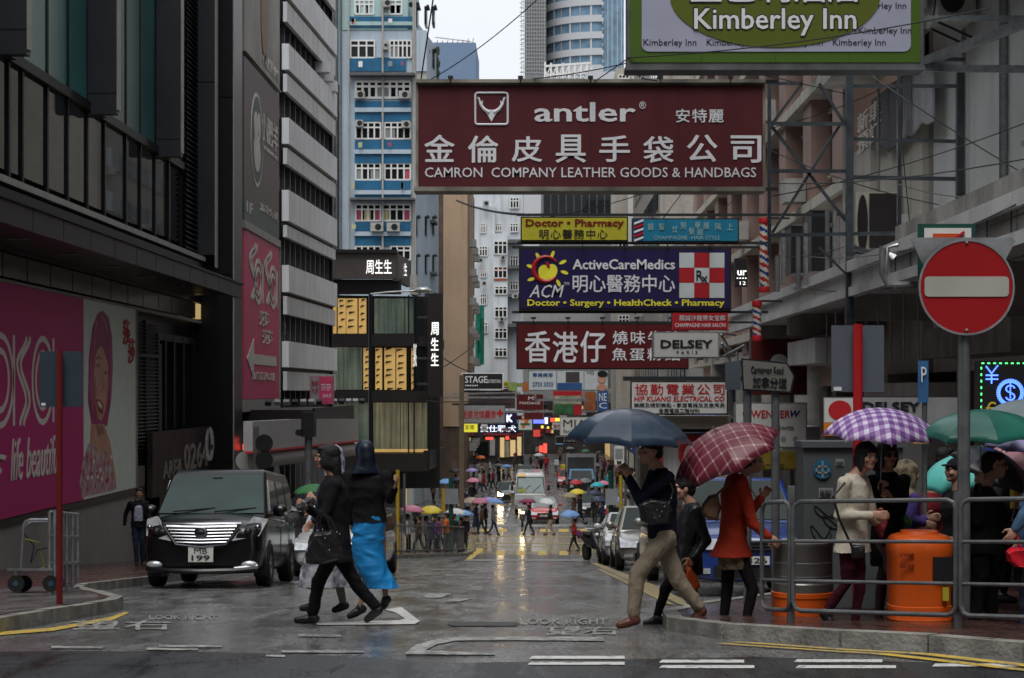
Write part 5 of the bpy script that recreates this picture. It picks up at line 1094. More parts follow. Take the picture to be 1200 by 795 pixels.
t = fsign('dark blue lit shop sign with glowing white characters and a letter K', 563, 497, 609, 508, 150, SG['navy'], [('愛仕罪.犬', (563, 498.5, 605, 506.5), M['neonw'], {'bold': .03})], .3, M['black'], [(545, 625, 497)])
t = fsign('lit square letter K sign above the blue lit sign', 591, 484, 606, 497, 149.5, SG['navy'], [('K', (593.5, 486, 601, 495), M['neonw'], {'bold': .09})], .5, SD)
fsign('small yellow lit shop sign below the grey sign', 541, 496.5, 560, 507, 140, mat('lit_yellow', (.6, .55, .05), .4, emit=(.9, .8, .05), es=.5), [('家樂', (545, 498, 556, 504), M['bltr'])], .5)
t = fsign('convenience store sign with a big 7 in white, orange and green', 606.5, 487, 624.5, 505, 122, 'white', [('7', (610, 490, 621, 502), mat('orange_red_print', (.5, .1, .02), .4), {'bold': .08})], 1.2, mat('green_trim', (.01, .1, .04), .4)); fb('band', 610, 496, 621, 498.4, 122, .01, MATS['green_trim'], t, .03)
t = fsign('white sign with bold black lettering behind the dark blue umbrella', 656, 489, 705, 511, 96, 'white', [('MIA', (660, 492, 687, 501), M['bltr'], {'bold': .0}), ('for him', (660, 503, 680, 508), M['bltr'], {'bold': .0})], .7)
fsign('small dark sign below the white sign with bold black lettering', 651, 511.5, 676, 520, 97, 'black', [('HOU', (661, 513, 674, 518), M['ltr'])], .5)
fsign('long dark poster of a woman below the STAGE sign', 549, 458, 604, 479, 112, mat('dark_portrait_print', (.1, .06, .06), .5, var=.7, c2=(.015, .013, .015), scale=.35), [], .5)
t = fsign('wine red shop sign left of the red and green poster', 605, 462, 637, 481, 90, SG['dred'], [('M', (619, 465, 625, 469), M['ltr']), ('MASSAGE', (609, 471, 633, 474), M['ltr'])], .5)
t = fsign('wine red sign board lower down beside the lit shop', 614, 482, 637, 492, 118, SG['dred'], [], .5)
t = fsign('red, white and green poster board over the middle of the street', 648, 458, 682, 487, 84, 'red', [], .5); fb('print', 649, 464, 681, 474, 84, .01, mat('busy_print', (.4, .35, .3), .5, c2=(.05, .15, .06), scale=2.5), t, .03); fb('print', 649, 474.3, 672, 486, 84, .01, mat('green_print', (.03, .1, .04), .5, var=.5), t, .03)
fsign('tall dark blue sign with vertical white lettering', 700, 458, 713, 482, 80, SD, [('NE', (702, 461, 711, 470), M['ltr']), ('C', (702, 472, 711, 479), M['ltr'])], .4)
fsign('rust orange advertisement beside the tall dark blue sign', 685, 459, 698, 482, 82, mat('rust_print', (.25, .08, .03), .5, var=.4), [], .4)
fsign('small orange board left of the pale advertisement board', 612, 448, 620, 459, 76, mat('orange_board', (.4, .13, .03), .5), [], .4)
fsign('tiny yellow and green window poster near the tan tower', 596, 448, 606, 459, 130, mat('yg_print', (.35, .32, .05), .5, c2=(.05, .2, .08), scale=1), [], .4)
t = thing('street_fittings', 'row of horizontal tram-like steel bars crossing under the far signs', 'steel bars', W(620, 483, 88)); s = MB()
for a, b, y0, y1, Y in ((520, 640, 466, 466, 100), (592, 700, 483, 482, 88), (530, 610, 462, 460, 110), (627, 690, 469, 469, 80), (627, 627.5, 462, 470, 80)): s.bar(W(a, y0, Y), W(b, y1, Y), .09)
s.build('bars', M['steel'], t, smooth=0)
def glow(label, x0, y0, x1, y1, Y, m): t = thing('neon_sign', label, 'neon sign', W(x0, y1, Y)); fb('tube_panel', x0, y0, x1, y1, Y, .2, m, t); fb('casing', x0-.4, y0-.4, x1+.4, y1+.4, Y+.05, .25, M['black'], t)
for lab, x0, y0, x1, y1, Y, m in (('blue neon bar above the red lantern sign', 625, 492, 638, 496.5, 160, 'neonb'), ('white end of the blue neon bar', 638, 489.5, 642, 497, 161, 'neonw'), ('red neon block at the top of the far signs', 645, 490, 650, 494.5, 170, 'neonr'), ('orange neon block beside the red one', 650.5, 490, 656, 494, 171, 'neony'),
    ('tall red neon strip at the far end of the street', 636.5, 520, 641, 531, 190, 'neonr'), ('short red and blue neon strip beside the tall one', 632, 522.5, 636, 530, 191, 'neonr'), ('red shop light on the far left pavement', 592.5, 511.5, 596.5, 515.5, 160, 'neonr'), ('wide dim red shop light on the far left', 569, 512.5, 578, 515.5, 150, 'neonr'), ('small yellow light among the far signs', 634, 499, 637, 502, 165, 'neony'), ('second small yellow light among the far signs', 641, 500, 643.5, 502.5, 166, 'neony'), ('third small yellow light among the far signs', 647, 499, 649.5, 501.5, 167, 'neony'), ('blue screen in the jewellery shop window', 504, 497, 511, 505, 111, 'neonb'), ('pale lit screen beside the blue one', 511.5, 498, 515, 504, 112, 'neonw')): glow(lab, x0, y0, x1, y1, Y, M[m])
glow('red lantern-shaped sign below the blue neon bar', 625, 504, 633, 512, 158, mat('red_lantern', (.5, .06, .04), .5, emit=(1, .1, .08), es=.3))
for k in range(34):
    Y = random.uniform(112, 200); x = random.uniform(545, 612) if k % 2 else random.uniform(612, 715); y = random.uniform(440, 508); w_, h_ = random.uniform(5, 16), random.uniform(3, 9)
    t = thing('shop_sign', 'small coloured shop sign among the tangle over the far street', 'sign', W(x, y+h_, Y), group='small signs over the far street'); fb('board', x, y, x+w_, y+h_, Y, .2, random.choice([SG['red'], SG['dred'], SG['white'], SG['grey'], SG['navy'], SG['yellow'], SG['blue'], SG['black'], M['ssteel']]), t)
    text(random.choice(['大減價', '時裝', '藥房', '金行', '酒樓', '眼鏡', 'SALE', '髮型']), (x+1, y+h_*.25, x+w_-1, y+h_*.75), Y-.02, random.choice([M['ltr'], M['yltr'], M['rltr'], M['bltr']]), t)
# pipes, condensers and cable runs on the right-hand walls
wp_ = thing('wall_pipes', 'rusty drain pipes and cable runs down the stained right-hand walls', 'pipes', (XR, 35, 3))
for y_, z0, z1, r_ in ((18, 4.1, 24, .06), (22.5, 4.1, 24, .045), (22.9, 4.1, 24, .03), (30.2, 4.1, 24, .07), (33, 4.1, 16, .04), (36.9, 4.1, 20, .06), (39.2, 4.1, 14, .035), (43.4, 4.1, 11, .06)):
    rod_ = MB(); rod_.tube([(XR-.45 if y_ > 36.2 else XR-.08, y_, z0), (XR-.45 if y_ > 36.2 else XR-.08, y_, z1)], r_, 7); rod_.build('pipe', random.choice([M['oldsteel'], M['grime'], M['steel']]), wp_)
for i, (y_, z_) in enumerate(((24.5, 6.2), (24.6, 9.0), (32, 8.2), (20, 6.4), (38, 5.0), (35, 4.4))):
    t = thing('condenser', 'weathered wall condenser %s on the right-hand wall' % ('lowest and nearest', 'second above the canopy', 'high in the middle', 'at the very edge of the picture', 'on the cream part', 'just above the canopy top')[i], 'air conditioner', (XR-.4, y_, z_))
    q = MB(); q.box((XR-.75, y_, z_), (XR-.1, y_+.95, z_+.75)); c_ = q.build('casing', M['acw'], t, smooth=0); q = MB(); q.prism([(y_+.42+.28*cos(k*pi/8), z_+.37+.28*sin(k*pi/8)) for k in range(16)], XR-.77, XR-.74, 'x'); q.build('fan_grille', M['black'], c_); q = MB(); q.prism([(XR-.5+.22*cos(k*pi/8), z_+.37+.28*sin(k*pi/8)) for k in range(16)], y_-.02, y_+.01, 'y'); q.build('side_grille', M['darkclad'], c_); q = MB(); q.bar((XR-.7, y_+.2, z_-.03), (XR, y_+.2, z_-.35), .04); q.bar((XR-.7, y_+.8, z_-.03), (XR, y_+.8, z_-.35), .04); q.build('bracket', M['darkrail'], t)
# overhead cables
cw = thing('overhead_cables', 'thin black cables sagging across the street between the buildings', 'cables', W(600, 80, 30))
for a, b, Y0, Y1, sg in (((500, 96), (640, -10), 34, 30, .1), ((497, 95), (760, 68), 32, 28, .15), ((770, 95), (752, 92), 29, 28, 0), ((695, 97), (737, 68), 30, 28, .0), ((735, 68), (1160, 10), 27, 24, .1), ((770, 60), (1000, 112), 29, 34, .0), ((905, 230), (1200, 95+50), 30, 26, .1), ((996, 70), (1210, 210), 30, 22, .05), ((905, 215), (1210, 185), 31, 22, .1), ((900, 175), (1100, 240), 33, 30, .1), ((535, 235), (620, 252), 60, 40, .1), ((640, 255), (760, 225), 40, 34, .05), ((745, 300), (800, 225), 40, 34, 0), ((800, 290), (870, 225), 40, 34, 0), ((1050, 100), (1070, 300), 30.5, 28, 0), ((1050, 215), (1200, 230), 30, 22, .1), ((940, 300), (1200, 250), 34, 20, .2), ((905, 330), (1200, 300), 40, 21, .3), ((1000, 318), (1190, 240), 30, 20, .05), ((905, 150), (1060, 90), 33, 37, .1), ((910, 300), (1000, 285), 36, 33, .1), ((520, 430), (560, 400), 105, 120, .1), ((520, 420), (570, 440), 105, 110, .2), ((500, 470), (620, 462), 105, 100, .2)): wire(a, b, Y0, Y1, .009 if Y0 < 60 else .03, sg, cw)
# ================================================================ street furniture
def rod(name, pts, r, m, parent, n=8): s = MB(); s.tube(pts, r, n); return s.build(name, m, parent)
# no-entry sign
Y = 14.6; t = thing('no_entry_sign', 'round red no-entry sign on a tall grey pole behind the railing', 'road sign', (W(1131, 0, Y).x, Y, .13))
x = W(1131.5, 0, Y).x; rod('pole', [(x, Y+.06, .1), (x, Y+.06, EYE+.95)], .05, M['rail'], t, 16)
c = W(1132, 337, Y)
def zdisc(name, c, r0, r1, y0, y1, m, parent, n=48):
    s = MB()
    if r0: 
        vs = [(c.x+r*cos(2*pi*k/n), y, c.z+r*sin(2*pi*k/n)) for y in (y0, y1) for r in (r0, r1) for k in range(n)]
        f = lambda a, b: [(a*n+k, a*n+(k+1) % n, b*n+(k+1) % n, b*n+k) for k in range(n)]
        s.add(vs, f(0, 1)+f(2, 3)+f(0, 2)+f(1, 3))
    else: s.prism([(c.x+r1*cos(2*pi*k/n), c.z+r1*sin(2*pi*k/n)) for k in range(n)], y0, y1, 'y')
    return s.build(name, m, parent)
zdisc('plate', c, 0, .372, Y-.02, Y, mat('reflective_red', (.3, .003, .006), .5, var=.08, scale=3), t); zdisc('rim', c, .358, .374, Y-.026, Y-.019, M['steel'], t)
s = MB(); hw, hh_, r = .327, .078, .03; pts = []
for sx, sz, a0 in ((1, 1, 0), (-1, 1, 90), (-1, -1, 180), (1, -1, 270)): pts += [(c.x+sx*(hw-r)+r*cos(radians(a0+k*18)), c.z+.005+sz*(hh_-r)+r*sin(radians(a0+k*18))) for k in range(6)]
s.prism(pts, Y-.028, Y-.019, 'y'); s.build('white_bar', mat('reflective_white', (.38, .375, .34), .35, var=.08), t)
for z in (.345, -.335): s = MB(); s.ball((c.x, Y-.025, c.z+z), .014, n=8, rings=6); s.build('rivet', M['ssteel'], t)
t = thing('road_sign', 'pale grey wing-shaped plate behind the round red no-entry sign', 'road sign', W(1128, 310, 14.75))
s = MB(); s.prism([(W(a, b, 14.75).x, W(a, b, 14.75).z) for a, b in ((1067, 281), (1072, 279), (1184, 279), (1189, 283), (1175, 309), (1160, 330), (1100, 330), (1080, 309))], 14.72, 14.74, 'y'); s.build('plate', M['steel'], t)
t = thing('direction_sign', 'green rimmed sign with an orange panel peeping over the no-entry sign', 'road sign', W(1109, 290, 14.9))
fb('back', 1076, 262.5, 1143, 330, 14.9, .03, mat('deep_green', (.01, .06, .045), .35), t); fb('white_field', 1083, 267.5, 1138, 326, 14.9, .005, M['white'], t, .008); fb('orange_field', 1093, 274, 1128, 320, 14.9, .004, mat('orange_field', (.5, .07, .015), .4), t, .012)
s = MB(); s.bar(W(1117, 281, 14.88), W(1130, 272, 14.88), .02); s.build('arrow', M['rltr'], t)
# road-name sign on two poles
Y = 19; t = thing('street_name_sign', 'dull street name sign reading Carnarvon Road, arrow-ended, on two grey poles', 'road sign', (W(892, 0, Y).x, Y, g(Y)+.12))
for px in (876.5, 909.5): xx = W(px, 0, Y).x; rod('pole', [(xx, Y+.05, g(Y)-.1), (xx, Y+.05, W(0, 455, Y).z)], .042, M['rail'], t, 14)
s = MB(); pts = [(W(a, b, Y).x, W(a, b, Y).z) for a, b in ((868.5, 420), (922, 425), (931, 441), (927, 461), (870, 458))]; s.prism(pts, Y-.03, Y, 'y'); s.build('plate', M['black'], t)
s = MB(); pts = [(W(a, b, Y).x, W(a, b, Y).z) for a, b in ((870, 422), (921, 427), (929, 441), (925, 459), (871.5, 456))]; s.prism(pts, Y-.036, Y-.03, 'y'); s.build('face', mat('dull_sign_face', (.13, .13, .12), .4, var=.1), t)
wf = lambda u, v: (u, v-.12*u); text('Carnarvon Road', (880, 429, 918, 437), Y-.038, M['bltr'], t, warp=wf); text('加拿分道', (882, 441, 922, 454), Y-.038, M['bltr'], t, bold=.02, warp=wf)
t = thing('road_sign', 'blue-grey back of a square sign behind the street name sign', 'road sign', W(862, 458, 19.6)); fb('plate', 850, 424, 868, 457, 19.6, .02, mat('slate_blue_paint', (.06, .075, .09), .45), t)
t = thing('road_sign', 'grey back of a square sign on a bright red pole above the purple umbrella', 'road sign', (W(1006, 0, 16.6).x, 16.6, g(16.6)+.12)); 
M['backgrey'] = mat('sign_back_grey', (.085, .1, .12), .42, var=.08); fb('plate', 974.5, 381.5, 1036, 459.5, 16.6, .02, M['backgrey'], t); xx = W(1006, 0, 16.5).x; rod('pole', [(xx, 16.53, .0), (xx, 16.53, W(0, 380, 16.5).z)], .043, M['redp'], t, 14); fb('sticker', 977, 453.5, 986, 458, 16.58, .005, M['white'], t, .01)
t = thing('road_sign', 'dark blank sign back on a dark red pole before the magenta billboard', 'road sign', (W(70, 0, 19).x, 19, g(19)+.13))
fb('plate', 46.5, 412, 96.5, 477, 19, .02, mat('navy_sign_back', (.03, .045, .06), .4), t); xx = W(70.3, 0, 18.95).x; rod('pole', [(xx, 18.93, g(19)+.12), (xx, 18.93, W(0, 411, 19).z)], .032, mat('dark_red_pole', (.12, .008, .01), .4), t, 12); fb('sticker', 48.5, 472.5, 53.5, 475.5, 18.97, .003, M['white'], t, .01)
t = thing('parking_sign', 'narrow blue parking sign on a thin grey pole beside the purple umbrella', 'road sign', (W(1085, 0, 18).x, 18, g(18)+.12))
xx = W(1084.5, 0, 18).x; rod('pole', [(xx, 18.04, g(18)), (xx, 18.04, W(0, 424, 18).z)], .026, M['rail'], t, 12); fb('plate', 1076, 423, 1088, 472, 18, .02, mat('parking_blue', (.03, .11, .25), .4), t); T_('P', (1079.5, 430, 1085.5, 448), 18, M['ltr'], t, bold=-.01); fb('yellow_notice', 1070, 509, 1089, 520, 17.95, .02, mat('notice_yellow', (.4, .25, .05), .5), t, .01)
# LED exchange board
Y = 18.5; t = thing('led_board', 'black money exchange board with blue glowing yen and dollar signs and a green dotted border', 'lit sign', W(1175, 520, Y))
fb('case', 1146, 423, 1235, 545, Y, .15, M['black'], t)
M['ledb'] = mat('blue_led', (.05, .1, 1), .4, emit=(.08, .2, 1), es=2.6); M['ledg'] = mat('green_led', (.1, 1, .2), .4, emit=(.1, 1, .25), es=1.6)
def leds(pts, m, r, name, rgt=1.5, kind='stuff'):
    s = MB()
    for a, b in pts: c_ = W(a, b, Y-.01); s.ball(c_, r, n=6, rings=4)
    return s.build(name, m, t, kind=kind)
leds([(1151+k*6.9+d_, 426) for k in range(12) for d_ in (0, 1.6)]+[(1150, 431+k*7.6+d_) for k in range(14) for d_ in (0, 1.4)], M['ledg'], .008, 'green_border')
L_ = lambda a, b, n_: [(a[0]+(b[0]-a[0])*k/n_, a[1]+(b[1]-a[1])*k/n_) for k in range(n_+1)]
leds(L_((1156, 430), (1162, 438), 5)+L_((1169, 429), (1162, 438), 5)+L_((1162, 438), (1162, 449), 6)+L_((1156, 440), (1169, 440), 7)+L_((1156, 444.5), (1169, 444.5), 7), M['ledb'], .009, 'yen_sign')
for R_ in (15.5, 14, 12.5): leds([(1184+R_*cos(k*pi/22), 460.5+R_*sin(k*pi/22)) for k in range(44)], M['ledb'], .008, 'dollar_ring')
leds([(1184+5*cos(radians(a)), 456+4*sin(radians(a))) for a in range(-20, -271, -25)]+[(1184+5*cos(radians(a)), 465+4*sin(radians(a))) for a in range(-90, 161, 25)]+L_((1184, 450), (1184, 471), 8), M['ledb'], .009, 'dollar_sign')
T_('€', (1155, 471, 1167, 489), Y, mat('dim_yellow_led', (.2, .15, .02), .4, emit=(.6, .45, .05), es=.3), t)
t = thing('notice_board', 'yellow notice board with red characters low at the right edge', 'sign', W(1190, 600, 18.6)); fb('board', 1185, 528, 1225, 596, 18.6, .05, mat('notice_lit_yellow', (.5, .42, .03), .5), t); T_('小', (1187, 565, 1200, 580), 18.6, M['rltr'], t, bold=.03); T_('食', (1187, 582, 1200, 595), 18.6, M['rltr'], t, bold=.03)
# electrical cabinet
Y = 17.6; t = thing('utility_cabinet', 'tall grey utility cabinet with a round blue emblem and small notices', 'cabinet', (W(1010, 0, Y).x, Y, g(Y)+.12))
M['cab'] = mat('cabinet_grey', (.075, .085, .088), .45, var=.12, scale=2, streak=.15, bump=.1)
fb('body', 941.5, 524, 1058, 712, Y, .5, M['cab'], t); fb('lid', 939, 517.5, 1061, 524.5, Y, .5, M['cab'], t, .04); fb('door_seam', 999, 528, 1000, 706, Y, .01, M['black'], t, .003)
disc(963.5, 549.5, 10.5, 12, Y, mat('emblem_blue', (.015, .11, .2), .45), t, 'emblem_disc', .02); 
for b in ((955.5, 546, 971.5, 548), (955.5, 553, 971.5, 555), (955.5, 546, 957.5, 555), (969.5, 546, 971.5, 555), (962.5, 540, 964.5, 560)): fb('emblem_stroke', *b, Y, .002, SG['grey'], t, .026)
fb('notice', 979, 538, 989, 546.5, Y, .002, SG['grey'], t, .006); T_('DANGER', (980, 541, 988, 544), Y, M['bltr'], t); fb('notice', 959.5, 572, 976, 583.5, Y, .002, SG['grey'], t, .006); T_('NO BILLS\nPOSTED', (961, 574, 974.5, 582), Y, M['bltr'], t)
s = MB(); 
for cx_, cy_, rx_, ry_ in ((968, 600, 14, 7), (980, 612, 16, 8), (962, 625, 12, 9), (975, 640, 17, 6)):
    s.tube([W(cx_+rx_*cos(a), cy_+ry_*sin(a*1.7), Y-.004) for a in [k*.35 for k in range(19)]], .006, 5)
s.build('graffiti_scrawl', M['black'], t)
# stainless drum with orange base
M['orange'] = mat('orange_plastic', (.55, .085, .008), .38, var=.1, scale=2.5, coat=.15); M['drum'] = mat('brushed_drum', (.2, .2, .185), .4, .7, var=.2, scale=3)
Y = 16.7; c = W(940.5, 0, Y); z0 = g(Y)+.11; r = .265
t = thing('litter_drum', 'round metal litter drum standing in a wide orange plastic base', 'drum', (c.x, Y, z0))
s = MB(); s.lathe([(r*1.0, z0+.12), (r*1.03, z0+.3), (r, z0+.31), (r, z0+.62), (r*1.02, z0+.63), (r*1.02, z0+.66), (r*.97, z0+.665)], (c.x, Y, 0), 28); s.build('drum', M['drum'], t)
s = MB(); s.lathe([(r*1.02, z0), (r*1.03, z0+.17), (r*1.06, z0+.18), (r*1.06, z0+.22), (r*.98, z0+.23)], (c.x, Y, 0), 28); s.build('base', M['orange'], t)
for zz_ in (.36, .48): s = MB(); s.lathe([(r*1.005, z0+zz_), (r*1.012, z0+zz_+.006), (r*1.005, z0+zz_+.012)], (c.x, Y, 0), 28); s.build('hoop', M['steel'], t)
# orange litter bin
Y = 15.7; c = W(1077, 0, Y); z0 = g(Y)+.11
t = thing('litter_bin', 'bright orange plastic litter bin with a dark side opening behind the railing', 'litter bin', (c.x, Y, z0))
s = MB(); s.loft([((c.x, Y, z0+h_), a*1.0, a*1.0) for h_, a in ((0, .25), (.03, .262), (.05, .255), (.1, .255), (.105, .262), (.14, .262), (.145, .255), (.55, .262), (.6, .272), (.68, .262), (.72, .23), (.735, .18))], n=32, e=.75); s.build('body', M['orange'], t)
s = MB(); s.loft([((c.x, Y, z0+.735), .16, .16), ((c.x, Y, z0+.76), .15, .15)], n=24, e=.8); s.build('lid', M['orange'], t)
q = MB(); q.box((c.x+.06, Y-.275, z0+.36), (c.x+.215, Y-.2, z0+.56)); q.build('opening', M['black'], t); q = MB(); q.box((c.x+.14, Y-.27, z0+.2), (c.x+.19, Y-.22, z0+.31)); q.build('sticker', mat('sticker_yellow', (.4, .35, .03), .5), t)
for k in range(2): text('環保·清潔' if k else '垃圾收集', (1054, 648+k*13, 1071, 653+k*13), Y-.262, mat('brown_print', (.2, .03, .01), .5), t)
# railings: bent tube panels
def rail_panel(parent, a, b, z0a, z0b, h, bars=(.36, .68), r=.019, m=None):
    """rounded tubular panel from plan point a to b"""
    m = m or M['rail']; a, b = Vector(a), Vector(b); c = .07; P = lambda u, z: (a.x+(b.x-a.x)*u, a.y+(b.y-a.y)*u, z0a+(z0b-z0a)*u+z)
    L = (b-a).length; cu = c/L
    pts = [P(0, .12+c), P(0, h-c), P(cu*.3, h-c*.3), P(cu, h), P(1-cu, h), P(1-cu*.3, h-c*.3), P(1, h-c), P(1, .12+c), P(1-cu*.3, .12+c*.3), P(1-cu, .12), P(cu, .12), P(cu*.3, .12+c*.3), P(0, .12+c)]
    rod('frame_tube', pts, r, m, parent)
    for k in bars: rod('bar', [P(0, h*k), P(1, h*k)], r*.75, m, parent)
rl = thing('railing', 'grey tubular pedestrian railing along the right kerb', 'railing', (2.6, 14.3, .13))
pts = [(W(893, 0, 15.6).x, 15.6), (W(925.5, 0, 15.2).x, 15.2), (W(929, 0, 15.2).x, 15.17), (W(1120, 0, 14.3).x, 14.3), (W(1125, 0, 14.3).x, 14.27), (W(1280, 0, 13.6).x, 13.6), (W(1400, 0, 13.0).x, 13.0)]
for i in (0, 2, 4): rail_panel(rl, pts[i], pts[i+1], g(pts[i][1])+.1, g(pts[i+1][1])+.1, 1.0)
for px, Yp in ((927, 15.25), (1122, 14.35)): xx = W(px, 0, Yp).x; s = MB(); s.box((xx-.028, Yp-.03, g(Yp)), (xx+.028, Yp+.03, 1.06)); s.build('post', M['rail'], rl)
# railing panel around the far side of the corner
# thin railings on the left far pavement
for lab, pts in (('black barred pedestrian railing at the far left crossing', [(-5.9, 63.8), (-4.3, 67), (-3.4, 70), (-3.0, 72.5), (-3.0, 78)]), ('low railing along the left pavement behind the van', [(-6.9, 44), (-6.9, 60)])):
    t = thing('railing', lab, 'railing', (*pts[0], g(pts[0][1])+.13))
    for a, b in zip(pts, pts[1:]):
        L = math.dist(a, b); n_ = max(2, int(L/.16)); za, zb_ = g(a[1])+.13, g(b[1])+.13
        for z in (1.0, .12): rod('rail', [(*a, za+z), (*b, zb_+z)], .03, M['rail'], t, 6)
        s = MB()
        for k in range(n_+1): u = k/n_; xx, yy = a[0]+(b[0]-a[0])*u, a[1]+(b[1]-a[1])*u; s.bar((xx, yy, za+(zb_-za)*u+(.12 if k % 8 else 0)), (xx, yy, za+(zb_-za)*u+1.0), .018 if k % 8 else .05)
        s.build('bars', M['rail'], t, smooth=0, kind='stuff')
# posts, lamps, signals, small poles
def pole(label, px, pyt, pyb, Y, r, m, cat='pole', name='pole', parent=None):
    t = thing(name, label, cat, (W(px, 0, Y).x, Y, g(Y)+.1)); xx = W(px, 0, Y).x; rod('shaft', [(xx, Y, W(0, pyb, Y).z), (xx, Y, W(0, pyt, Y).z)], r, m, t, 12); return t
t = pole('grey pole with a black traffic signal head behind the woman in black', 361.5, 488, 640, 44, .09, M['rail'], 'traffic light', 'traffic_light'); fb('signal_head', 354, 483, 369, 512, 44, .3, M['black'], t, .2); disc(351, 507, 4.5, 4, 43.9, M['black'], t, 'camera_head', .1)
t = thing('traffic_light', 'pair of round black signal heads above the roof of the black van', 'traffic light', W(312, 545, 36))
for k in range(2): c = W(313, 519+k*19.5, 36); s = MB(); s.tube([(c.x, 35.6, c.z), (c.x, 35.9, c.z)], [.17, .13], 20); s.build('hood', M['black'], t); s = MB(); s.tube([(c.x, 35.7, c.z), (c.x, 35.75, c.z)], .09, 20); s.build('lens', mat('dull_lens', (.03, .028, .025), .2), t)
fb('backplate', 307, 513, 315, 548, 36, .15, M['darkclad'], t); rod('shaft', [W(300, 500, 36.1), W(300, 640, 36.1)], .05, M['rail'], t)
t = thing('street_lamp', 'street lamp with a flat pale head reaching over the jewellery shop corner', 'street lamp', W(434, 640, 98)); rod('shaft', [W(434, 640, 98), W(434, 345, 98)], .1, M['mull'], t, 10); rod('arm', [W(434, 345, 98), W(455, 342.5, 98), W(486, 341, 98)], .05, M['steel'], t); s = MB(); s.loft([(W(484, 341.5, 98), .1, .05), (W(490, 340, 98), .2, .15), (W(500, 339.5, 98), .22, .16), (W(506, 341.5, 98), .1, .05)], lat=(0, 1, 0), fwd=(0, 0, 1), n=12); s.build('lamp_head', M['steel'], t)
t = pole('green pole with a grey sign back on the left of the crossing', 528.5, 560, 650, 78, .1, mat('dark_green_pole', (.01, .06, .04), .4), 'road sign', 'sign_post'); fb('plate', 521, 573, 537, 591, 77.8, .03, mat('plate_grey', (.2, .21, .23), .5), t)
t = pole('green pole with a pale grey sign back near the right of the crossing', 716, 552, 640, 74, .1, MATS['dark_green_pole'], 'road sign', 'sign_post'); fb('plate', 709.5, 573, 724, 592, 73.8, .03, mat('plate_pale', (.28, .3, .32), .5), t)
for i, (lab, px, a, b, Y, r, m) in enumerate((('bright yellow post at the right of the crossing', 727.5, 552, 640, 70, .07, 'yp'), ('yellow post behind the woman with the blue skirt', 466, 551, 650, 68, .07, 'yp'), ('thin brown pole in front of the far left shops', 541, 440, 640, 98, .13, 'bp'), ('thin grey pole on the far left pavement', 474, 555, 625, 72, .05, 'rp'), ('grey pole right of the yellow post', 741, 560, 640, 66, .06, 'rp'), ('slim grey lamp column among the far right crowd', 747, 470, 625, 90, .09, 'rp'), ('yellow post at the left edge of the far crowd', 519.5, 573, 600, 86, .08, 'yp'), ('thin steel pole with a small map board behind the blue umbrella', 733, 480, 640, 90, .06, 'rp'))):
    pole(lab, px, a, b, Y, r, {'yp': mat('yellow_post', (.4, .27, .02), .5), 'bp': mat('brown_pole', (.12, .09, .06), .6), 'rp': M['rail']}[m])
t = thing('map_board', 'small white map board on a pole behind the man with the umbrella', 'sign', W(727, 545, 60)); fb('board', 720, 523, 731, 545, 60, .05, M['white'], t); T_('M', (723, 540, 728, 544), 60, M['bltr'], t, bold=.05); fb('board_print', 721, 526, 730, 538, 60, .01, SG['grey'], t, .01)
# lower canopy with floodlights, small signs and the white box awning at the left
t = thing('canopy', 'low black canopy with floodlights along its top beyond the pink arrow banner', 'canopy', W(330, 495, 70))
XK = -8.6; fb2 = lambda name, a, b, c_, d_, e, f_, m: PB(name, m, t, ((a, c_, e), (b, d_, f_)))
PB('slab', M['darkclad'], t, ((XL, 68, zr(501, 70)), (-8.1, 82.5, zr(480, 70)))); PB('edge', M['mull'], t, ((-8.1, 68, zr(497, 70)), (-8.0, 82.5, zr(478, 70))))
for k in range(13): x0_ = 330+k*5.6; s = MB(); c = W(x0_, 470, 72); s.obox((c.x, 68.4+k*1.1, c.z-.05), (.22, .2, .16), Euler((.5, 0, 0))); s.build('floodlight', M['steel'] if k % 3 else M['darkrail'], t)
t = fsign('small pink and white shop signs on the low black canopy', 363, 441, 390.5, 474, 76, M['pinkv'], [('莎莎', (376, 450, 388, 458), M['ltr'], {}), ('SALE', (378, 462, 388, 466), M['ltr'], {})], .4); fb('white_half', 364, 442, 374, 473, 76, .01, SG['grey'], t, .03); T_('全店', (365, 446, 373, 452), 75.97, M['rltr'], t); T_('九折', (365, 455, 373, 461), 75.97, M['rltr'], t)
t = thing('awning', 'long white box awning with a red stripe and a rounded grey roll beneath it', 'awning', W(360, 535, 58))
M['awn'] = mat('white_awning', (.34, .34, .34), .6, var=.06, streak=.1)
def pr(pts, x0, x1, m, name): s = MB(); s.prism(pts, x0, x1, 'x'); s.build(name, m, t)
def sideX(name, pts, Xa, Xb, m):
    s = MB(); A = []; B = []
    for p, q in pts: Yp = F*(-Xa)/(VX-p); A.append((Xa, Yp, EYE+(VY-q)*Yp/F)); B.append((Xb, Yp, EYE+(VY-q)*Yp/F))
    s.hull(A, B); return s.build(name, m, t, smooth=0)
sideX('box_side', [(296, 510), (296, 529), (420, 516), (420, 491), (345, 491.5), (296, 494)], -7.6, -7.85, M['awn']); sideX('red_stripe', [(296, 529.2), (296, 531.5), (420, 518), (420, 516.2)], -7.585, -7.8, M['redprint'])
s = MB(); a_, b_ = F*7.7/(VX-296), F*7.7/(VX-420); s.tube([(-7.9, a_, EYE+(VY-540)*a_/F), (-7.9, b_, EYE+(VY-526)*b_/F)], [.26, .3], 16); s.build('roll', M['awn'], t)
t = thing('shop_interior', 'dark shop interior with red lights behind the black van', 'shop', (XL, 60, g(60)))
PB('counter', M['shopdark'], t, ((XL+.4, 66, g(70)), (XL+1.6, 82, g(70)+1.6))); 
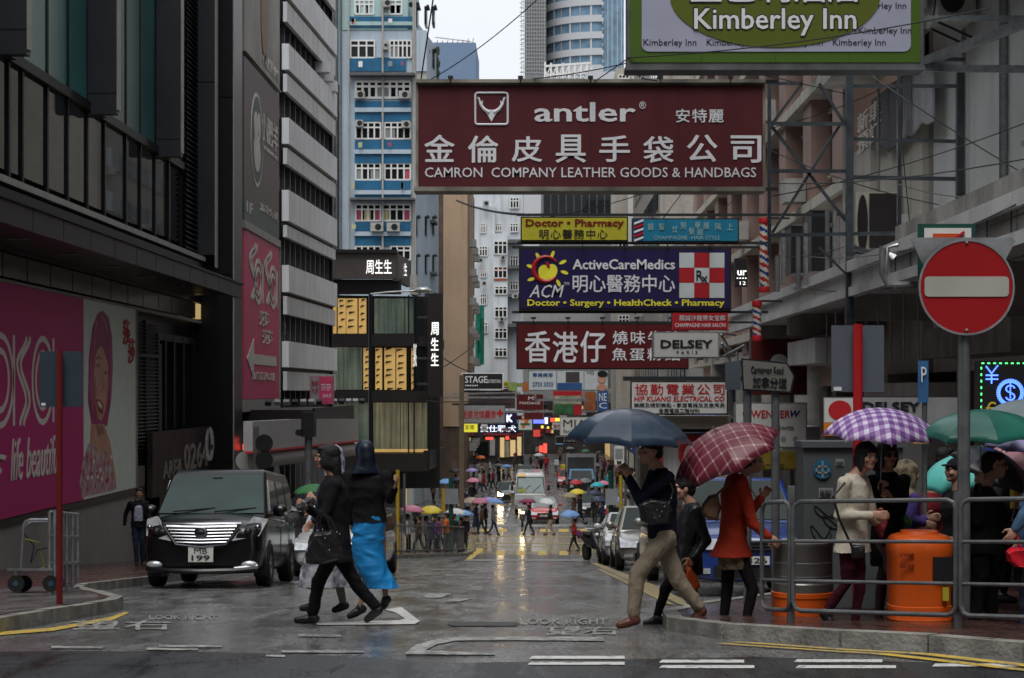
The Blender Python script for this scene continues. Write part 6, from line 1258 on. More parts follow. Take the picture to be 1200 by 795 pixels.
for a, b in ((262, 524), (270, 529), (291, 516), (294, 524), (287, 524), (299, 519)): c = W(a, b, 62); s = MB(); s.box((c.x-.06, 61.9, c.z-.1), (c.x+.07, 62.1, c.z+.1)); s.build('red_lamp', M['neonr'], t)
s = MB(); pts = [W(245.5+3*cos(k*.6)*1.1, 521+19*sin(k*.6), 50) for k in range(12)]; s.tube(pts, .05, 6); s.build('curved_chrome_mirror', M['steel'], t)
# round convex mirror and trolley
t = thing('hand_trolley', 'steel flatbed hand trolley with a tall caged end parked on the left pavement', 'trolley', (W(52, 0, 23).x, 23, g(23)+.13))
Y = 22.5; PT = lambda a, b, d_=0: W(a, b, Y+d_)
M['alu'] = mat('worn_aluminium', (.3, .31, .33), .35, .8, var=.3, scale=6)
rod('push_handle', [PT(24, 668), PT(26, 640), PT(27.5, 616), PT(30, 611), PT(36, 609), PT(58, 609)], .018, M['alu'], t); rod('push_handle', [PT(24, 668, .6), PT(26, 640, .6), PT(27.5, 618, .6), PT(36, 611, .6), PT(58, 610, .6)], .018, M['alu'], t)
q = MB(); q.hull([PT(8, 669, -.05), PT(62, 669, -.05), PT(62, 669, .65), PT(8, 669, .65)], [PT(8, 666, -.05), PT(62, 666, -.05), PT(62, 666, .65), PT(8, 666, .65)]); q.build('deck', M['alu'], t)
for a, d_ in ((19, 0), (28, .55), (60, 0), (66, .5)):
    c = PT(a, 684, d_); q = MB(); q.tube([(c.x, c.y-.025, c.z), (c.x, c.y+.025, c.z)], .1, 16); w0 = q.build('wheel', M['rubber'], t); q = MB(); q.tube([(c.x, c.y-.03, c.z), (c.x, c.y+.03, c.z)], .035, 10); q.build('hub', mat('blue_hub', (.03, .06, .1), .5), w0); q = MB(); q.bar((c.x, c.y, c.z), (c.x, c.y, c.z+.17), .04); q.build('fork', M['alu'], t)
for i, (a, b, c_, d_, dd) in enumerate(((58, 600, 58, 696, 0), (64, 598, 64, 694, 0), (72, 599, 72, 697, .0), (78, 600, 78, 693, .3), (85, 603, 85, 688, .6), (91, 604, 91, 684, .9))): rod('cage_post', [PT(a, b, dd), PT(c_, d_, dd)], .022, M['alu'], t)
for yy in (600, 628, 660, 692): rod('cage_bar', [PT(58, yy, 0), PT(72, yy+1, .1), PT(92, yy-(yy-600)*.07+3, .9)], .016, M['alu'], t)
rod('bungee_cord', [PT(28, 625), PT(40, 640, .2), PT(36, 660, .2), PT(44, 645, .3), PT(57, 642)], .008, M['black'], t, 5); rod('bungee_cord', [PT(30, 632), PT(46, 636, .2), PT(52, 665, .3), PT(40, 668, .3)], .008, mat('yellow_cord', (.3, .25, .02), .6), t, 5)
# ================================================================ vehicles
M['wheelrim'] = mat('alloy_rim', (.3, .31, .32), .3, .8); M['chrome'] = mat('chrome', (.25, .25, .27), .2, 1.); M['lens'] = mat('headlamp_lens', (.5, .52, .55), .1, .4, var=.25, scale=14)
M['plate'] = mat('plate_white', (.5, .5, .47), .4, var=.03); M['carglass'] = mat('car_glass', (.012, .02, .018), .05, var=.3, scale=1.5, spec=.35)
M['hl'] = mat('lit_headlamp', (1, .8, .45), .3, emit=(1, .72, .35), es=45.)
def carpaint(name, c, r=.25, metal=.0): return mat(name, c, r, metal, var=.06, scale=.8, coat=.8)
def wheel(parent, x, y, r, w_=.2, side=1):
    s = MB(); prof = [(r*.62, -w_/2), (r*.92, -w_/2), (r, -w_*.35), (r, w_*.35), (r*.92, w_/2), (r*.62, w_/2)]
    n_ = 24; vs = [(x+h, y+q*cos(2*pi*k/n_), r+q*sin(2*pi*k/n_)) for q, h in prof for k in range(n_)]; R_ = len(prof)
    s.add(vs, [(i*n_+k, i*n_+(k+1) % n_, ((i+1) % R_)*n_+(k+1) % n_, ((i+1) % R_)*n_+k) for i in range(R_) for k in range(n_)]); wo = s.build('wheel', M['rubber'], parent)
    s = MB()
    for k in range(7): a = 2*pi*k/7; s.obox((x+side*w_*.36, y+cos(a)*r*.33, r+sin(a)*r*.33), (.03, r*.6, r*.16), Euler((a, 0, 0)))
    s.tube([(x+side*w_*.28, y, r), (x+side*w_*.46, y, r)], r*.16, 12); n_ = 24
    vs = [(x+side*w_*h, y+q*r*cos(2*pi*k/n_), r+q*r*sin(2*pi*k/n_)) for q, h in ((.66, .5), (.6, .42), (.6, .1), (.66, .1)) for k in range(n_)]
    s.add(vs, [(i*n_+k, i*n_+(k+1) % n_, ((i+1) % 4)*n_+(k+1) % n_, ((i+1) % 4)*n_+k) for i in range(4) for k in range(n_)])
    s.build('rim', M['wheelrim'], wo, kind='stuff'); s = MB(); s.tube([(x+side*w_*.05, y, r), (x+side*w_*.12, y, r)], r*.62, 20); s.build('brake_disc', M['black'], wo)
def car(label, paint_, L=4.6, Wd=1.75, H=1.45, belt=.92, nose=.72, hood=1.15, ws=1.75, rs=3.6, tail=4.15, tailz=.98, roofw=.74, wr=.32, plate=None, lit=False, cat='car', name='parked_car', glassm=None, roofm=None, hoodz=None, tb=.12, mirror=True, bump=None):
    """car in its own coordinates: nose at y=0 towards -y, ground at z=0"""
    t = thing(name, label, cat, local=True); w_ = Wd/2; P_ = paint_; hz = hoodz or belt
    st = [(0, .8, nose-.12), (.06, .88, nose-.02), (.3, .96, nose+.05), (hood*.6, .99, hz-.05), (hood, 1, hz), (hood+.4, 1, belt), (L*.55, 1, belt+.02), (tail, .99, tailz), (L-.15, .95, tailz-.05), (L, .86, tailz-.22)]
    vs = []; zb = .2
    for y, f, z in st:
        hw_ = w_*f; ring = [(0, zb), (hw_*.88, zb), (hw_*.97, zb+.1), (hw_, zb+.28), (hw_*.995, (z+zb)/2+.08), (hw_*.96, z-.07), (hw_*.88, z-.01), (0, z+.03)]
        vs += [(x_, y, z_) for x_, z_ in ring]+[(-x_, y, z_) for x_, z_ in ring[-2:0:-1]]
    n_ = 14; s = MB(); R_ = len(st)
    s.add(vs, [(i*n_+k, i*n_+(k+1) % n_, (i+1)*n_+(k+1) % n_, (i+1)*n_+k) for i in range(R_-1) for k in range(n_)]+[tuple(range(n_))[::-1], tuple(range((R_-1)*n_, R_*n_))])
    bo = s.build('body', P_, t, smooth=50); md = bo.modifiers.new('s', 'SUBSURF'); md.levels = md.render_levels = 2
    # cabin
    bw = w_*.95; tw = Wd*roofw/2; B = [(-bw, hood, belt-.06), (bw, hood, belt-.06), (bw, tail+.1, tailz-.06), (-bw, tail+.1, tailz-.06)]; T = [(-tw, ws, H-.03), (tw, ws, H-.03), (tw, rs, H-.04), (-tw, rs, H-.04)]
    s = MB(); s.hull(B, T); cb = s.build('roof_and_pillars', roofm or P_, t, smooth=40); md = cb.modifiers.new('b', 'BEVEL'); md.width = .07; md.segments = 4; md.limit_method = 'ANGLE'; md.angle_limit = .5
    gm2 = glassm or M['carglass']
    def pane(name, c4, n4, ins):
        """quad pane inset on a cabin face: corners a(bottom-left) b(bottom-right) c(top-right) d(top-left)"""
        a, b, c_, d_ = [Vector(v) for v in c4]; nn = Vector(n4).normalized()
        def q(u, v): return (a.lerp(b, u)).lerp(d_.lerp(c_, u), v)
        (u0, u1, v0, v1) = ins; m_ = MB(); e1, e2 = .012, -.02
        F4 = [q(u0, v0), q(u1, v0), q(u1, v1), q(u0, v1)]; m_.hull([p+nn*e2 for p in F4], [p+nn*e1 for p in F4]); return m_.build(name, gm2, t, smooth=0)
    nf = Vector((0, -(H-belt), ws-hood)); pane('windscreen', (B[0], B[1], T[1], T[0]), nf, (.06, .94, .12, .92))
    nr_ = Vector((0, H-tailz, tail-rs)); pane('rear_window', (B[2], B[3], T[3], T[2]), nr_, (.08, .92, .25, .88))
    ns = Vector((H-belt, 0, bw-tw))
    for sd in (1, -1):
        a, b, c_, d_ = (B[1], B[2], T[2], T[1]) if sd == 1 else (B[0], B[3], T[3], T[0]); n3 = Vector((sd*(H-belt), 0, bw-tw))
        for u0, u1 in ((.13, .5), (.53, .88)): pane('side_window', (a, b, c_, d_), n3, (u0, u1, .2, .86))
        for yy in (wr+.42, L-wr-.55):
            s = MB(); s.prism([(yy+(wr+.05)*cos(pi*k/12), wr+(wr+.05)*sin(pi*k/12)) for k in range(-2, 15)], sd*(w_-.18), sd*(w_+.004), 'x'); s.build('wheel_arch', M['black'], t)
            wheel(t, sd*(w_-.09), yy, wr, .2, sd)
        s = MB(); s.ball((sd*(w_+.1), hood+.35, belt+.12), (.11, .07, .085), n=12, rings=8); mo = s.build('mirror', P_, t); s = MB(); s.bar((sd*(w_-.05), hood+.35, belt+.04), (sd*(w_+.08), hood+.35, belt+.08), .04); s.build('mirror_arm', M['black'], mo)
        s = MB(); s.prism([(-0.02, nose-.2), (.34, nose-.14), (.42, nose+.03), (.02, nose-.06)], sd*w_*.5, sd*w_*.93, 'x'); hlo = s.build('headlight', M['hl'] if lit else M['lens'], t)
        s = MB(); s.box((sd*w_*.6, -.015, .3), (sd*w_*.82, .05, .37)); s.build('fog_lamp', M['lens'], t)
    s = MB(); s.box((-w_*.44, -.03, nose-.22), (w_*.44, .1, nose-.09)); gr_ = s.build('grille', M['black'], t)
    for k in range(3): s = MB(); s.box((-w_*.43, -.045, nose-.205+k*.045), (w_*.43, -.03, nose-.19+k*.045)); s.build('grille_bar', M['chrome'], gr_)
    s = MB(); s.box((-w_*.55, -.02, .24), (w_*.55, .06, .4)); s.build('lower_intake', M['black'], t)
    if plate:
        s = MB(); s.box((-.26, -.05, .42), (.26, -.03, .53)); po_ = s.build('number_plate', M['plate'], t)
        text(plate, None, m=M['bltr'], parent=po_, bold=.02, place=lambda u, v, d: (-.23+.46*u, -.052-.004*d, .44+.07*v))
    return t
def park(t, x, Y, rz=0, slope=True): t.location = (x, Y, g(Y)+.01); t.rotation_euler = (-math.atan(.0755) if slope and Y < 91 else 0, 0, rz); return t
# black people carrier -------------------------------------------
BP = mat('gloss_black_paint', (.004, .0035, .0045), .22, var=.06, coat=.25, spec=.35)
v = thing('people_carrier', 'glossy black people carrier parked at the left kerb with a chrome grille', 'van', local=True)
w_ = .92; L = 4.85
st = [(0, .86, .84, .34), (.05, .93, .95, .26), (.2, .98, 1.03, .22), (.55, 1.0, 1.1, .2), (.95, 1, 1.17, .2), (1.3, 1, 1.13, .2), (3.0, 1, 1.13, .2), (4.6, .99, 1.14, .22), (4.8, .96, 1.1, .26), (4.85, .9, 1.0, .34)]
vs = []
for y, f, z, zb in st:
    hw_ = w_*f; ring = [(0, zb), (hw_*.86, zb), (hw_*.96, zb+.1), (hw_, zb+.3), (hw_, z-.32), (hw_*.985, z-.12), (hw_*.9, z-.02), (0, z+.04)]
    vs += [(x_, y, z_) for x_, z_ in ring]+[(-x_, y, z_) for x_, z_ in ring[-2:0:-1]]
s = MB(); n_ = 14; R_ = len(st); s.add(vs, [(i*n_+k, i*n_+(k+1) % n_, (i+1)*n_+(k+1) % n_, (i+1)*n_+k) for i in range(R_-1) for k in range(n_)]+[tuple(range(n_))[::-1], tuple(range((R_-1)*n_, R_*n_))])
bo = s.build('body', BP, v, smooth=50); md = bo.modifiers.new('s', 'SUBSURF'); md.levels = md.render_levels = 2
bw, tw, H = .895, .73, 1.88; B = [(-bw, .78, 1.04), (bw, .78, 1.04), (bw, 4.78, 1.0), (-bw, 4.78, 1.0)]; T = [(-tw, 1.75, H), (tw, 1.75, H), (tw, 4.5, H), (-tw, 4.5, H)]
M_ = [(-tw*1.04, 1.62, H-.09), (tw*1.04, 1.62, H-.09), (tw*1.04, 4.6, H-.09), (-tw*1.04, 4.6, H-.09)]
s = MB(); s.v = [tuple(p) for p in B+M_+T]; s.f = [(0, 1, 2, 3), (8, 11, 10, 9)]+[(i, (i+1) % 4, (i+1) % 4+4, i+4) for i in range(4)]+[(i+4, (i+1) % 4+4, (i+1) % 4+8, i+8) for i in range(4)]; s.m = [0]*len(s.f)
cb = s.build('roof_and_pillars', BP, v, smooth=40); md = cb.modifiers.new('b', 'BEVEL'); md.width = .13; md.segments = 5; md.limit_method = 'ANGLE'; md.angle_limit = .4
def vpane(name, a, b, c_, d_, m=M['carglass'], nn=None, e=.014):
    a, b, c_, d_ = map(Vector, (a, b, c_, d_)); nn = (b-a).cross(d_-a).normalized(); q = MB(); F4 = [a, b, c_, d_]; q.hull([p-nn*.02 for p in F4], [p+nn*e for p in F4]); return q.build(name, m, v, smooth=0)
lp = lambda a, b, u: tuple(Vector(a).lerp(Vector(b), u))
wsp = vpane('windscreen', lp(B[0], M_[0], .13)[:1] and (-.83, .9, 1.15), (.83, .9, 1.15), (.71, 1.58, 1.77), (-.71, 1.58, 1.77), mat('windscreen_glass', (.01, .03, .025), .04, var=.5, scale=1.2, spec=.45))
for sx in (-.35, .3): q = MB(); q.bar((sx-.25, .86, 1.18), (sx+.4, .98, 1.24), .022); q.build('wiper', M['black'], v)
q = MB(); q.box((-.08, 1.5, 1.68), (.08, 1.56, 1.74)); q.build('rear_view_mirror', M['black'], v)
for sd in (1, -1):
    o = lambda y, z: (sd*(bw-(bw-tw*1.04)*(z-1.04)/(H-.09-1.04)+.004), y, z)
    for y0, y1, a in ((1.5, 2.35, .32), (2.47, 3.5, 0), (3.6, 4.45, 0)):
        p = [o(y0-a*.55, 1.2), o(y1, 1.2), o(y1, 1.7), o(y0+.12, 1.7)]
        if sd < 0: p = p[::-1]
        vpane('side_window', *p)
    for y in (2.41, 3.55): q = MB(); q.bar((sd*(w_+.003), y, .35), (sd*(w_+.003), y, 1.1), .008); q.build('door_seam', M['mull'], v)
    for y in (2.15, 2.6): q = MB(); q.ball((sd*(w_+.015), y, .95), (.02, .09, .022), n=10, rings=6); q.build('door_handle', M['chrome'], v)
    for yy in (.95, 3.85):
        q = MB(); q.prism([(yy+.4*cos(pi*k/14), .34+.4*sin(pi*k/14)) for k in range(-2, 17)], sd*(w_-.2), sd*(w_+.005), 'x'); q.build('wheel_arch', M['black'], v); wheel(v, sd*(w_-.08), yy, .345, .225, sd)
    q = MB(); q.ball((sd*(w_+.12), 1.28, 1.2), (.12, .075, .1), n=14, rings=10); mo = q.build('door_mirror', BP, v); q = MB(); q.bar((sd*(w_-.1), 1.3, 1.12), (sd*(w_+.1), 1.29, 1.14), .05); q.build('mirror_arm', M['black'], mo)
    # headlamp: swept clear unit, wider at the wing
    q = MB(); A = [(sd*.46, -.05, .72), (sd*.87, .1, .8), (sd*.945, .55, 1.06), (sd*.76, .26, 1.1), (sd*.56, .0, .86)]
    q.hull([(x_*.97, y_+.1, z_) for x_, y_, z_ in A], [(x_, y_-.012, z_) for x_, y_, z_ in A]); ho = q.build('headlight', M['lens'], v); 
    for c3, rr in (((sd*.7, .045, .86), .065), ((sd*.83, .16, .93), .045)): q = MB(); q.ball(c3, rr, n=14, rings=10); q.build('reflector', M['chrome'] if rr < .05 else M['black'], ho)
    q = MB(); q.ball((sd*.72, .04, .36), (.13, .05, .06), n=14, rings=8); q.build('fog_lamp', M['lens'], v)
gr_ = MB(); gr_.hull([(-.56, .03, .96), (.56, .03, .96), (.36, -.01, .66), (-.36, -.01, .66)], [(-.56, -.03, .97), (.56, -.03, .97), (.36, -.055, .66), (-.36, -.055, .66)]); gro = gr_.build('grille', M['black'], v, smooth=0)
for k in range(6):
    z = .69+k*.048; hw_ = .37+(z-.66)*.62; th = .013 if k < 5 else .028; q = MB(); q.tube([(-hw_, -.05-(z-.66)*-.05, z+.012), (0, -.1+(z-.66)*.05, z), (hw_, -.05+(z-.66)*.05, z+.012)], th, 6); q.build('grille_bar', M['chrome'], gro)
q = MB(); q.tube([(-.6, -.0, .985), (-.3, -.06, .98), (0, -.085, .975), (.3, -.06, .98), (.6, 0, .985)], .028, 8); q.build('chrome_trim', M['chrome'], v); q = MB(); q.tube([(-.58, -.02, .95), (-.38, -.07, .67), (0, -.1, .63), (.38, -.07, .67), (.58, -.02, .95)], .018, 8); q.build('chrome_trim', M['chrome'], v)
q = MB(); q.ball((0, -.1, .85), (.1, .02, .1), n=18, rings=8); bd = q.build('bonnet_badge', M['chrome'], v); q = MB(); q.ball((0, -.115, .85), (.07, .02, .035), n=12, rings=6); q.build('badge_centre', M['black'], bd)
q = MB(); q.box((-.19, -.09, .4), (.19, -.06, .63)); np_ = q.build('number_plate', M['plate'], v)
text('MB', None, m=M['bltr'], parent=np_, bold=.0, place=lambda u, vv, d: (-.1+.2*u, -.092-.004*d, .525+.085*vv)); text('199', None, m=M['bltr'], parent=np_, bold=.03, place=lambda u, vv, d: (-.14+.28*u, -.092-.004*d, .42+.085*vv))
q = MB(); q.tube([(-.85, .06, .3), (-.5, -.03, .27), (0, -.06, .26), (.5, -.03, .27), (.85, .06, .3)], .045, 8); q.build('bumper_lip', BP, v); q = MB(); q.tube([(.5, -.02, .3), (.85, .05, .34)], .03, 8); q.build('chrome_trim', M['chrome'], v)
park(v, W(236.5, 0, 28.8).x, 28.75, radians(.8))
# others ---------------------------------------------------------
WP = carpaint('white_car_paint', (.42, .43, .43)); SP = carpaint('silver_beige_paint', (.26, .25, .225), .25, .5); BLP = carpaint('royal_blue_paint', (.012, .035, .17), .25); KP = carpaint('black_car_paint', (.012, .013, .015)); RP = carpaint('taxi_red_paint', (.4, .015, .015)); GP = carpaint('grey_car_paint', (.3, .3, .3), .3, .4)
park(car('white saloon waiting behind the black people carrier', WP, plate='KE 318'), -3.85, 36)
park(car('bright blue car half hidden behind the woman in the red coat', BLP, L=4.5, H=1.66, belt=1.0, nose=.82, hood=.95, ws=1.55, plate='A 326', roofm=BLP, tail=4.2, rs=3.9), 2.85, 25)
park(car('pale grey car glimpsed between the legs of the man in beige trousers', GP, plate='RB 52'), 2.85, 32.5)
park(car('silver beige taxi-sized car with beige mirror behind the man in beige trousers', SP, H=1.52, plate='LT 470'), 2.72, 42.5)
park(car('white car tucked in behind the silver beige car', WP), 2.65, 49.5)
park(car('red taxi with a silver roof waiting at the crossing', RP, roofm=M['steel'], plate='CK 5', cat='taxi', name='taxi', glassm=mat('pale_screen', (.12, .17, .16), .05, spec=1)), .5, 110.5)
park(car('black car with two bright headlights left of the white minibus', KP, lit=True), -1.85, 131)
park(car('dark car with a white bonnet right of the yellow and blue umbrella', KP, roofm=KP), 3.55, 116)
park(car('small red car beside the blue lorry', RP), 2.6, 152)
park(car('dark hatchback further down the road behind the minibus', KP, H=1.5), -.9, 160)
# minibus
t = thing('minibus', 'white minibus with a wide windscreen behind the red taxi', 'minibus', local=True)
q = MB(); q.box((-1.0, .0, .35), (1.0, 6.4, 1.35)); o = q.build('lower_body', WP, t); md = o.modifiers.new('b', 'BEVEL'); md.width = .12; md.segments = 3
q = MB(); q.hull([(-1, .02, 1.3), (1, .02, 1.3), (1, 6.4, 1.3), (-1, 6.4, 1.3)], [(-.88, .55, 2.62), (.88, .55, 2.62), (.88, 6.3, 2.62), (-.88, 6.3, 2.62)]); o = q.build('upper_body', WP, t); md = o.modifiers.new('b', 'BEVEL'); md.width = .14; md.segments = 3
q = MB(); q.hull([(-.86, .05, 1.36), (.86, .05, 1.36), (.76, .42, 2.3), (-.76, .42, 2.3)], [(-.86, .02, 1.36), (.86, .02, 1.36), (.76, .39, 2.3), (-.76, .39, 2.3)]); q.build('windscreen', MATS['pale_screen'], t, smooth=0); q = MB(); q.hull([(-.93, .075, 1.3), (.93, .075, 1.3), (.83, .46, 2.36), (-.83, .46, 2.36)], [(-.93, .04, 1.3), (.93, .04, 1.3), (.83, .42, 2.36), (-.83, .42, 2.36)]); q.build('screen_seal', M['black'], t, smooth=0)
for sd in (-1, 1):
    for k in range(3): q = MB(); q.hull([(sd*1.0, 1+k*1.7, 1.45), (sd*1.0, 2.5+k*1.7, 1.45), (sd*.93, 2.5+k*1.7, 2.2), (sd*.93, 1+k*1.7, 2.2)], [(sd*1.01, 1+k*1.7, 1.45), (sd*1.01, 2.5+k*1.7, 1.45), (sd*.945, 2.5+k*1.7, 2.2), (sd*.945, 1+k*1.7, 2.2)]); q.build('side_window', M['carglass'], t, smooth=0)
    wheel(t, sd*.9, 1.1, .36, .22, sd); wheel(t, sd*.9, 5.0, .36, .22, sd); q = MB(); q.box((sd*.62, -.03, .75), (sd*.9, .05, .95)); q.build('headlight', M['lens'], t); q = MB(); q.box((sd*1.08, .1, 1.5), (sd*1.24, .18, 1.85)); mo = q.build('mirror', M['black'], t); q = MB(); q.bar((sd*.95, .15, 1.5), (sd*1.15, .15, 1.6), .03); q.build('mirror_arm', M['black'], mo)
for sx in (-.3, .35): q = MB(); q.bar((sx-.2, .03, 1.42), (sx+.3, .2, 1.85), .03); q.build('wiper', M['black'], t)
q = MB(); q.box((-.5, -.02, .62), (.5, .03, .95)); q.build('grille', M['black'], t); q = MB(); q.box((-.8, .3, 2.4), (-.3, .42, 2.58)); q.build('route_plate', M['lamp'], t); q = MB(); q.box((-.8, .02, 1.42), (-.3, .06, 1.6)); q.build('dash_card', mat('dash_yellow', (.4, .4, .05), .5), t)
park(t, -.35, 119)
# blue lorry
t = thing('lorry', 'blue lorry with a pale open box body on the right of the far street', 'lorry', local=True); TB = carpaint('lorry_blue', (.02, .12, .25))
q = MB(); q.box((-.95, 0, .5), (.95, 1.5, 1.35)); q.build('cab_lower', KP, t); q = MB(); q.hull([(-.95, .02, 1.35), (.95, .02, 1.35), (.95, 1.5, 1.35), (-.95, 1.5, 1.35)], [(-.85, .3, 2.1), (.85, .3, 2.1), (.85, 1.5, 2.1), (-.85, 1.5, 2.1)]); q.build('cab_upper', TB, t)
q = MB(); q.hull([(-.8, .01, 1.42), (.8, .01, 1.42), (.73, .22, 1.98), (-.73, .22, 1.98)], [(-.8, .04, 1.42), (.8, .04, 1.42), (.73, .25, 1.98), (-.73, .25, 1.98)]); q.build('windscreen', M['carglass'], t)
q = MB(); q.box((-1.1, 1.7, .9), (1.1, 6, 3.05)); q.build('box_body', M['shopdark'], t)
for a, b in (((-1.12, 1.66, 2.9), (1.12, 1.74, 3.1)), ((-1.12, 1.66, .9), (-.98, 1.74, 2.9)), ((.98, 1.66, .9), (1.12, 1.74, 2.9))): q = MB(); q.box(a, b); q.build('box_frame', M['steel'], t)
for sd in (-1, 1): wheel(t, sd*.85, .7, .4, .24, sd); wheel(t, sd*.85, 4.6, .4, .24, sd); q = MB(); q.box((sd*.6, -.03, .75), (sd*.85, .03, .95)); q.build('headlight', M['lens'], t); q = MB(); q.box((sd*1.05, .0, 1.5), (sd*1.2, .08, 1.9)); q.build('mirror', M['black'], t)
park(t, 3.35, 138)
# motorcycles
def bike(label, c=M['black'], lit=False):
    t = thing('motorcycle', label, 'motorcycle', local=True)
    for y in (.0, 1.25): 
        q = MB(); q.tube([(-.06, y, .28), (.06, y, .28)], .28, 20); wo = q.build('wheel', M['rubber'], t); q = MB(); q.tube([(-.065, y, .28), (.065, y, .28)], .17, 16); q.build('hub', M['darkrail'], wo)
    q = MB(); q.loft([((0, .2, .35), .12, .1), ((0, .35, .55), .17, .2), ((0, .5, .85), .16, .12), ((0, .55, .95), .1, .06)], lat=(1, 0, 0), fwd=(0, 1, 0)); q.build('front_fairing', c, t)
    q = MB(); q.loft([((0, .5, .5), .14, .15), ((0, .9, .6), .17, .2), ((0, 1.3, .72), .16, .14), ((0, 1.55, .75), .08, .06)], lat=(1, 0, 0), fwd=(0, 0, 1)); q.build('rear_body', c, t)
    q = MB(); q.loft([((0, .7, .8), .12, .05), ((0, 1.0, .83), .16, .06), ((0, 1.4, .88), .13, .05)], lat=(1, 0, 0), fwd=(0, 0, 1)); q.build('seat', M['rubber'], t)
    rod('handlebar', [(-.36, .45, 1.0), (-.1, .38, 1.0), (.1, .38, 1.0), (.36, .45, 1.0)], .02, M['steel'], t); rod('fork', [(0, .0, .28), (0, .3, .9)], .05, M['darkrail'], t)
    q = MB(); q.ball((0, .28, .8), (.1, .08, .08), n=12, rings=8); q.build('headlight', M['hl'] if lit else M['lens'], t)
    for sd in (-1, 1): q = MB(); q.ball((sd*.34, .42, 1.18), (.07, .03, .05), n=8, rings=6); q.build('mirror', M['black'], t)
    return t
for lab, x, Y, rz in (('black scooter parked at the head of the right-hand row', 2.05, 58.5, .35), ('second black scooter leaning beside the first', 2.75, 58.8, .3), ('dark motorcycle between the scooters and the white car', 2.35, 55.5, .25)): park(bike(lab), x, Y, rz)
park(bike('motorcycle with a bright headlight left of the red taxi', lit=True), -.78, 108)
# ================================================================ people
M['skin'] = mat('skin', (.36, .2, .14), .5, var=.08, scale=6); M['skin2'] = mat('tanned_skin', (.27, .145, .095), .5, var=.08, scale=6)
M['hairb'] = mat('black_hair', (.006, .005, .005), .5, var=.4, scale=30, bump=.6, bscale=90); M['lips'] = mat('lips', (.25, .06, .06), .45); M['eyew'] = mat('eye_white', (.4, .38, .36), .3)
def cloth(name, c, r=.85, **k): return mat(name, c if max(c) > .03 else tuple(v*.55 for v in c), r, spec=.12, bump=.35, bscale=28, var=k.pop('var', .15), **k)
def remesh(mb, voxel, smooth=2, fold=0., seed=0, m=None):
    me = mb.mesh('tmp', None, 0); o = bpy.data.objects.new('tmp', me); COL.objects.link(o)
    md = o.modifiers.new('r', 'REMESH'); md.mode = 'VOXEL'; md.voxel_size = voxel; md.adaptivity = 0
    if smooth: m2 = o.modifiers.new('s', 'SMOOTH'); m2.iterations = smooth; m2.factor = .5
    dg = bpy.context.evaluated_depsgraph_get(); out = bpy.data.meshes.new_from_object(o.evaluated_get(dg)); bpy.data.objects.remove(o)
    if fold:
        n = len(out.vertices); co = np.empty(n*3); out.vertices.foreach_get('co', co); co = co.reshape(-1, 3); no = np.empty(n*3); out.vertices.foreach_get('normal', no); no = no.reshape(-1, 3)
        rs = np.random.RandomState(seed); h = np.zeros(n); wv = sum(np.sin(co @ rs.normal(0, 9, 3)+rs.uniform(0, 6)) for _ in range(4))
        for f_, a in ((22, .5), (38, .3), (60, .2)):
            for _ in range(2): d = rs.normal(0, 1, 3); d[2] *= 1.3; d /= np.linalg.norm(d); h += a*(1.1-2.2*np.abs(np.sin(co @ d*f_*.5+wv*.7+rs.uniform(0, 6)))**.6)
        co += no*(h*fold)[:, None]; out.vertices.foreach_set('co', co.ravel())
    out.materials.clear()
    if m: out.materials.append(m)
    for p in out.polygons: p.material_index = 0
    out.shade_smooth(); out.update(); return out
def cap(mb, a, ra, b, rb, n=12):
    a, b = Vector(a), Vector(b); mb.ball(a, ra, n=n, rings=8); mb.ball(b, rb, n=n, rings=8)
    if (b-a).length > 1e-4: mb.tube([a, b], [ra*.99, rb*.99], n)
def chain(mb, pts, rs):
    for i in range(len(pts)-1): cap(mb, pts[i], rs[i], pts[i+1], rs[i+1])
def hand(mb, wrist, d, nrm, curl=.5, k=1.):
    """palm, four unequal bent fingers and a thumb from the side of the palm"""
    wrist, d, nrm = Vector(wrist), Vector(d).normalized(), Vector(nrm).normalized(); sd = d.cross(nrm).normalized(); nrm = sd.cross(d).normalized()
    R = Matrix((sd, d, nrm)).transposed(); c = wrist+d*.05*k; mb.ball(c, (.041*k, .052*k, .017*k), R=R, n=12, rings=8)
    for i, ln in enumerate((.068, .076, .071, .056)):
        b = wrist+d*.088*k+sd*(i-1.5)*.0205*k; a = curl*.9; p1 = b+(d*cos(a)+nrm*sin(a))*ln*.5*k; a2 = curl*2.0; p2 = p1+(d*cos(a2)+nrm*sin(a2))*ln*.5*k
        cap(mb, b, .0102*k, p1, .0096*k, 8); cap(mb, p1, .0096*k, p2, .0085*k, 8)
    t0 = wrist+d*.028*k-sd*.034*k; t1 = t0+(d*.6-sd*.75+nrm*.45*curl).normalized()*.036*k; t2 = t1+(d*.85-sd*.1+nrm*.9*curl).normalized()*.032*k
    cap(mb, t0, .0125*k, t1, .011*k, 8); cap(mb, t1, .011*k, t2, .0092*k, 8)
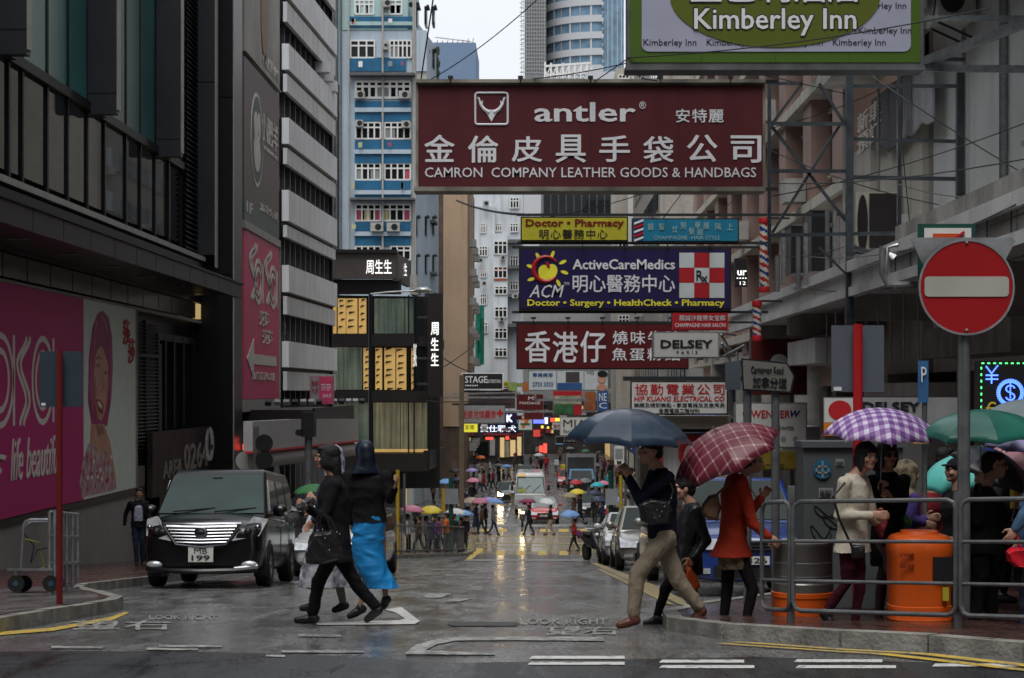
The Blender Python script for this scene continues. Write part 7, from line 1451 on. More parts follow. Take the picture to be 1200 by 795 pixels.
def head(mb, c, fw, k=1., tilt=0.):
    c, fw = Vector(c), Vector(fw).normalized(); lt = fw.cross(Vector((0, 0, 1))).normalized(); up = lt.cross(fw).normalized(); R = Matrix((lt, fw, up)).transposed()
    P = lambda a, b, z: c+lt*a*k+fw*b*k+up*z*k; B = lambda p, r: mb.ball(P(*p), tuple(q*k for q in r), R=R, n=16, rings=12)
    B((0, -.012, .03), (.074, .094, .086)); B((0, .018, -.02), (.062, .07, .084)); B((0, .052, -.075), (.034, .036, .03)); B((0, .02, -.06), (.052, .055, .042))
    B((0, .08, .028), (.052, .018, .014)); B((0, .097, -.008), (.0115, .02, .026)); B((0, .1, -.02), (.0165, .016, .011)); B((0, .078, -.047), (.026, .016, .013))
    for s in (-1, 1): B((s*.074, -.005, -.005), (.009, .018, .03)); B((s*.036, .062, -.02), (.026, .025, .024))
    return P, R
def face_bits(parent, P, R, k=1., glasses=False, lip=None):
    for s in (-1, 1):
        q = MB(); q.ball(P(s*.031, .081, .006), (.014*k, .007*k, .0075*k), R=R, n=10, rings=6); e = q.build('eye', M['eyew'], parent)
        q = MB(); q.ball(P(s*.031, .0875, .006), (.0062*k, .003*k, .0062*k), R=R, n=8, rings=6); q.build('iris', M['black'], e)
        q = MB(); q.tube([P(s*.015, .093, .026), P(s*.032, .092, .031), P(s*.05, .078, .025)], [.003*k, .0042*k, .002*k], 6); q.build('eyebrow', M['hairb'], parent)
    q = MB(); q.ball(P(0, .0905, -.047), (.022*k, .006*k, .0075*k), R=R, n=12, rings=6); q.build('mouth', lip or M['lips'], parent)
    if glasses:
        q = MB()
        for s in (-1, 1): q.ball(P(s*.033, .1, .005), (.026*k, .006*k, .021*k), R=R, n=12, rings=8)
        q.tube([P(-.075, .01, .01), P(-.06, .095, .01), P(.06, .095, .01), P(.075, .01, .01)], .003, 5); q.build('glasses', M['black'], parent)
DIR = lambda a: Vector((cos(radians(a)), sin(radians(a)), 0))
def figure(label, Y, phi, J, top=None, bottom=None, shoe=None, hair='short', hairm=None, skin_=None, hk=1., hcurl=.5, headphi=None, girth=1., group=None, glasses=False, legs=None, sleeve=1., facebits=True, sock=None):
    """J: joint -> (px,py,depth). phi: way the chest faces (0 right, 180 left, 270 at the lens)."""
    p = {k: W(v[0], v[1], Y+(v[2] if len(v) > 2 else 0)) for k, v in J.items()}
    fw = DIR(phi); lt = Vector((-fw.y, fw.x, 0)); hf = DIR(headphi if headphi is not None else phi); sk = skin_ or M['skin']
    foot = min(p['anL'].z, p['anR'].z); base = Vector((p['hip'].x, Y, g(Y)+(.13 if J.get('kerb') else 0)))
    t = thing('person', label, 'person', tuple(base), group=group)
    sL, sR = p['sh']+lt*.175*girth, p['sh']-lt*.175*girth; hL, hR = p['hip']+lt*.085*girth, p['hip']-lt*.085*girth
    b = MB(); P, R = head(b, p['head'], hf, hk); cap(b, p['head']-Vector((0, 0, .06))-hf*.02, .05, p['sh']+Vector((0, 0, .02)), .056)
    b.loft([(p['hip']-Vector((0, 0, .06)), .13, .1), (p['hip'], .15*girth, .11*girth), (p['hip'].lerp(p['sh'], .4), .125*girth, .1*girth), (p['hip'].lerp(p['sh'], .8), .155*girth, .11*girth), (p['sh']-Vector((0, 0, .02)), .12*girth, .07), (p['sh']+Vector((0, 0, .03)), .05, .05)], lat=lt, fwd=fw)
    for s, S in (('L', sL), ('R', sR)):
        if 'el'+s in p:
            chain(b, [S, p['el'+s], p['ha'+s]], [.04, .038, .027]); d = (p['ha'+s]-p['el'+s]).normalized()
            hand(b, p['ha'+s], d+(p['hd'+s] if 'hd'+s in p else Vector((0, 0, 0))), J.get('hn'+s, (0, -1, 0)) if False else lt*(1 if s == 'R' else -1), hcurl)
    for s, H_ in (('L', hL), ('R', hR)):
        chain(b, [H_, p['kn'+s], p['an'+s]], [.064*girth, .04, .027])
        if 'to'+s in p: cap(b, p['an'+s]-Vector((0, 0, .03)), .034, p['to'+s], .026)
    body = link('body', remesh(b, .0075, 2, m=sk), t)
    if facebits: face_bits(t, P, R, hk, glasses)
    if top:
        m_, kind, hem = top[:3]; q = MB(); hp = p['hip']; up = (p['sh']-hp).normalized(); G = girth
        hemc = hp-up*hem; rg = [(hemc, (.165+.02*(hem > .1))*G+top[3] if len(top) > 3 else .165*G, (.135 if kind != 'coat' else .17)*G+(top[3] if len(top) > 3 else 0)), (hp, .168*G, .132*G), (hp.lerp(p['sh'], .35), .15*G, .122*G), (hp.lerp(p['sh'], .75), .178*G, .138*G), (hp.lerp(p['sh'], .95), .175*G, .11*G), (p['sh']+up*.035, .11*G, .075), (p['sh']+up*.065, .065, .062)]
        if kind == 'loose': rg = [(c_, a_*1.12, b_*1.14) for c_, a_, b_ in rg]
        q.loft(rg, lat=lt, fwd=fw, n=20)
        for s, S in (('L', sL), ('R', sR)):
            if 'el'+s in p:
                w_ = p['el'+s].lerp(p['ha'+s], .97 if sleeve == 1 else sleeve); chain(q, [S-up*.02, p['el'+s], w_], [.07*G, .056, .044])
        link('jacket' if kind in ('coat', 'jacket') else 'top', remesh(q, .011, 3, .0055, hash(label) % 99, m_), t)
    if bottom:
        m_, kind = bottom[:2]; q = MB()
        if kind == 'trousers':
            q.loft([(p['hip']-Vector((0, 0, .09)), .13, .12), (p['hip'], .158*girth, .125*girth), (p['hip']+Vector((0, 0, .06)), .15*girth, .12*girth)], lat=lt, fwd=fw)
            r0, r1, r2 = bottom[2] if len(bottom) > 2 else (.098, .075, .062)
            for s, H_ in (('L', hL), ('R', hR)): chain(q, [H_, p['kn'+s], p['kn'+s].lerp(p['an'+s], .9)], [r0*.93*girth, r1*.9, r2*.88])
            link('trousers', remesh(q, .011, 3, .007, hash(label) % 77, m_), t)
        if kind == 'skirt':
            rings = [(W(a, c_, Y+d_), w1, w2) for a, c_, w1, w2, d_ in bottom[2]]; q.loft(rings, lat=lt, fwd=fw, n=28)
            link('skirt', remesh(q, .012, 3, .009, 5, m_), t)
    if legs:
        q = MB()
        for s, H_ in (('L', hL), ('R', hR)): chain(q, [H_, p['kn'+s], p['an'+s]], [.078, .056, .04])
        link('leggings', remesh(q, .01, 2, .001, 3, legs), t)
    if shoe:
        for s in 'LR':
            if 'to'+s in p:
                a, b_ = p['an'+s]-Vector((0, 0, .045)), p['to'+s]; d = (b_-a).normalized(); q = MB(); cap(q, a-d*.025, .045, b_, .033); cap(q, a.lerp(b_, .4), .044, b_, .034); q.ball(a+Vector((0, 0, .02)), .045)
                so_ = link('shoe', remesh(q, .009, 2, m=shoe), t)
    hm = hairm or M['hairb']; q = MB(); Bq = lambda p_, r: q.ball(P(*p_), tuple(v_*hk for v_ in r), R=R, n=16, rings=12)
    if hair == 'short':
        Bq((0, -.025, .045), (.084, .1, .086)); Bq((0, .03, .085), (.07, .066, .035)); Bq((-.055, -.02, .01), (.03, .05, .05)); Bq((.055, -.02, .01), (.03, .05, .05)); Bq((0, -.06, -.01), (.068, .06, .07))
    elif hair == 'flat':
        Bq((0, -.02, .055), (.088, .105, .075)); Bq((0, .035, .095), (.074, .075, .038)); Bq((0, -.02, .115), (.078, .09, .035)); Bq((0, -.06, .0), (.07, .06, .07))
    elif hair == 'bob':
        Bq((0, -.02, .042), (.096, .112, .1)); Bq((0, -.05, -.03), (.095, .085, .1)); Bq((-.072, .01, -.03), (.026, .06, .095)); Bq((.072, .01, -.03), (.026, .06, .095)); Bq((0, .068, .066), (.074, .036, .034))
    elif hair == 'long':
        Bq((0, -.02, .042), (.092, .112, .098)); Bq((0, -.06, -.05), (.088, .08, .13)); Bq((-.062, -.0, -.02), (.03, .07, .1)); Bq((.062, .0, -.02), (.03, .07, .1)); Bq((0, -.09, -.16), (.075, .055, .12)); Bq((0, -.1, -.24), (.06, .04, .1)); Bq((0, -.08, -.1), (.085, .06, .14)); Bq((0, .04, .088), (.07, .06, .03))
    elif hair == 'bun':
        Bq((0, -.02, .042), (.086, .104, .092)); Bq((0, -.05, -.01), (.074, .065, .075)); Bq((0, -.105, .07), (.045, .045, .045))
    elif hair == 'hijab':
        Bq((0, -.018, .035), (.098, .122, .106)); q.loft([(P(0, -.02, .06), .09, .112), (P(0, -.025, 0), .098, .12), (P(0, -.035, -.06), .1, .115), (P(0, -.04, -.11), .108, .108), (P(0, -.04, -.155), .135, .11), (P(0, -.035, -.195), .17, .115)], lat=tuple(P(1, 0, 0)-P(0, 0, 0)), fwd=tuple(P(0, 1, 0)-P(0, 0, 0)), n=24)
    elif hair == 'cap':
        Bq((0, -.02, .05), (.09, .105, .08)); Bq((0, .09, .055), (.06, .06, .012)); Bq((0, -.055, -.01), (.068, .06, .07))
    hn_ = {'hijab': 'headscarf', 'cap': 'cap'}.get(hair, 'hair')
    link(hn_, remesh(q, .008, 8 if hair == 'hijab' else 2, .0035 if hn_ != 'cap' else 0, 11, hm), t)
    return t, p, P
def umbrella(label, apex, rim, axis, R_, m, handle=None, depth=.26, n=8, group=None, under=None, shaft=None, loc=None):
    """apex: canopy top point; axis: unit vector from handle to top"""
    apex = Vector(apex); ax = Vector(axis).normalized(); t = thing('umbrella', label, 'umbrella', tuple(apex-ax*.8), group=group)
    e1 = ax.cross(Vector((0, 1, .01))).normalized(); e2 = ax.cross(e1).normalized(); s = MB(); vs = []; uv = []; N_ = 7; K = n*4
    for i in range(N_+1):
        u = i/N_; r = R_*sin(u*1.15)/sin(1.15); z = -depth*(1-cos(u*1.35))/(1-cos(1.35))
        for k in range(K):
            a = 2*pi*k/K; f = abs(sin(a*n/2)); lc = (a % (2*pi/n))-pi/n; rr = r*cos(pi/n)/cos(lc)*(1-.03*u*u*cos(lc*n/2)); zz_ = z+.02*u*u*f*R_/.5; vs.append(apex+e1*rr*cos(a)+e2*rr*sin(a)+ax*zz_); uv.append((rr*cos(a)/R_*.5+.5, rr*sin(a)/R_*.5+.5))
    fs = [(i*K+k, i*K+(k+1) % K, (i+1)*K+(k+1) % K, (i+1)*K+k) for i in range(N_) for k in range(K)]
    me = bpy.data.meshes.new('canopy'); me.from_pydata([tuple(v_) for v_ in vs], [], fs); ul = me.uv_layers.new(name='UVMap')
    for l in me.loops: ul.data[l.index].uv = uv[l.vertex_index]
    me.materials.append(m); me.shade_smooth(); me.attributes.new('sharp_edge', 'BOOLEAN', 'EDGE') if 'sharp_edge' not in me.attributes else None; me.attributes['sharp_edge'].data.foreach_set('value', [abs(e.vertices[0]-e.vertices[1]) == K and e.vertices[0] % K % 4 == 0 for e in me.edges]); c = link('canopy', me, t); md = c.modifiers.new('t', 'SOLIDIFY'); md.thickness = .003
    hd = Vector(handle) if handle is not None else apex-ax*.78
    q = MB(); q.tube([apex+ax*.05, hd], .0055, 8); q.build('shaft', M['steel'], t); q = MB(); q.tube([hd, hd-ax*.1], .014, 8); q.build('handle', M['black'], t)
    if R_ > .4 and loc is None:
        for k in range(n):
            a = 2*pi*k/n; pts = [];
            for i in range(0, N_+1): pts.append(Vector(vs[i*K+k*4])-ax*.008)
            q = MB(); q.tube(pts, .003, 5); rb = q.build('rib', M['steel'], t); q = MB(); q.tube([pts[4], apex-ax*.3+(hd-apex+ax*.3)*0], .0025, 5); q.build('stretcher', M['steel'], rb); q = MB(); q.ball(pts[-1], .006, n=6, rings=4); q.build('rib_tip', M['steel'], rb)
    return t
# --- man with the dark blue umbrella
nv = cloth('navy_knit', (.012, .014, .028)); kh = cloth('beige_cotton', (.22, .18, .135)); brs = mat('brown_leather', (.09, .03, .02), .35)
figure('man in a navy jumper and beige trousers striding left with a raised hand', 16.4, 195, {'head': (762, 530), 'sh': (774, 556), 'hip': (776, 629), 'elL': (750, 586, -.18), 'haL': (738, 560, -.16), 'elR': (752, 590, .14), 'haR': (733, 556, .0), 'knL': (747, 673, -.05), 'anL': (742, 722, -.05), 'toL': (726, 733, -.06), 'knR': (796, 682, .07), 'anR': (821, 713, .1), 'toR': (811, 731, .1)}, (nv, 'top', .02), (kh, 'trousers', (.11, .088, .078)), brs, 'flat', headphi=195, girth=1.04, hcurl=.95)
umbrella('dark blue umbrella held upright by the man in beige trousers', W(738, 479, 16.35), 0, (.04, -.05, 1), .56, mat('wet_blue_nylon', (.02, .035, .06), .28, var=.35, scale=6, coat=.3), W(736, 552, 16.3), .3)
def bag(label, m, shape, strap=None, Y=16, cat='bag', name='handbag', extra=None, fold=.006, th=.07):
    """soft bag from a pixel outline given thickness, strap as pixel points"""
    cx_ = sum(a for a, b in shape)/len(shape); cy_ = sum(b for a, b in shape)/len(shape); t = thing(name, label, cat, tuple(W(cx_, max(b for a, b in shape), Y)))
    q = MB(); O = [W(a, b, Y) for a, b in shape]; c = W(cx_, cy_, Y); n_ = len(O); vs = []; prof = [(-1, .0), (-1, .78), (-.6, .95), (0, 1.02), (.6, .95), (1, .78), (1, 0)]
    for d_, f in prof[1:-1]: vs += [c+(o-c)*f+Vector((0, d_*th, 0)) for o in O]
    q.add(vs, [(i*n_+k, i*n_+(k+1) % n_, (i+1)*n_+(k+1) % n_, (i+1)*n_+k) for i in range(4) for k in range(n_)]+[tuple(range(n_)), tuple(range(4*n_, 5*n_))])
    link('bag_body', remesh(q, .009, 3, fold, 4, m), t)
    for k in (strap or []): q = MB(); q.tube([W(a, b, Y+(d_[0] if d_ else 0)) for a, b, *d_ in k], .011, 6); q.build('strap', m, t)
    if extra:
        for pts, mm, r in extra:
            q = MB(); [q.ball(W(a, b, Y-th-.01), r, n=8, rings=6) for a, b in pts]; q.build('studs', mm, t, kind='stuff')
    return t
leath = mat('black_leather', (.014, .013, .014), .28, var=.2, bump=.3, bscale=20)
bag('black studded messenger bag across the man in beige trousers', leath, [(747, 590), (762, 583), (782, 586), (789, 598), (784, 614), (765, 617), (750, 611)], [[(784, 590), (789, 575, .02), (781, 556, .05)]], 16.15, extra=[([(770, 598), (776, 600), (773, 605), (779, 594), (784, 590), (767, 607), (787, 584)], M['chrome'], .008)], th=.05)
# --- woman in black leather behind him
lj = mat('black_leather_jacket', (.014, .014, .016), .3, var=.25, bump=.4, bscale=14)
figure('woman in a black leather jacket behind the man in beige trousers', 17.5, 185, {'head': (802, 573), 'sh': (811, 596), 'hip': (806, 656), 'elL': (828, 634, -.16), 'haL': (812, 655, -.22), 'elR': (800, 635, .16), 'haR': (790, 655, .16), 'knL': (780, 690, -.05), 'anL': (770, 722, -.05), 'toL': (757, 731, -.05), 'knR': (812, 698, .08), 'anR': (824, 722, .1), 'toR': (813, 733, .1)}, (lj, 'jacket', .14, .02), (cloth('black_denim', (.01, .01, .013)), 'trousers', (.095, .068, .055)), M['black'], 'bun', hcurl=.8, girth=1.05)
bag('bright orange carrier bag hanging from the woman in black leather', mat('orange_nylon', (.6, .09, .01), .45, var=.15), [(804, 664), (810, 664), (818, 676), (822, 688), (815, 694), (807, 690), (803, 676)], [[(806, 664), (807, 656)]], 17.15, th=.05)
# --- woman in the red coat
rc = cloth('red_wool_coat', (.27, .026, .012)); bk = cloth('black_tights', (.016, .013, .014))
figure('woman in a red coat walking right under a maroon tartan umbrella', 16.7, 8, {'head': (880, 541), 'sh': (864, 563), 'hip': (858, 632), 'elR': (882, 614, -.2), 'haR': (901, 629, -.22), 'elL': (872, 612, .16), 'haL': (893, 583, .1), 'knL': (852, 690, .06), 'anL': (848, 728, .06), 'toL': (862, 739, .06), 'knR': (882, 690, -.07), 'anR': (874, 730, -.07), 'toR': (891, 741, -.07)}, (rc, 'coat', .16, .035), (mat('leopard_print', (.22, .16, .09), .7, c2=(.015, .01, .008), scale=28), 'skirt', [(861, 645, .17, .15, 0), (859, 668, .17, .14, 0)]), M['black'], 'short', legs=bk, hcurl=.7)
tart = checks('maroon_tartan', (.1, .012, .025), (.34, .27, .24), 11, .16, (.18, .07, .08)); tart.node_tree.nodes['Principled BSDF'].inputs['Roughness'].default_value = .35
umbrella('maroon tartan umbrella tilted back over the woman in the red coat', W(838, 506, 16.55), 0, (-.42, -.22, .86), .52, tart, W(889, 588, 16.8), .27)
bag('brown patterned shoulder bag behind the woman in the red coat', mat('brown_pattern', (.16, .09, .045), .5, c2=(.05, .025, .015), scale=9), [(822, 592), (830, 580), (842, 578), (846, 596), (841, 611), (828, 608), (821, 601)], [[(840, 580), (856, 564)]], 16.45, th=.07)
# --- woman in the cream cardigan
cc_ = cloth('cream_boucle', (.42, .38, .31), var=.12); cc_.node_tree.nodes['Principled BSDF'].inputs['Roughness'].default_value = .95
burg = cloth('burgundy_trousers', (.04, .006, .012))
figure('woman in a cream cardigan and burgundy trousers looking at the camera', 15.7, 325, {'head': (1016, 536), 'sh': (1000, 563), 'hip': (999, 632), 'elR': (984, 604, -.14), 'haR': (1021, 604, -.26), 'elL': (1024, 610, .12), 'haL': (1034, 606, -.1), 'knL': (1008, 690, .05), 'anL': (1001, 730, .05), 'toL': (1014, 741, -.03), 'knR': (992, 684, -.05), 'anR': (968, 716, 0), 'toR': (978, 736, -.03)}, (cc_, 'jacket', .11, .02), (burg, 'trousers', (.09, .062, .05)), M['black'], 'bob', headphi=292, hcurl=.6)
bag('small black sling bag on the hip of the woman in the cream cardigan', leath, [(996, 638), (1014, 638), (1016, 655), (998, 656)], [[(998, 640, -.02), (984, 610, -.05), (976, 582, -.02), (990, 566, .05)]], 15.38, th=.04)
purp = checks('purple_check', (.12, .05, .2), (.5, .47, .6), 12, .45, (.28, .16, .36))
umbrella('purple and white checked umbrella over the woman in cream', W(1034, 479, 15.9), 0, (.03, -.12, 1), .5, purp, W(1032, 566, 15.9), .24)
# --- woman with sunglasses
figure('woman in black with big sunglasses and dark tights beside the woman in cream', 16.3, 300, {'head': (1040, 534), 'sh': (1041, 561), 'hip': (1040, 628), 'elR': (1028, 600, -.1), 'haR': (1031, 577, -.3), 'elL': (1056, 598, .0), 'haL': (1044, 582, -.25), 'knR': (1047, 678, -.15), 'anR': (1043, 728, -.1), 'toR': (1047, 740, -.18), 'knL': (1034, 678, .1), 'anL': (1030, 722, .15), 'toL': (1036, 735, .1)}, (cloth('black_knit', (.012, .012, .013)), 'top', .02), (cloth('black_skirt', (.012, .012, .014)), 'skirt', [(1040, 622, .16, .14, 0), (1041, 650, .175, .16, 0), (1042, 664, .17, .15, 0)]), M['black'], 'long', glasses=True, legs=mat('sheer_tights', (.05, .028, .022), .5), hcurl=.95, headphi=285)
bag('dark floral scarf bundle held in front of the woman with sunglasses', mat('floral_cloth', (.3, .03, .06), .7, c2=(.015, .012, .015), scale=14), [(1026, 596), (1036, 592), (1041, 606), (1038, 630), (1030, 634), (1022, 620)], None, 15.85, 'scarf', 'scarf', fold=.012, th=.05)
# --- person in the leopard hood
leo = mat('dark_leopard_scarf', (.22, .18, .11), .7, c2=(.012, .012, .012), scale=16)
figure('person in a leopard headscarf and purple shirt seen from behind', 16.9, 20, {'head': (1064, 556), 'sh': (1060, 582), 'hip': (1060, 640), 'elR': (1066, 608, -.2), 'haR': (1082, 613, -.18), 'elL': (1070, 610, .18), 'haL': (1084, 608, .15), 'knL': (1064, 690, .05), 'anL': (1062, 728, .05), 'toL': (1072, 738, .05), 'knR': (1058, 690, -.05), 'anR': (1054, 728, -.05), 'toR': (1064, 738, -.05)}, (cloth('purple_cotton', (.06, .04, .16)), 'top', .05), (cloth('dark_trousers', (.012, .012, .016)), 'trousers'), M['black'], 'hijab', hairm=leo)
bag('green shoulder bag with gold trim on the person in purple', mat('green_vinyl_bag', (.03, .14, .03), .4), [(1047, 592), (1058, 596), (1070, 612), (1068, 620), (1056, 616), (1048, 606)], [[(1049, 594), (1052, 575), (1056, 563)], [(1053, 596), (1058, 575), (1060, 565)]], 16.45, extra=[([(1057, 608), (1062, 612), (1053, 603)], mat('gold_trim', (.5, .3, .05), .3, .8), .01)], th=.05)
# --- man under the green umbrella
figure('man in black with glasses bowing under the green umbrella', 15.9, 350, {'head': (1165, 546), 'sh': (1152, 578), 'hip': (1150, 640), 'elR': (1146, 612, -.18), 'haR': (1147, 570, -.2), 'elL': (1165, 614, .14), 'haL': (1182, 620, .1), 'knL': (1160, 692, .06), 'anL': (1162, 730, .06), 'toL': (1178, 740, .06), 'knR': (1147, 692, -.07), 'anR': (1142, 730, -.07), 'toR': (1160, 741, -.07)}, (cloth('black_anorak', (.011, .011, .013)), 'loose', .06), (cloth('black_slacks', (.01, .01, .012)), 'trousers', (.105, .085, .07)), mat('pink_sole_shoe', (.02, .012, .016), .5), 'short', glasses=True, hcurl=1., girth=1.1)
gnm = mat('bottle_green_nylon', (.015, .12, .09), .32, var=.2, scale=5, coat=.2)
umbrella('bottle green umbrella over the man in black with glasses', W(1151, 481, 15.7), 0, (-.03, -.1, 1), .55, gnm, W(1148, 566, 15.65), .22)
# --- right edge and background
figure('person in blue denim at the right edge of the railing', 15.2, 180, {'head': (1216, 548), 'sh': (1214, 578), 'hip': (1212, 636), 'elL': (1200, 604, -.2), 'haL': (1190, 620, -.2), 'elR': (1206, 610, .18), 'haR': (1196, 632, .16), 'knL': (1204, 690, -.05), 'anL': (1200, 736, -.05), 'toL': (1184, 748, -.05), 'knR': (1216, 690, .08), 'anR': (1220, 734, .1), 'toR': (1205, 744, .1)}, (cloth('blue_denim', (.05, .1, .17)), 'jacket', .05), (cloth('dark_denim', (.02, .025, .04)), 'trousers'), mat('red_shoe', (.35, .02, .03), .5), 'long')
bag('shiny red and yellow plastic bag at the right edge by the railing', mat('red_gloss_plastic', (.4, .01, .02), .25, var=.3, scale=9), [(1176, 646), (1186, 640), (1200, 641), (1210, 650), (1204, 668), (1188, 668), (1178, 660)], [[(1196, 642), (1191, 626)]], 15.0, th=.09, fold=.014)
figure('person in a dark cap and red top behind the thin parking pole', 19.3, 300, {'head': (1093, 556), 'sh': (1092, 584), 'hip': (1092, 634), 'elR': (1080, 608, -.1), 'haR': (1086, 628, -.15), 'elL': (1104, 608), 'haL': (1104, 630, -.1), 'knL': (1096, 678), 'anL': (1096, 708), 'toL': (1097, 716, -.1), 'knR': (1088, 678), 'anR': (1088, 708), 'toR': (1088, 716, -.1)}, (cloth('dark_red_top', (.16, .015, .02)), 'top', .04), (cloth('dark_trousers2', (.014, .014, .018)), 'trousers'), M['black'], 'cap', hairm=cloth('black_cap', (.012, .012, .014)))
figure('person in a dark hood partly hidden by the no-entry pole', 18.2, 200, {'head': (1119, 552), 'sh': (1122, 582), 'hip': (1122, 634), 'elR': (1112, 610, .1), 'haR': (1110, 630), 'elL': (1130, 610, -.1), 'haL': (1120, 630, -.2), 'knL': (1126, 682), 'anL': (1126, 716), 'toL': (1116, 724), 'knR': (1118, 682), 'anR': (1118, 716), 'toR': (1108, 724)}, (cloth('charcoal_hoodie', (.02, .02, .024)), 'loose', .05), (cloth('dark_trousers3', (.014, .014, .018)), 'trousers'), M['black'], 'cap', hairm=cloth('charcoal_hood', (.02, .02, .025)))
umbrella('pale teal umbrella low behind the no-entry pole', W(1119, 536, 18.6), 0, (-.3, -.2, .9), .42, mat('pale_teal_nylon', (.09, .42, .38), .4), None, .22)
umbrella('slate grey umbrella at the right edge above the green one', W(1212, 468, 17.2), 0, (.05, -.05, 1), .5, mat('slate_nylon', (.12, .15, .16), .4), None, .22)
umbrella('lavender umbrella at the right edge in front of the yellow notice', W(1214, 502, 16.4), 0, (.1, -.1, 1), .44, mat('lavender_nylon', (.2, .18, .34), .4), None, .2)
umbrella('dusty pink umbrella below the lavender one at the right edge', W(1212, 524, 18), 0, (.2, -.3, .9), .42, mat('dusty_pink_nylon', (.34, .16, .18), .4), None, .2)
umbrella('black umbrella hanging low behind the bowing man in black', W(1172, 532, 17.6), 0, (.35, -.3, .85), .42, mat('black_nylon', (.012, .013, .02), .35), None, .2)
for lab, px, Yp, c_, ph in (('passer-by in a dark coat in the gloom behind the green umbrella', 1176, 19.5, (.02, .018, .02), 190), ('passer-by in a grey top between the bin and the shop', 1108, 20.6, (.07, .07, .075), 10)):
    s_ = F/Yp; b0 = 626+1845/Yp-.12*s_; K = lambda dx, h_: (px+dx*s_, b0-h_*s_)
    figure(lab, Yp, ph, {'head': (*K(0, 1.55), 0), 'sh': (*K(0, 1.36), 0), 'hip': (*K(0, .92), 0), 'elL': (*K(.05, 1.1), .2), 'haL': (*K(.1, .88), .15), 'elR': (*K(-.05, 1.1), -.2), 'haR': (*K(.1, .9), -.2), 'knL': (*K(.05, .5), .1), 'anL': (*K(.0, .1), .1), 'toL': (*K(.12, .03), .1), 'knR': (*K(-.05, .5), -.1), 'anR': (*K(-.1, .1), -.1), 'toR': (*K(.03, .03), -.1)}, (cloth('top_%d' % px, c_), 'top', .05), (MATS['dark_trousers2'], 'trousers'), M['black'], 'short')
# --- left group
bt_ = cloth('black_jersey', (.016, .015, .018)); 
figure('woman in a black top and trousers striding left with a crumpled plastic bag', 17.4, 190, {'head': (383, 537), 'sh': (391, 565), 'hip': (393, 641), 'elL': (379, 608, -.2), 'haL': (362, 597, -.28), 'elR': (380, 606, .18), 'haR': (365, 600, .15), 'knL': (373, 682, -.06), 'anL': (366, 720, -.06), 'toL': (348, 727, -.06), 'knR': (417, 684, .06), 'anR': (441, 712, .1), 'toR': (430, 726, .1)}, (bt_, 'loose', .14, .0), (cloth('black_trousers', (.011, .011, .013)), 'trousers', (.1, .08, .07)), mat('black_shoe', (.012, .012, .013), .35), 'long', skin_=M['skin2'], hcurl=.8, girth=1.02)
bag('large black leather handbag on the arm of the woman in black', leath, [(366, 622), (392, 619), (402, 645), (401, 656), (378, 662), (358, 661), (357, 648)], [[(368, 624), (372, 606), (378, 600), (384, 608), (388, 622)], [(372, 622, .06), (377, 604, .06), (386, 606, .06), (394, 620, .06)]], 17.0, extra=[([(360, 646), (386, 645), (395, 624), (398, 626), (372, 622), (378, 621), (375, 628), (381, 631)], M['chrome'], .009)], fold=.01, th=.09)
q = thing('plastic_bag', 'crumpled translucent dark plastic bag in the hand of the woman in black', 'bag', tuple(W(350, 615, 17.0)))
for k, sh_ in enumerate(([(347, 588), (356, 583), (368, 582), (370, 590), (362, 598), (350, 600), (344, 596)], [(330, 600), (342, 592), (356, 596), (362, 606), (360, 616), (344, 622), (333, 612)])):
    mb = MB(); O = [W(a, b, 17.0+.1*k) for a, b in sh_]; c = sum(O, Vector())/len(O); n_ = len(O); vs = sum([[c+(o-c)*f+Vector((0, d_*.08, 0)) for o in O] for d_, f in ((-1, .7), (0, 1.05), (1, .7))], [])
    mb.add(vs, [(i*n_+j, i*n_+(j+1) % n_, (i+1)*n_+(j+1) % n_, (i+1)*n_+j) for i in range(2) for j in range(n_)]+[tuple(range(n_)), tuple(range(2*n_, 3*n_))]); link('crumpled_film', remesh(mb, .009, 1, .02, k, mat('dark_film', (.07, .07, .075), .2, var=.5, scale=20, coat=.4)), q)
blu = mat('bright_blue_satin', (.008, .17, .42), .5, var=.12, scale=5); hj = mat('blue_black_silk', (.006, .014, .03), .4, c2=(.004, .004, .007), scale=7)
figure('woman in a black top and long bright blue skirt with a dark silk headscarf', 18.3, 75, {'head': (427, 532), 'sh': (430, 557), 'hip': (433, 612), 'elR': (457, 585, -.1), 'haR': (462, 573, -.18), 'elL': (408, 590, -.0), 'haL': (412, 612, .1), 'knL': (432, 662, .0), 'anL': (422, 710, -.05), 'toL': (410, 722, -.08), 'knR': (448, 660, .05), 'anR': (452, 700, .1), 'toR': (449, 711, .1)}, (cloth('black_crepe', (.012, .012, .014)), 'top', -.0, .012), (blu, 'skirt', [(433, 600, .155, .12, 0), (433, 614, .175, .15, 0), (431, 645, .165, .15, 0), (437, 668, .165, .17, 0), (446, 684, .17, .18, 0), (449, 690, .18, .19, 0)]), mat('black_flat_shoe', (.012, .012, .012), .35), 'hijab', hairm=hj, headphi=110, skin_=M['skin2'], girth=1.1)
bag('brown leather bag behind the blue skirt', mat('brown_bag_leather', (.07, .045, .03), .4), [(448, 606), (460, 600), (466, 612), (462, 622), (452, 624)], [[(452, 604), (446, 570), (441, 545)]], 18.75, th=.05)
lace = mat('lace_print', (.4, .4, .42), .8, c2=(.03, .035, .07), scale=14)
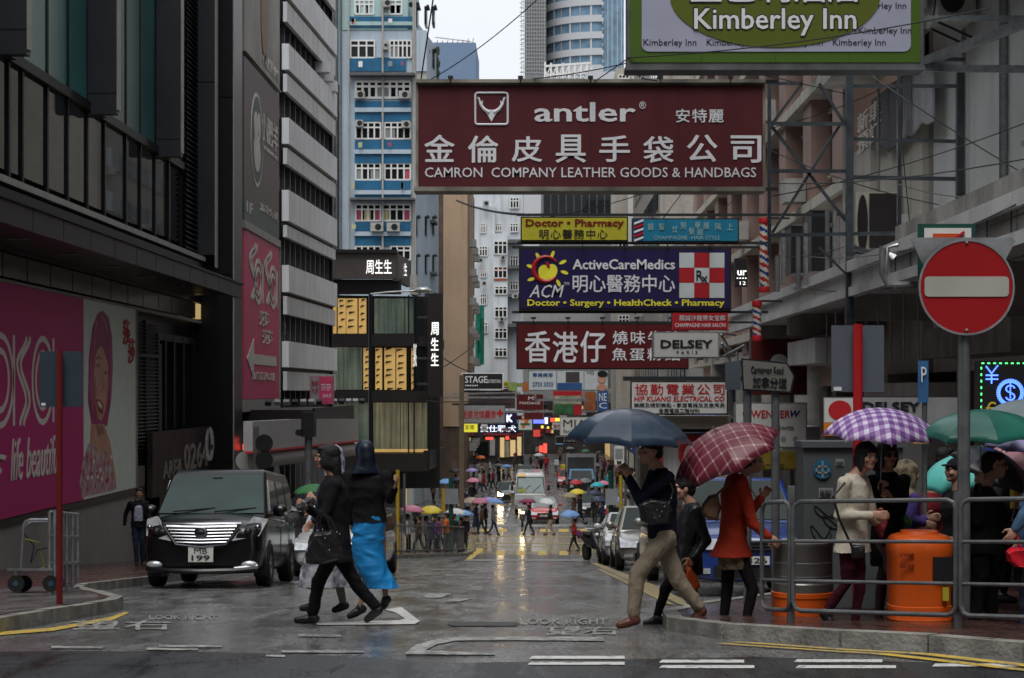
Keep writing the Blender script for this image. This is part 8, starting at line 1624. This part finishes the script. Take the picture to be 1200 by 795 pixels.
figure('woman in grey leggings and a dotted navy headscarf hidden behind the woman in black', 19.6, 185, {'head': (388, 536), 'sh': (386, 568), 'hip': (384, 628), 'elL': (382, 600, -.1), 'haL': (372, 590, -.1), 'elR': (378, 600, .15), 'haR': (368, 610, .15), 'knL': (374, 672, -.05), 'anL': (368, 706, -.05), 'toL': (354, 713, -.05), 'knR': (395, 674, .06), 'anR': (402, 706, .06), 'toR': (392, 715, .06)}, (cloth('navy_tunic', (.03, .035, .06)), 'loose', .05), (lace, 'skirt', [(385, 625, .18, .15, 0), (383, 655, .22, .26, 0), (382, 688, .24, .3, 0)]), MATS['black_flat_shoe'], 'hijab', hairm=mat('dotted_navy', (.4, .42, .5), .6, c2=(.015, .02, .06), scale=24), legs=cloth('grey_leggings', (.16, .16, .15)))
umbrella('small folded-down green and grey umbrella above the crumpled bag', W(364, 568, 20.5), 0, (-.1, -.1, 1), .2, mat('green_trim_cloth', (.02, .1, .03), .6), None, .08, loc=1)
# --- man by the concrete wall
Yp = 41.5; s_ = F/Yp; b0 = 626+1845/Yp-.13*s_
K = lambda dx, h_: (162+dx*s_, b0-h_*s_)
mn, _, _ = figure('man in a dark jacket and checked shirt walking beside the concrete wall', Yp, 285, {'head': (*K(.02, 1.6), 0), 'sh': (*K(0, 1.4), 0), 'hip': (*K(0, .95), 0), 'elR': (*K(-.28, 1.15), .0), 'haR': (*K(-.3, .9), -.05), 'elL': (*K(.27, 1.15), 0), 'haL': (*K(.28, .9), -.1), 'knL': (*K(.08, .5), .0), 'anL': (*K(.1, .1), .1), 'toL': (*K(.12, .03), 0), 'knR': (*K(-.06, .5), -.1), 'anR': (*K(-.03, .1), -.1), 'toR': (*K(-.03, .03), -.25)}, (cloth('dark_blazer', (.012, .013, .02)), 'jacket', .1), (cloth('dark_blue_trousers', (.015, .02, .035)), 'trousers'), M['black'], 'short', skin_=M['skin2'])
a_, b_ = K(0, 1.0), K(0, 1.36); q = MB(); q.loft([(W(a_[0], a_[1], Yp-.09), .1, .055), (W(*K(0, 1.15), Yp-.1), .1, .055), (W(*K(0, 1.3), Yp-.1), .09, .05), (W(b_[0], b_[1], Yp-.06), .05, .04)], lat=(1, 0, 0), fwd=(0, 1, 0)); q.build('shirt', mat('check_shirt', (.35, .38, .45), .8, c2=(.12, .14, .2), scale=18), mn)
# ================================================================ distant crowd
def mini(name, step=.0, arm=True, skirt=False, coat=False):
    """a small walker 1.65 m tall, facing left (-x), feet on z=0; parts share meshes between copies"""
    t = thing('person', 'x', 'person', local=True); b = MB(); P, R = head(b, (0, 0, 1.53), (-1, 0, 0)); cap(b, (0, 0, 1.47), .05, (0, 0, 1.3), .06)
    fL, fR = (-step, -.08), (step, .08); hL, hR = (0, -.09, .86), (0, .09, .86)
    for (fx, fy), H_ in ((fL, hL), (fR, hR)): chain(b, [H_, (fx*.45-.04, fy, .46), (fx, fy, .09), (fx-.12, fy, .035)], [.07, .05, .04, .03])
    b.loft([((0, 0, .8), .12, .09), ((0, 0, 1.1), .12, .1), ((0, 0, 1.34), .15, .09)], lat=(0, 1, 0), fwd=(1, 0, 0))
    hu = (-.22, -.12, 1.22) if arm else (-.05, -.2, .85); A1, A2 = [(0, -.17, 1.33), (-.04, -.22, 1.05), hu], [(0, .17, 1.33), (.03, .22, 1.07), (-.02, .2, .84)]
    chain(b, A1, [.045, .038, .03]); chain(b, A2, [.045, .038, .03]); hand(b, hu, (-.3, 0, 1) if arm else (0, 0, -1), (1, 0, 0), .9); hand(b, A2[2], (0, 0, -1), (-1, 0, 0), .4)
    link('body', remesh(b, .02, 1, m=M['skin']), t)
    q = MB(); hem = .62 if coat else .84; q.loft([((0, 0, hem), .19, .16), ((0, 0, 1.05), .16, .13), ((0, 0, 1.3), .18, .12), ((0, 0, 1.4), .08, .07)], lat=(0, 1, 0), fwd=(1, 0, 0)); chain(q, A1[:2]+[Vector(A1[1]).lerp(Vector(A1[2]), .85)], [.066, .055, .046]); chain(q, A2[:2]+[Vector(A2[1]).lerp(Vector(A2[2]), .85)], [.066, .055, .046]); link('top', remesh(q, .022, 1, .006, 1, PH['top']), t)
    q = MB()
    if skirt: q.loft([((0, 0, .9), .15, .13), ((0, 0, .5), .2, .22), ((0, 0, .35), .2, .24)], lat=(0, 1, 0), fwd=(1, 0, 0))
    else:
        q.loft([((0, 0, .78), .14, .12), ((0, 0, .95), .15, .13)], lat=(0, 1, 0), fwd=(1, 0, 0))
        for (fx, fy), H_ in ((fL, hL), (fR, hR)): chain(q, [H_, (fx*.45-.04, fy, .46), (fx, fy, .12)], [.09, .07, .058])
    link('skirt' if skirt else 'trousers', remesh(q, .022, 1, .006, 2, PH['bot']), t)
    q = MB(); q.ball((.025, 0, 1.57), (.105, .088, .095), n=12, rings=8); q.ball((.06, 0, 1.5), (.06, .075, .08), n=12, rings=8); q.build('hair', M['hairb'], t)
    for fx, fy in (fL, fR): q = MB(); q.ball((fx-.05, fy, .045), (.13, .045, .045), n=10, rings=6); q.build('shoe', M['black'], t)
    return t
PH = {'top': mat('placeholder_top', (.1, .1, .1), .8), 'bot': mat('placeholder_bottom', (.02, .02, .025), .8)}
protos = {'walk': mini('walk', .26), 'stand': mini('stand', .04, False), 'skirt': mini('skirt', .12, True, True), 'coat': mini('coat', .2, True, False, True)}
fresh = set(protos)
def cl_(c): return mat('cloth_%02x%02x%02x' % tuple(int(v_*255) for v_ in c), c, .8)
CN = {'black': (.012, .012, .014), 'navy': (.015, .02, .05), 'red': (.3, .02, .03), 'white': (.45, .45, .45), 'grey': (.12, .12, .125), 'yellow': (.5, .4, .03), 'blue': (.03, .12, .35), 'pink': (.4, .14, .2), 'brown': (.09, .05, .03), 'green': (.03, .12, .05), 'teal': (.02, .3, .35), 'purple': (.12, .03, .15), 'orange': (.5, .12, .02), 'beige': (.3, .25, .18), 'maroon': (.16, .01, .05), 'khaki': (.2, .17, .1), 'sky': (.12, .25, .5), 'violet': (.3, .22, .5)}
NYL = {}
def nyl(c):
    if c not in NYL: NYL[c] = mat('nylon_'+c, CN[c], .4, coat=.1)
    return NYL[c]
def walker(px, Y, kind, top, bot, facing, label, um=None, z=0.):
    s0 = protos[kind]; loc = (W(px, 0, Y).x, Y, g(Y)+z); rz = {'l': 0, 'r': pi, 'a': -pi/2, 'c': pi/2}[facing]+random.uniform(-.25, .25)
    if kind in fresh:
        fresh.discard(kind); r = s0; r.location = loc; r.rotation_euler = (0, 0, rz); r['label'] = label
        PROTO_SW[kind] = (r, {'placeholder_top': cl_(CN[top]), 'placeholder_bottom': cl_(CN[bot])})
    else: r = copy_tree(s0, loc, rz, label, swap={'placeholder_top': cl_(CN[top]), 'placeholder_bottom': cl_(CN[bot])})
    r['group'] = 'pedestrians down the street'; r.scale = (random.uniform(.95, 1.05),)*3
    if um:
        col, tilt = um[0], (um[1] if len(um) > 1 else 0); ap = Vector(loc)+Vector((random.uniform(-.1, .1)-.15*cos(rz), -.05, 1.98)); umbrella(um[2], ap, 0, (tilt, random.uniform(-.2, .1), 1), .5, nyl(col), ap-Vector((.0, 0, .75)), .24, loc=1, group='umbrellas down the street')
PROTO_SW = {}
# junction crowd, read off the photograph
Wk = walker
Wk(558, 103, 'skirt', 'navy', 'navy', 'l', 'first of four women crossing at the left, in a long navy dress', ('beige', 0, 'beige umbrella, leftmost of the cluster at the left of the crossing'))
Wk(564.5, 102.5, 'walk', 'brown', 'black', 'l', 'second walker of the left crossing group, brown top', ('pink', 0, 'pale pink umbrella in the cluster at the left of the crossing'))
Wk(569, 103.4, 'stand', 'black', 'navy', 'r', 'third walker of the left crossing group, all in black', ('violet', 0, 'violet umbrella behind the pale pink one'))
Wk(578, 102, 'walk', 'grey', 'navy', 'r', 'walker in grey stepping right at the left crossing', ('sky', .1, 'bright sky blue umbrella at the left of the crossing'))
Wk(620, 102, 'walk', 'black', 'black', 'l', 'walker in black passing in front of the red taxi', ('maroon', 0, 'maroon umbrella in front of the red taxi'))
Wk(645, 102, 'walk', 'black', 'beige', 'l', 'walker in black and beige at the nose of the red taxi', ('white', .1, 'white umbrella just right of the red taxi'))
Wk(673, 91, 'walk', 'red', 'black', 'l', 'walker in a red and white top with a backpack near the parked scooters', ('sky', 0, 'blue umbrella above the walker in red and white'))
Wk(672, 108, 'stand', 'brown', 'grey', 'l', 'walker in brown behind the walker in red and white', ('khaki', 0, 'khaki umbrella left of the yellow and blue one'))
Wk(680, 112, 'coat', 'black', 'black', 'l', 'walker in a dark coat behind the khaki umbrella', ('yellow', 0, 'yellow and blue panelled umbrella near the dark car'))
Wk(676, 124, 'coat', 'maroon', 'maroon', 'c', 'walker in a maroon coat in front of the blue lorry', ('red', 0, 'red umbrella in front of the blue lorry'))
Wk(690, 126, 'stand', 'grey', 'navy', 'l', 'walker in grey right of the blue lorry', ('grey', 0, 'round grey umbrella right of the lorry'))
Wk(601, 128, 'stand', 'white', 'khaki', 'a', 'walker in white on the left far pavement edge')
for x, Y, k, t_, b_, f_, lab, um in (
    (500, 76, 'stand', 'grey', 'black', 'r', 'person with a grey shoulder bag at the left railing', ('yellow', 0, 'yellow umbrella above the left railing')),
    (513, 77.5, 'stand', 'purple', 'black', 'l', 'person in purple waiting at the left railing', None), (507, 79, 'coat', 'navy', 'black', 'c', 'person in navy behind the left railing', None), (523, 76, 'stand', 'orange', 'black', 'l', 'person with an orange bag at the end of the left railing', None),
    (478, 74, 'stand', 'white', 'black', 'r', 'person in white seen between the yellow post and the railing', ('pink', .1, 'pink umbrella right of the blue skirt')), (491, 82, 'walk', 'brown', 'black', 'l', 'person in brown at the left kerb', None),
    (533, 80, 'coat', 'black', 'black', 'r', 'person in a black coat beside the green pole', None), (540, 83, 'coat', 'black', 'navy', 'l', 'person in black at the left corner', ('white', 0, 'white umbrella at the left corner')), (545, 92, 'stand', 'black', 'black', 'c', 'person in black at the kerb corner', ('sky', 0, 'pale blue umbrella at the kerb corner')),
    (515, 92, 'walk', 'red', 'black', 'r', 'person in red deep on the left corner', None), (526, 96, 'stand', 'pink', 'navy', 'l', 'person in pink deep on the left corner', None), (536, 100, 'walk', 'teal', 'navy', 'a', 'person in teal walking away on the left', None),
    (548, 112, 'walk', 'grey', 'black', 'a', 'person in grey on the far left pavement', None), (553, 124, 'stand', 'black', 'black', 'c', 'person in black on the far left pavement', ('pink', 0, 'pink umbrella on the far left pavement')), (542, 118, 'coat', 'navy', 'navy', 'a', 'person in navy near the lit jewellery corner', None),
    (555, 140, 'walk', 'navy', 'black', 'l', 'walker in navy crossing far left', ('violet', 0, 'violet umbrella far left')), (562, 142, 'walk', 'white', 'navy', 'r', 'walker in white crossing far left', None), (567, 144, 'coat', 'red', 'black', 'l', 'walker in a red coat crossing far left', ('brown', 0, 'brown umbrella far left')), (573, 150, 'walk', 'black', 'black', 'r', 'walker in black far down the left side', None),
    (578, 148, 'walk', 'maroon', 'black', 'l', 'walker in maroon far down the left side', None), (585, 152, 'walk', 'black', 'black', 'l', 'long-striding walker far down the left side', ('grey', 0, 'grey umbrella far left of the minibus')), (590, 150, 'walk', 'navy', 'black', 'r', 'second long-striding walker far down the left side', ('sky', 0, 'blue umbrella far left of the minibus')), (596, 160, 'walk', 'grey', 'black', 'r', 'walker in grey stepping off the far kerb', None),
    (566, 168, 'stand', 'pink', 'black', 'l', 'walker in pink among the far left crowd', ('orange', 0, 'orange umbrella among the far left crowd')), (557, 160, 'stand', 'blue', 'black', 'r', 'walker in blue among the far left crowd', None), (574, 172, 'stand', 'white', 'black', 'l', 'walker in white among the far left crowd', None),
    (622, 185, 'walk', 'black', 'black', 'l', 'walker in black left of the tall red neon', None), (629, 178, 'coat', 'pink', 'maroon', 'r', 'walker in a pink coat in the middle of the far road', ('white', 0, 'white umbrella in the middle of the far road')), (634, 180, 'stand', 'black', 'black', 'c', 'walker in black in the middle of the far road', None), (640, 182, 'stand', 'red', 'maroon', 'a', 'walker in red by the tall red neon', None),
    (652, 178, 'stand', 'white', 'grey', 'c', 'walker in pale clothes left of the cyclist in yellow', None), (660, 165, 'stand', 'yellow', 'black', 'c', 'person in a yellow jacket beyond the blue lorry', None), (612, 190, 'walk', 'black', 'black', 'r', 'walker in black at the far end of the street', None), (605, 200, 'stand', 'maroon', 'black', 'l', 'walker in maroon at the far end of the street', None),
    (702, 118, 'walk', 'orange', 'black', 'l', 'person with an orange bag on the right far pavement', ('teal', 0, 'bright teal umbrella on the right far pavement')), (709, 120, 'stand', 'brown', 'black', 'l', 'person in brown on the right far pavement', ('pink', 0, 'pink umbrella right of the teal one')), (697, 108, 'coat', 'black', 'black', 'c', 'person in a black coat by the dark car', ('navy', 0, 'dark blue umbrella by the dark car')), (706, 104, 'walk', 'navy', 'black', 'l', 'person in navy right of the dark car', ('navy', .1, 'second dark blue umbrella near the dark car')),
    (712, 100, 'stand', 'red', 'black', 'l', 'person in red by the green post on the right', None), (721, 104, 'stand', 'black', 'black', 'c', 'person in black by the yellow post on the right', ('sky', 0, 'small blue umbrella by the yellow post on the right')), (716, 112, 'coat', 'grey', 'black', 'l', 'person in a grey coat in the right crowd', None), (728, 98, 'walk', 'navy', 'navy', 'l', 'person in navy in the right crowd', None), (735, 110, 'stand', 'white', 'black', 'l', 'person in white in the right crowd', ('grey', 0, 'grey umbrella in the right crowd')),
    (699, 150, 'stand', 'beige', 'black', 'c', 'person in beige far along the right pavement', ('grey', 0, 'grey umbrella far along the right pavement')), (706, 155, 'walk', 'black', 'black', 'l', 'person in black far along the right pavement', None), (693, 172, 'stand', 'brown', 'black', 'c', 'person in brown far along the right pavement', ('white', 0, 'white umbrella far along the right pavement')), (688, 190, 'stand', 'grey', 'black', 'l', 'distant person in grey under the white bold-lettered sign', ('green', 0, 'green umbrella under the white bold-lettered sign')), (700, 184, 'stand', 'navy', 'black', 'l', 'distant person in navy under the white sign', None),
    (712, 140, 'stand', 'teal', 'black', 'l', 'person in teal behind the dark blue umbrella', None), (745, 96, 'coat', 'black', 'black', 'c', 'person in black beside the slim lamp column', ('blue', 0, 'blue umbrella beside the slim lamp column'))):
    Wk(x, Y, k, t_, b_, f_, lab, um, .12 if Y > 105 and (x < 570 or x > 690) else 0)
for k in range(34):
    sd = k % 2; Y = random.uniform(100, 190); x_ = random.uniform(5.3, 7.2)*(1 if sd else -1) if k % 5 else random.uniform(-4, 4)
    if abs(x_) < 4.5: Y = random.uniform(165, 230)
    Wk(VX+F*x_/Y, Y, random.choice(list(protos)), random.choice(['black', 'navy', 'grey', 'brown', 'maroon', 'black', 'beige']), 'black', random.choice('lrac'), 'dark-clad figure in the dense crowd far down the street', (random.choice(['grey', 'navy', 'sky', 'pink', 'green', 'black', 'beige']), 0, 'small umbrella over the dense crowd far down the street') if k % 3 == 0 else None, .12 if abs(x_) > 5.2 else 0)
for r, sw_ in PROTO_SW.values():
    for ch in r.children: remat(ch, sw_)
bp_ = thing('backpack', 'dark purple backpack on the walker in red and white', 'backpack', tuple(W(677, 620, 91))); q = MB(); q.ball(W(678.5, 626, 91), (.13, .12, .22), n=12, rings=8); q.build('pack', cl_(CN['purple']), bp_)
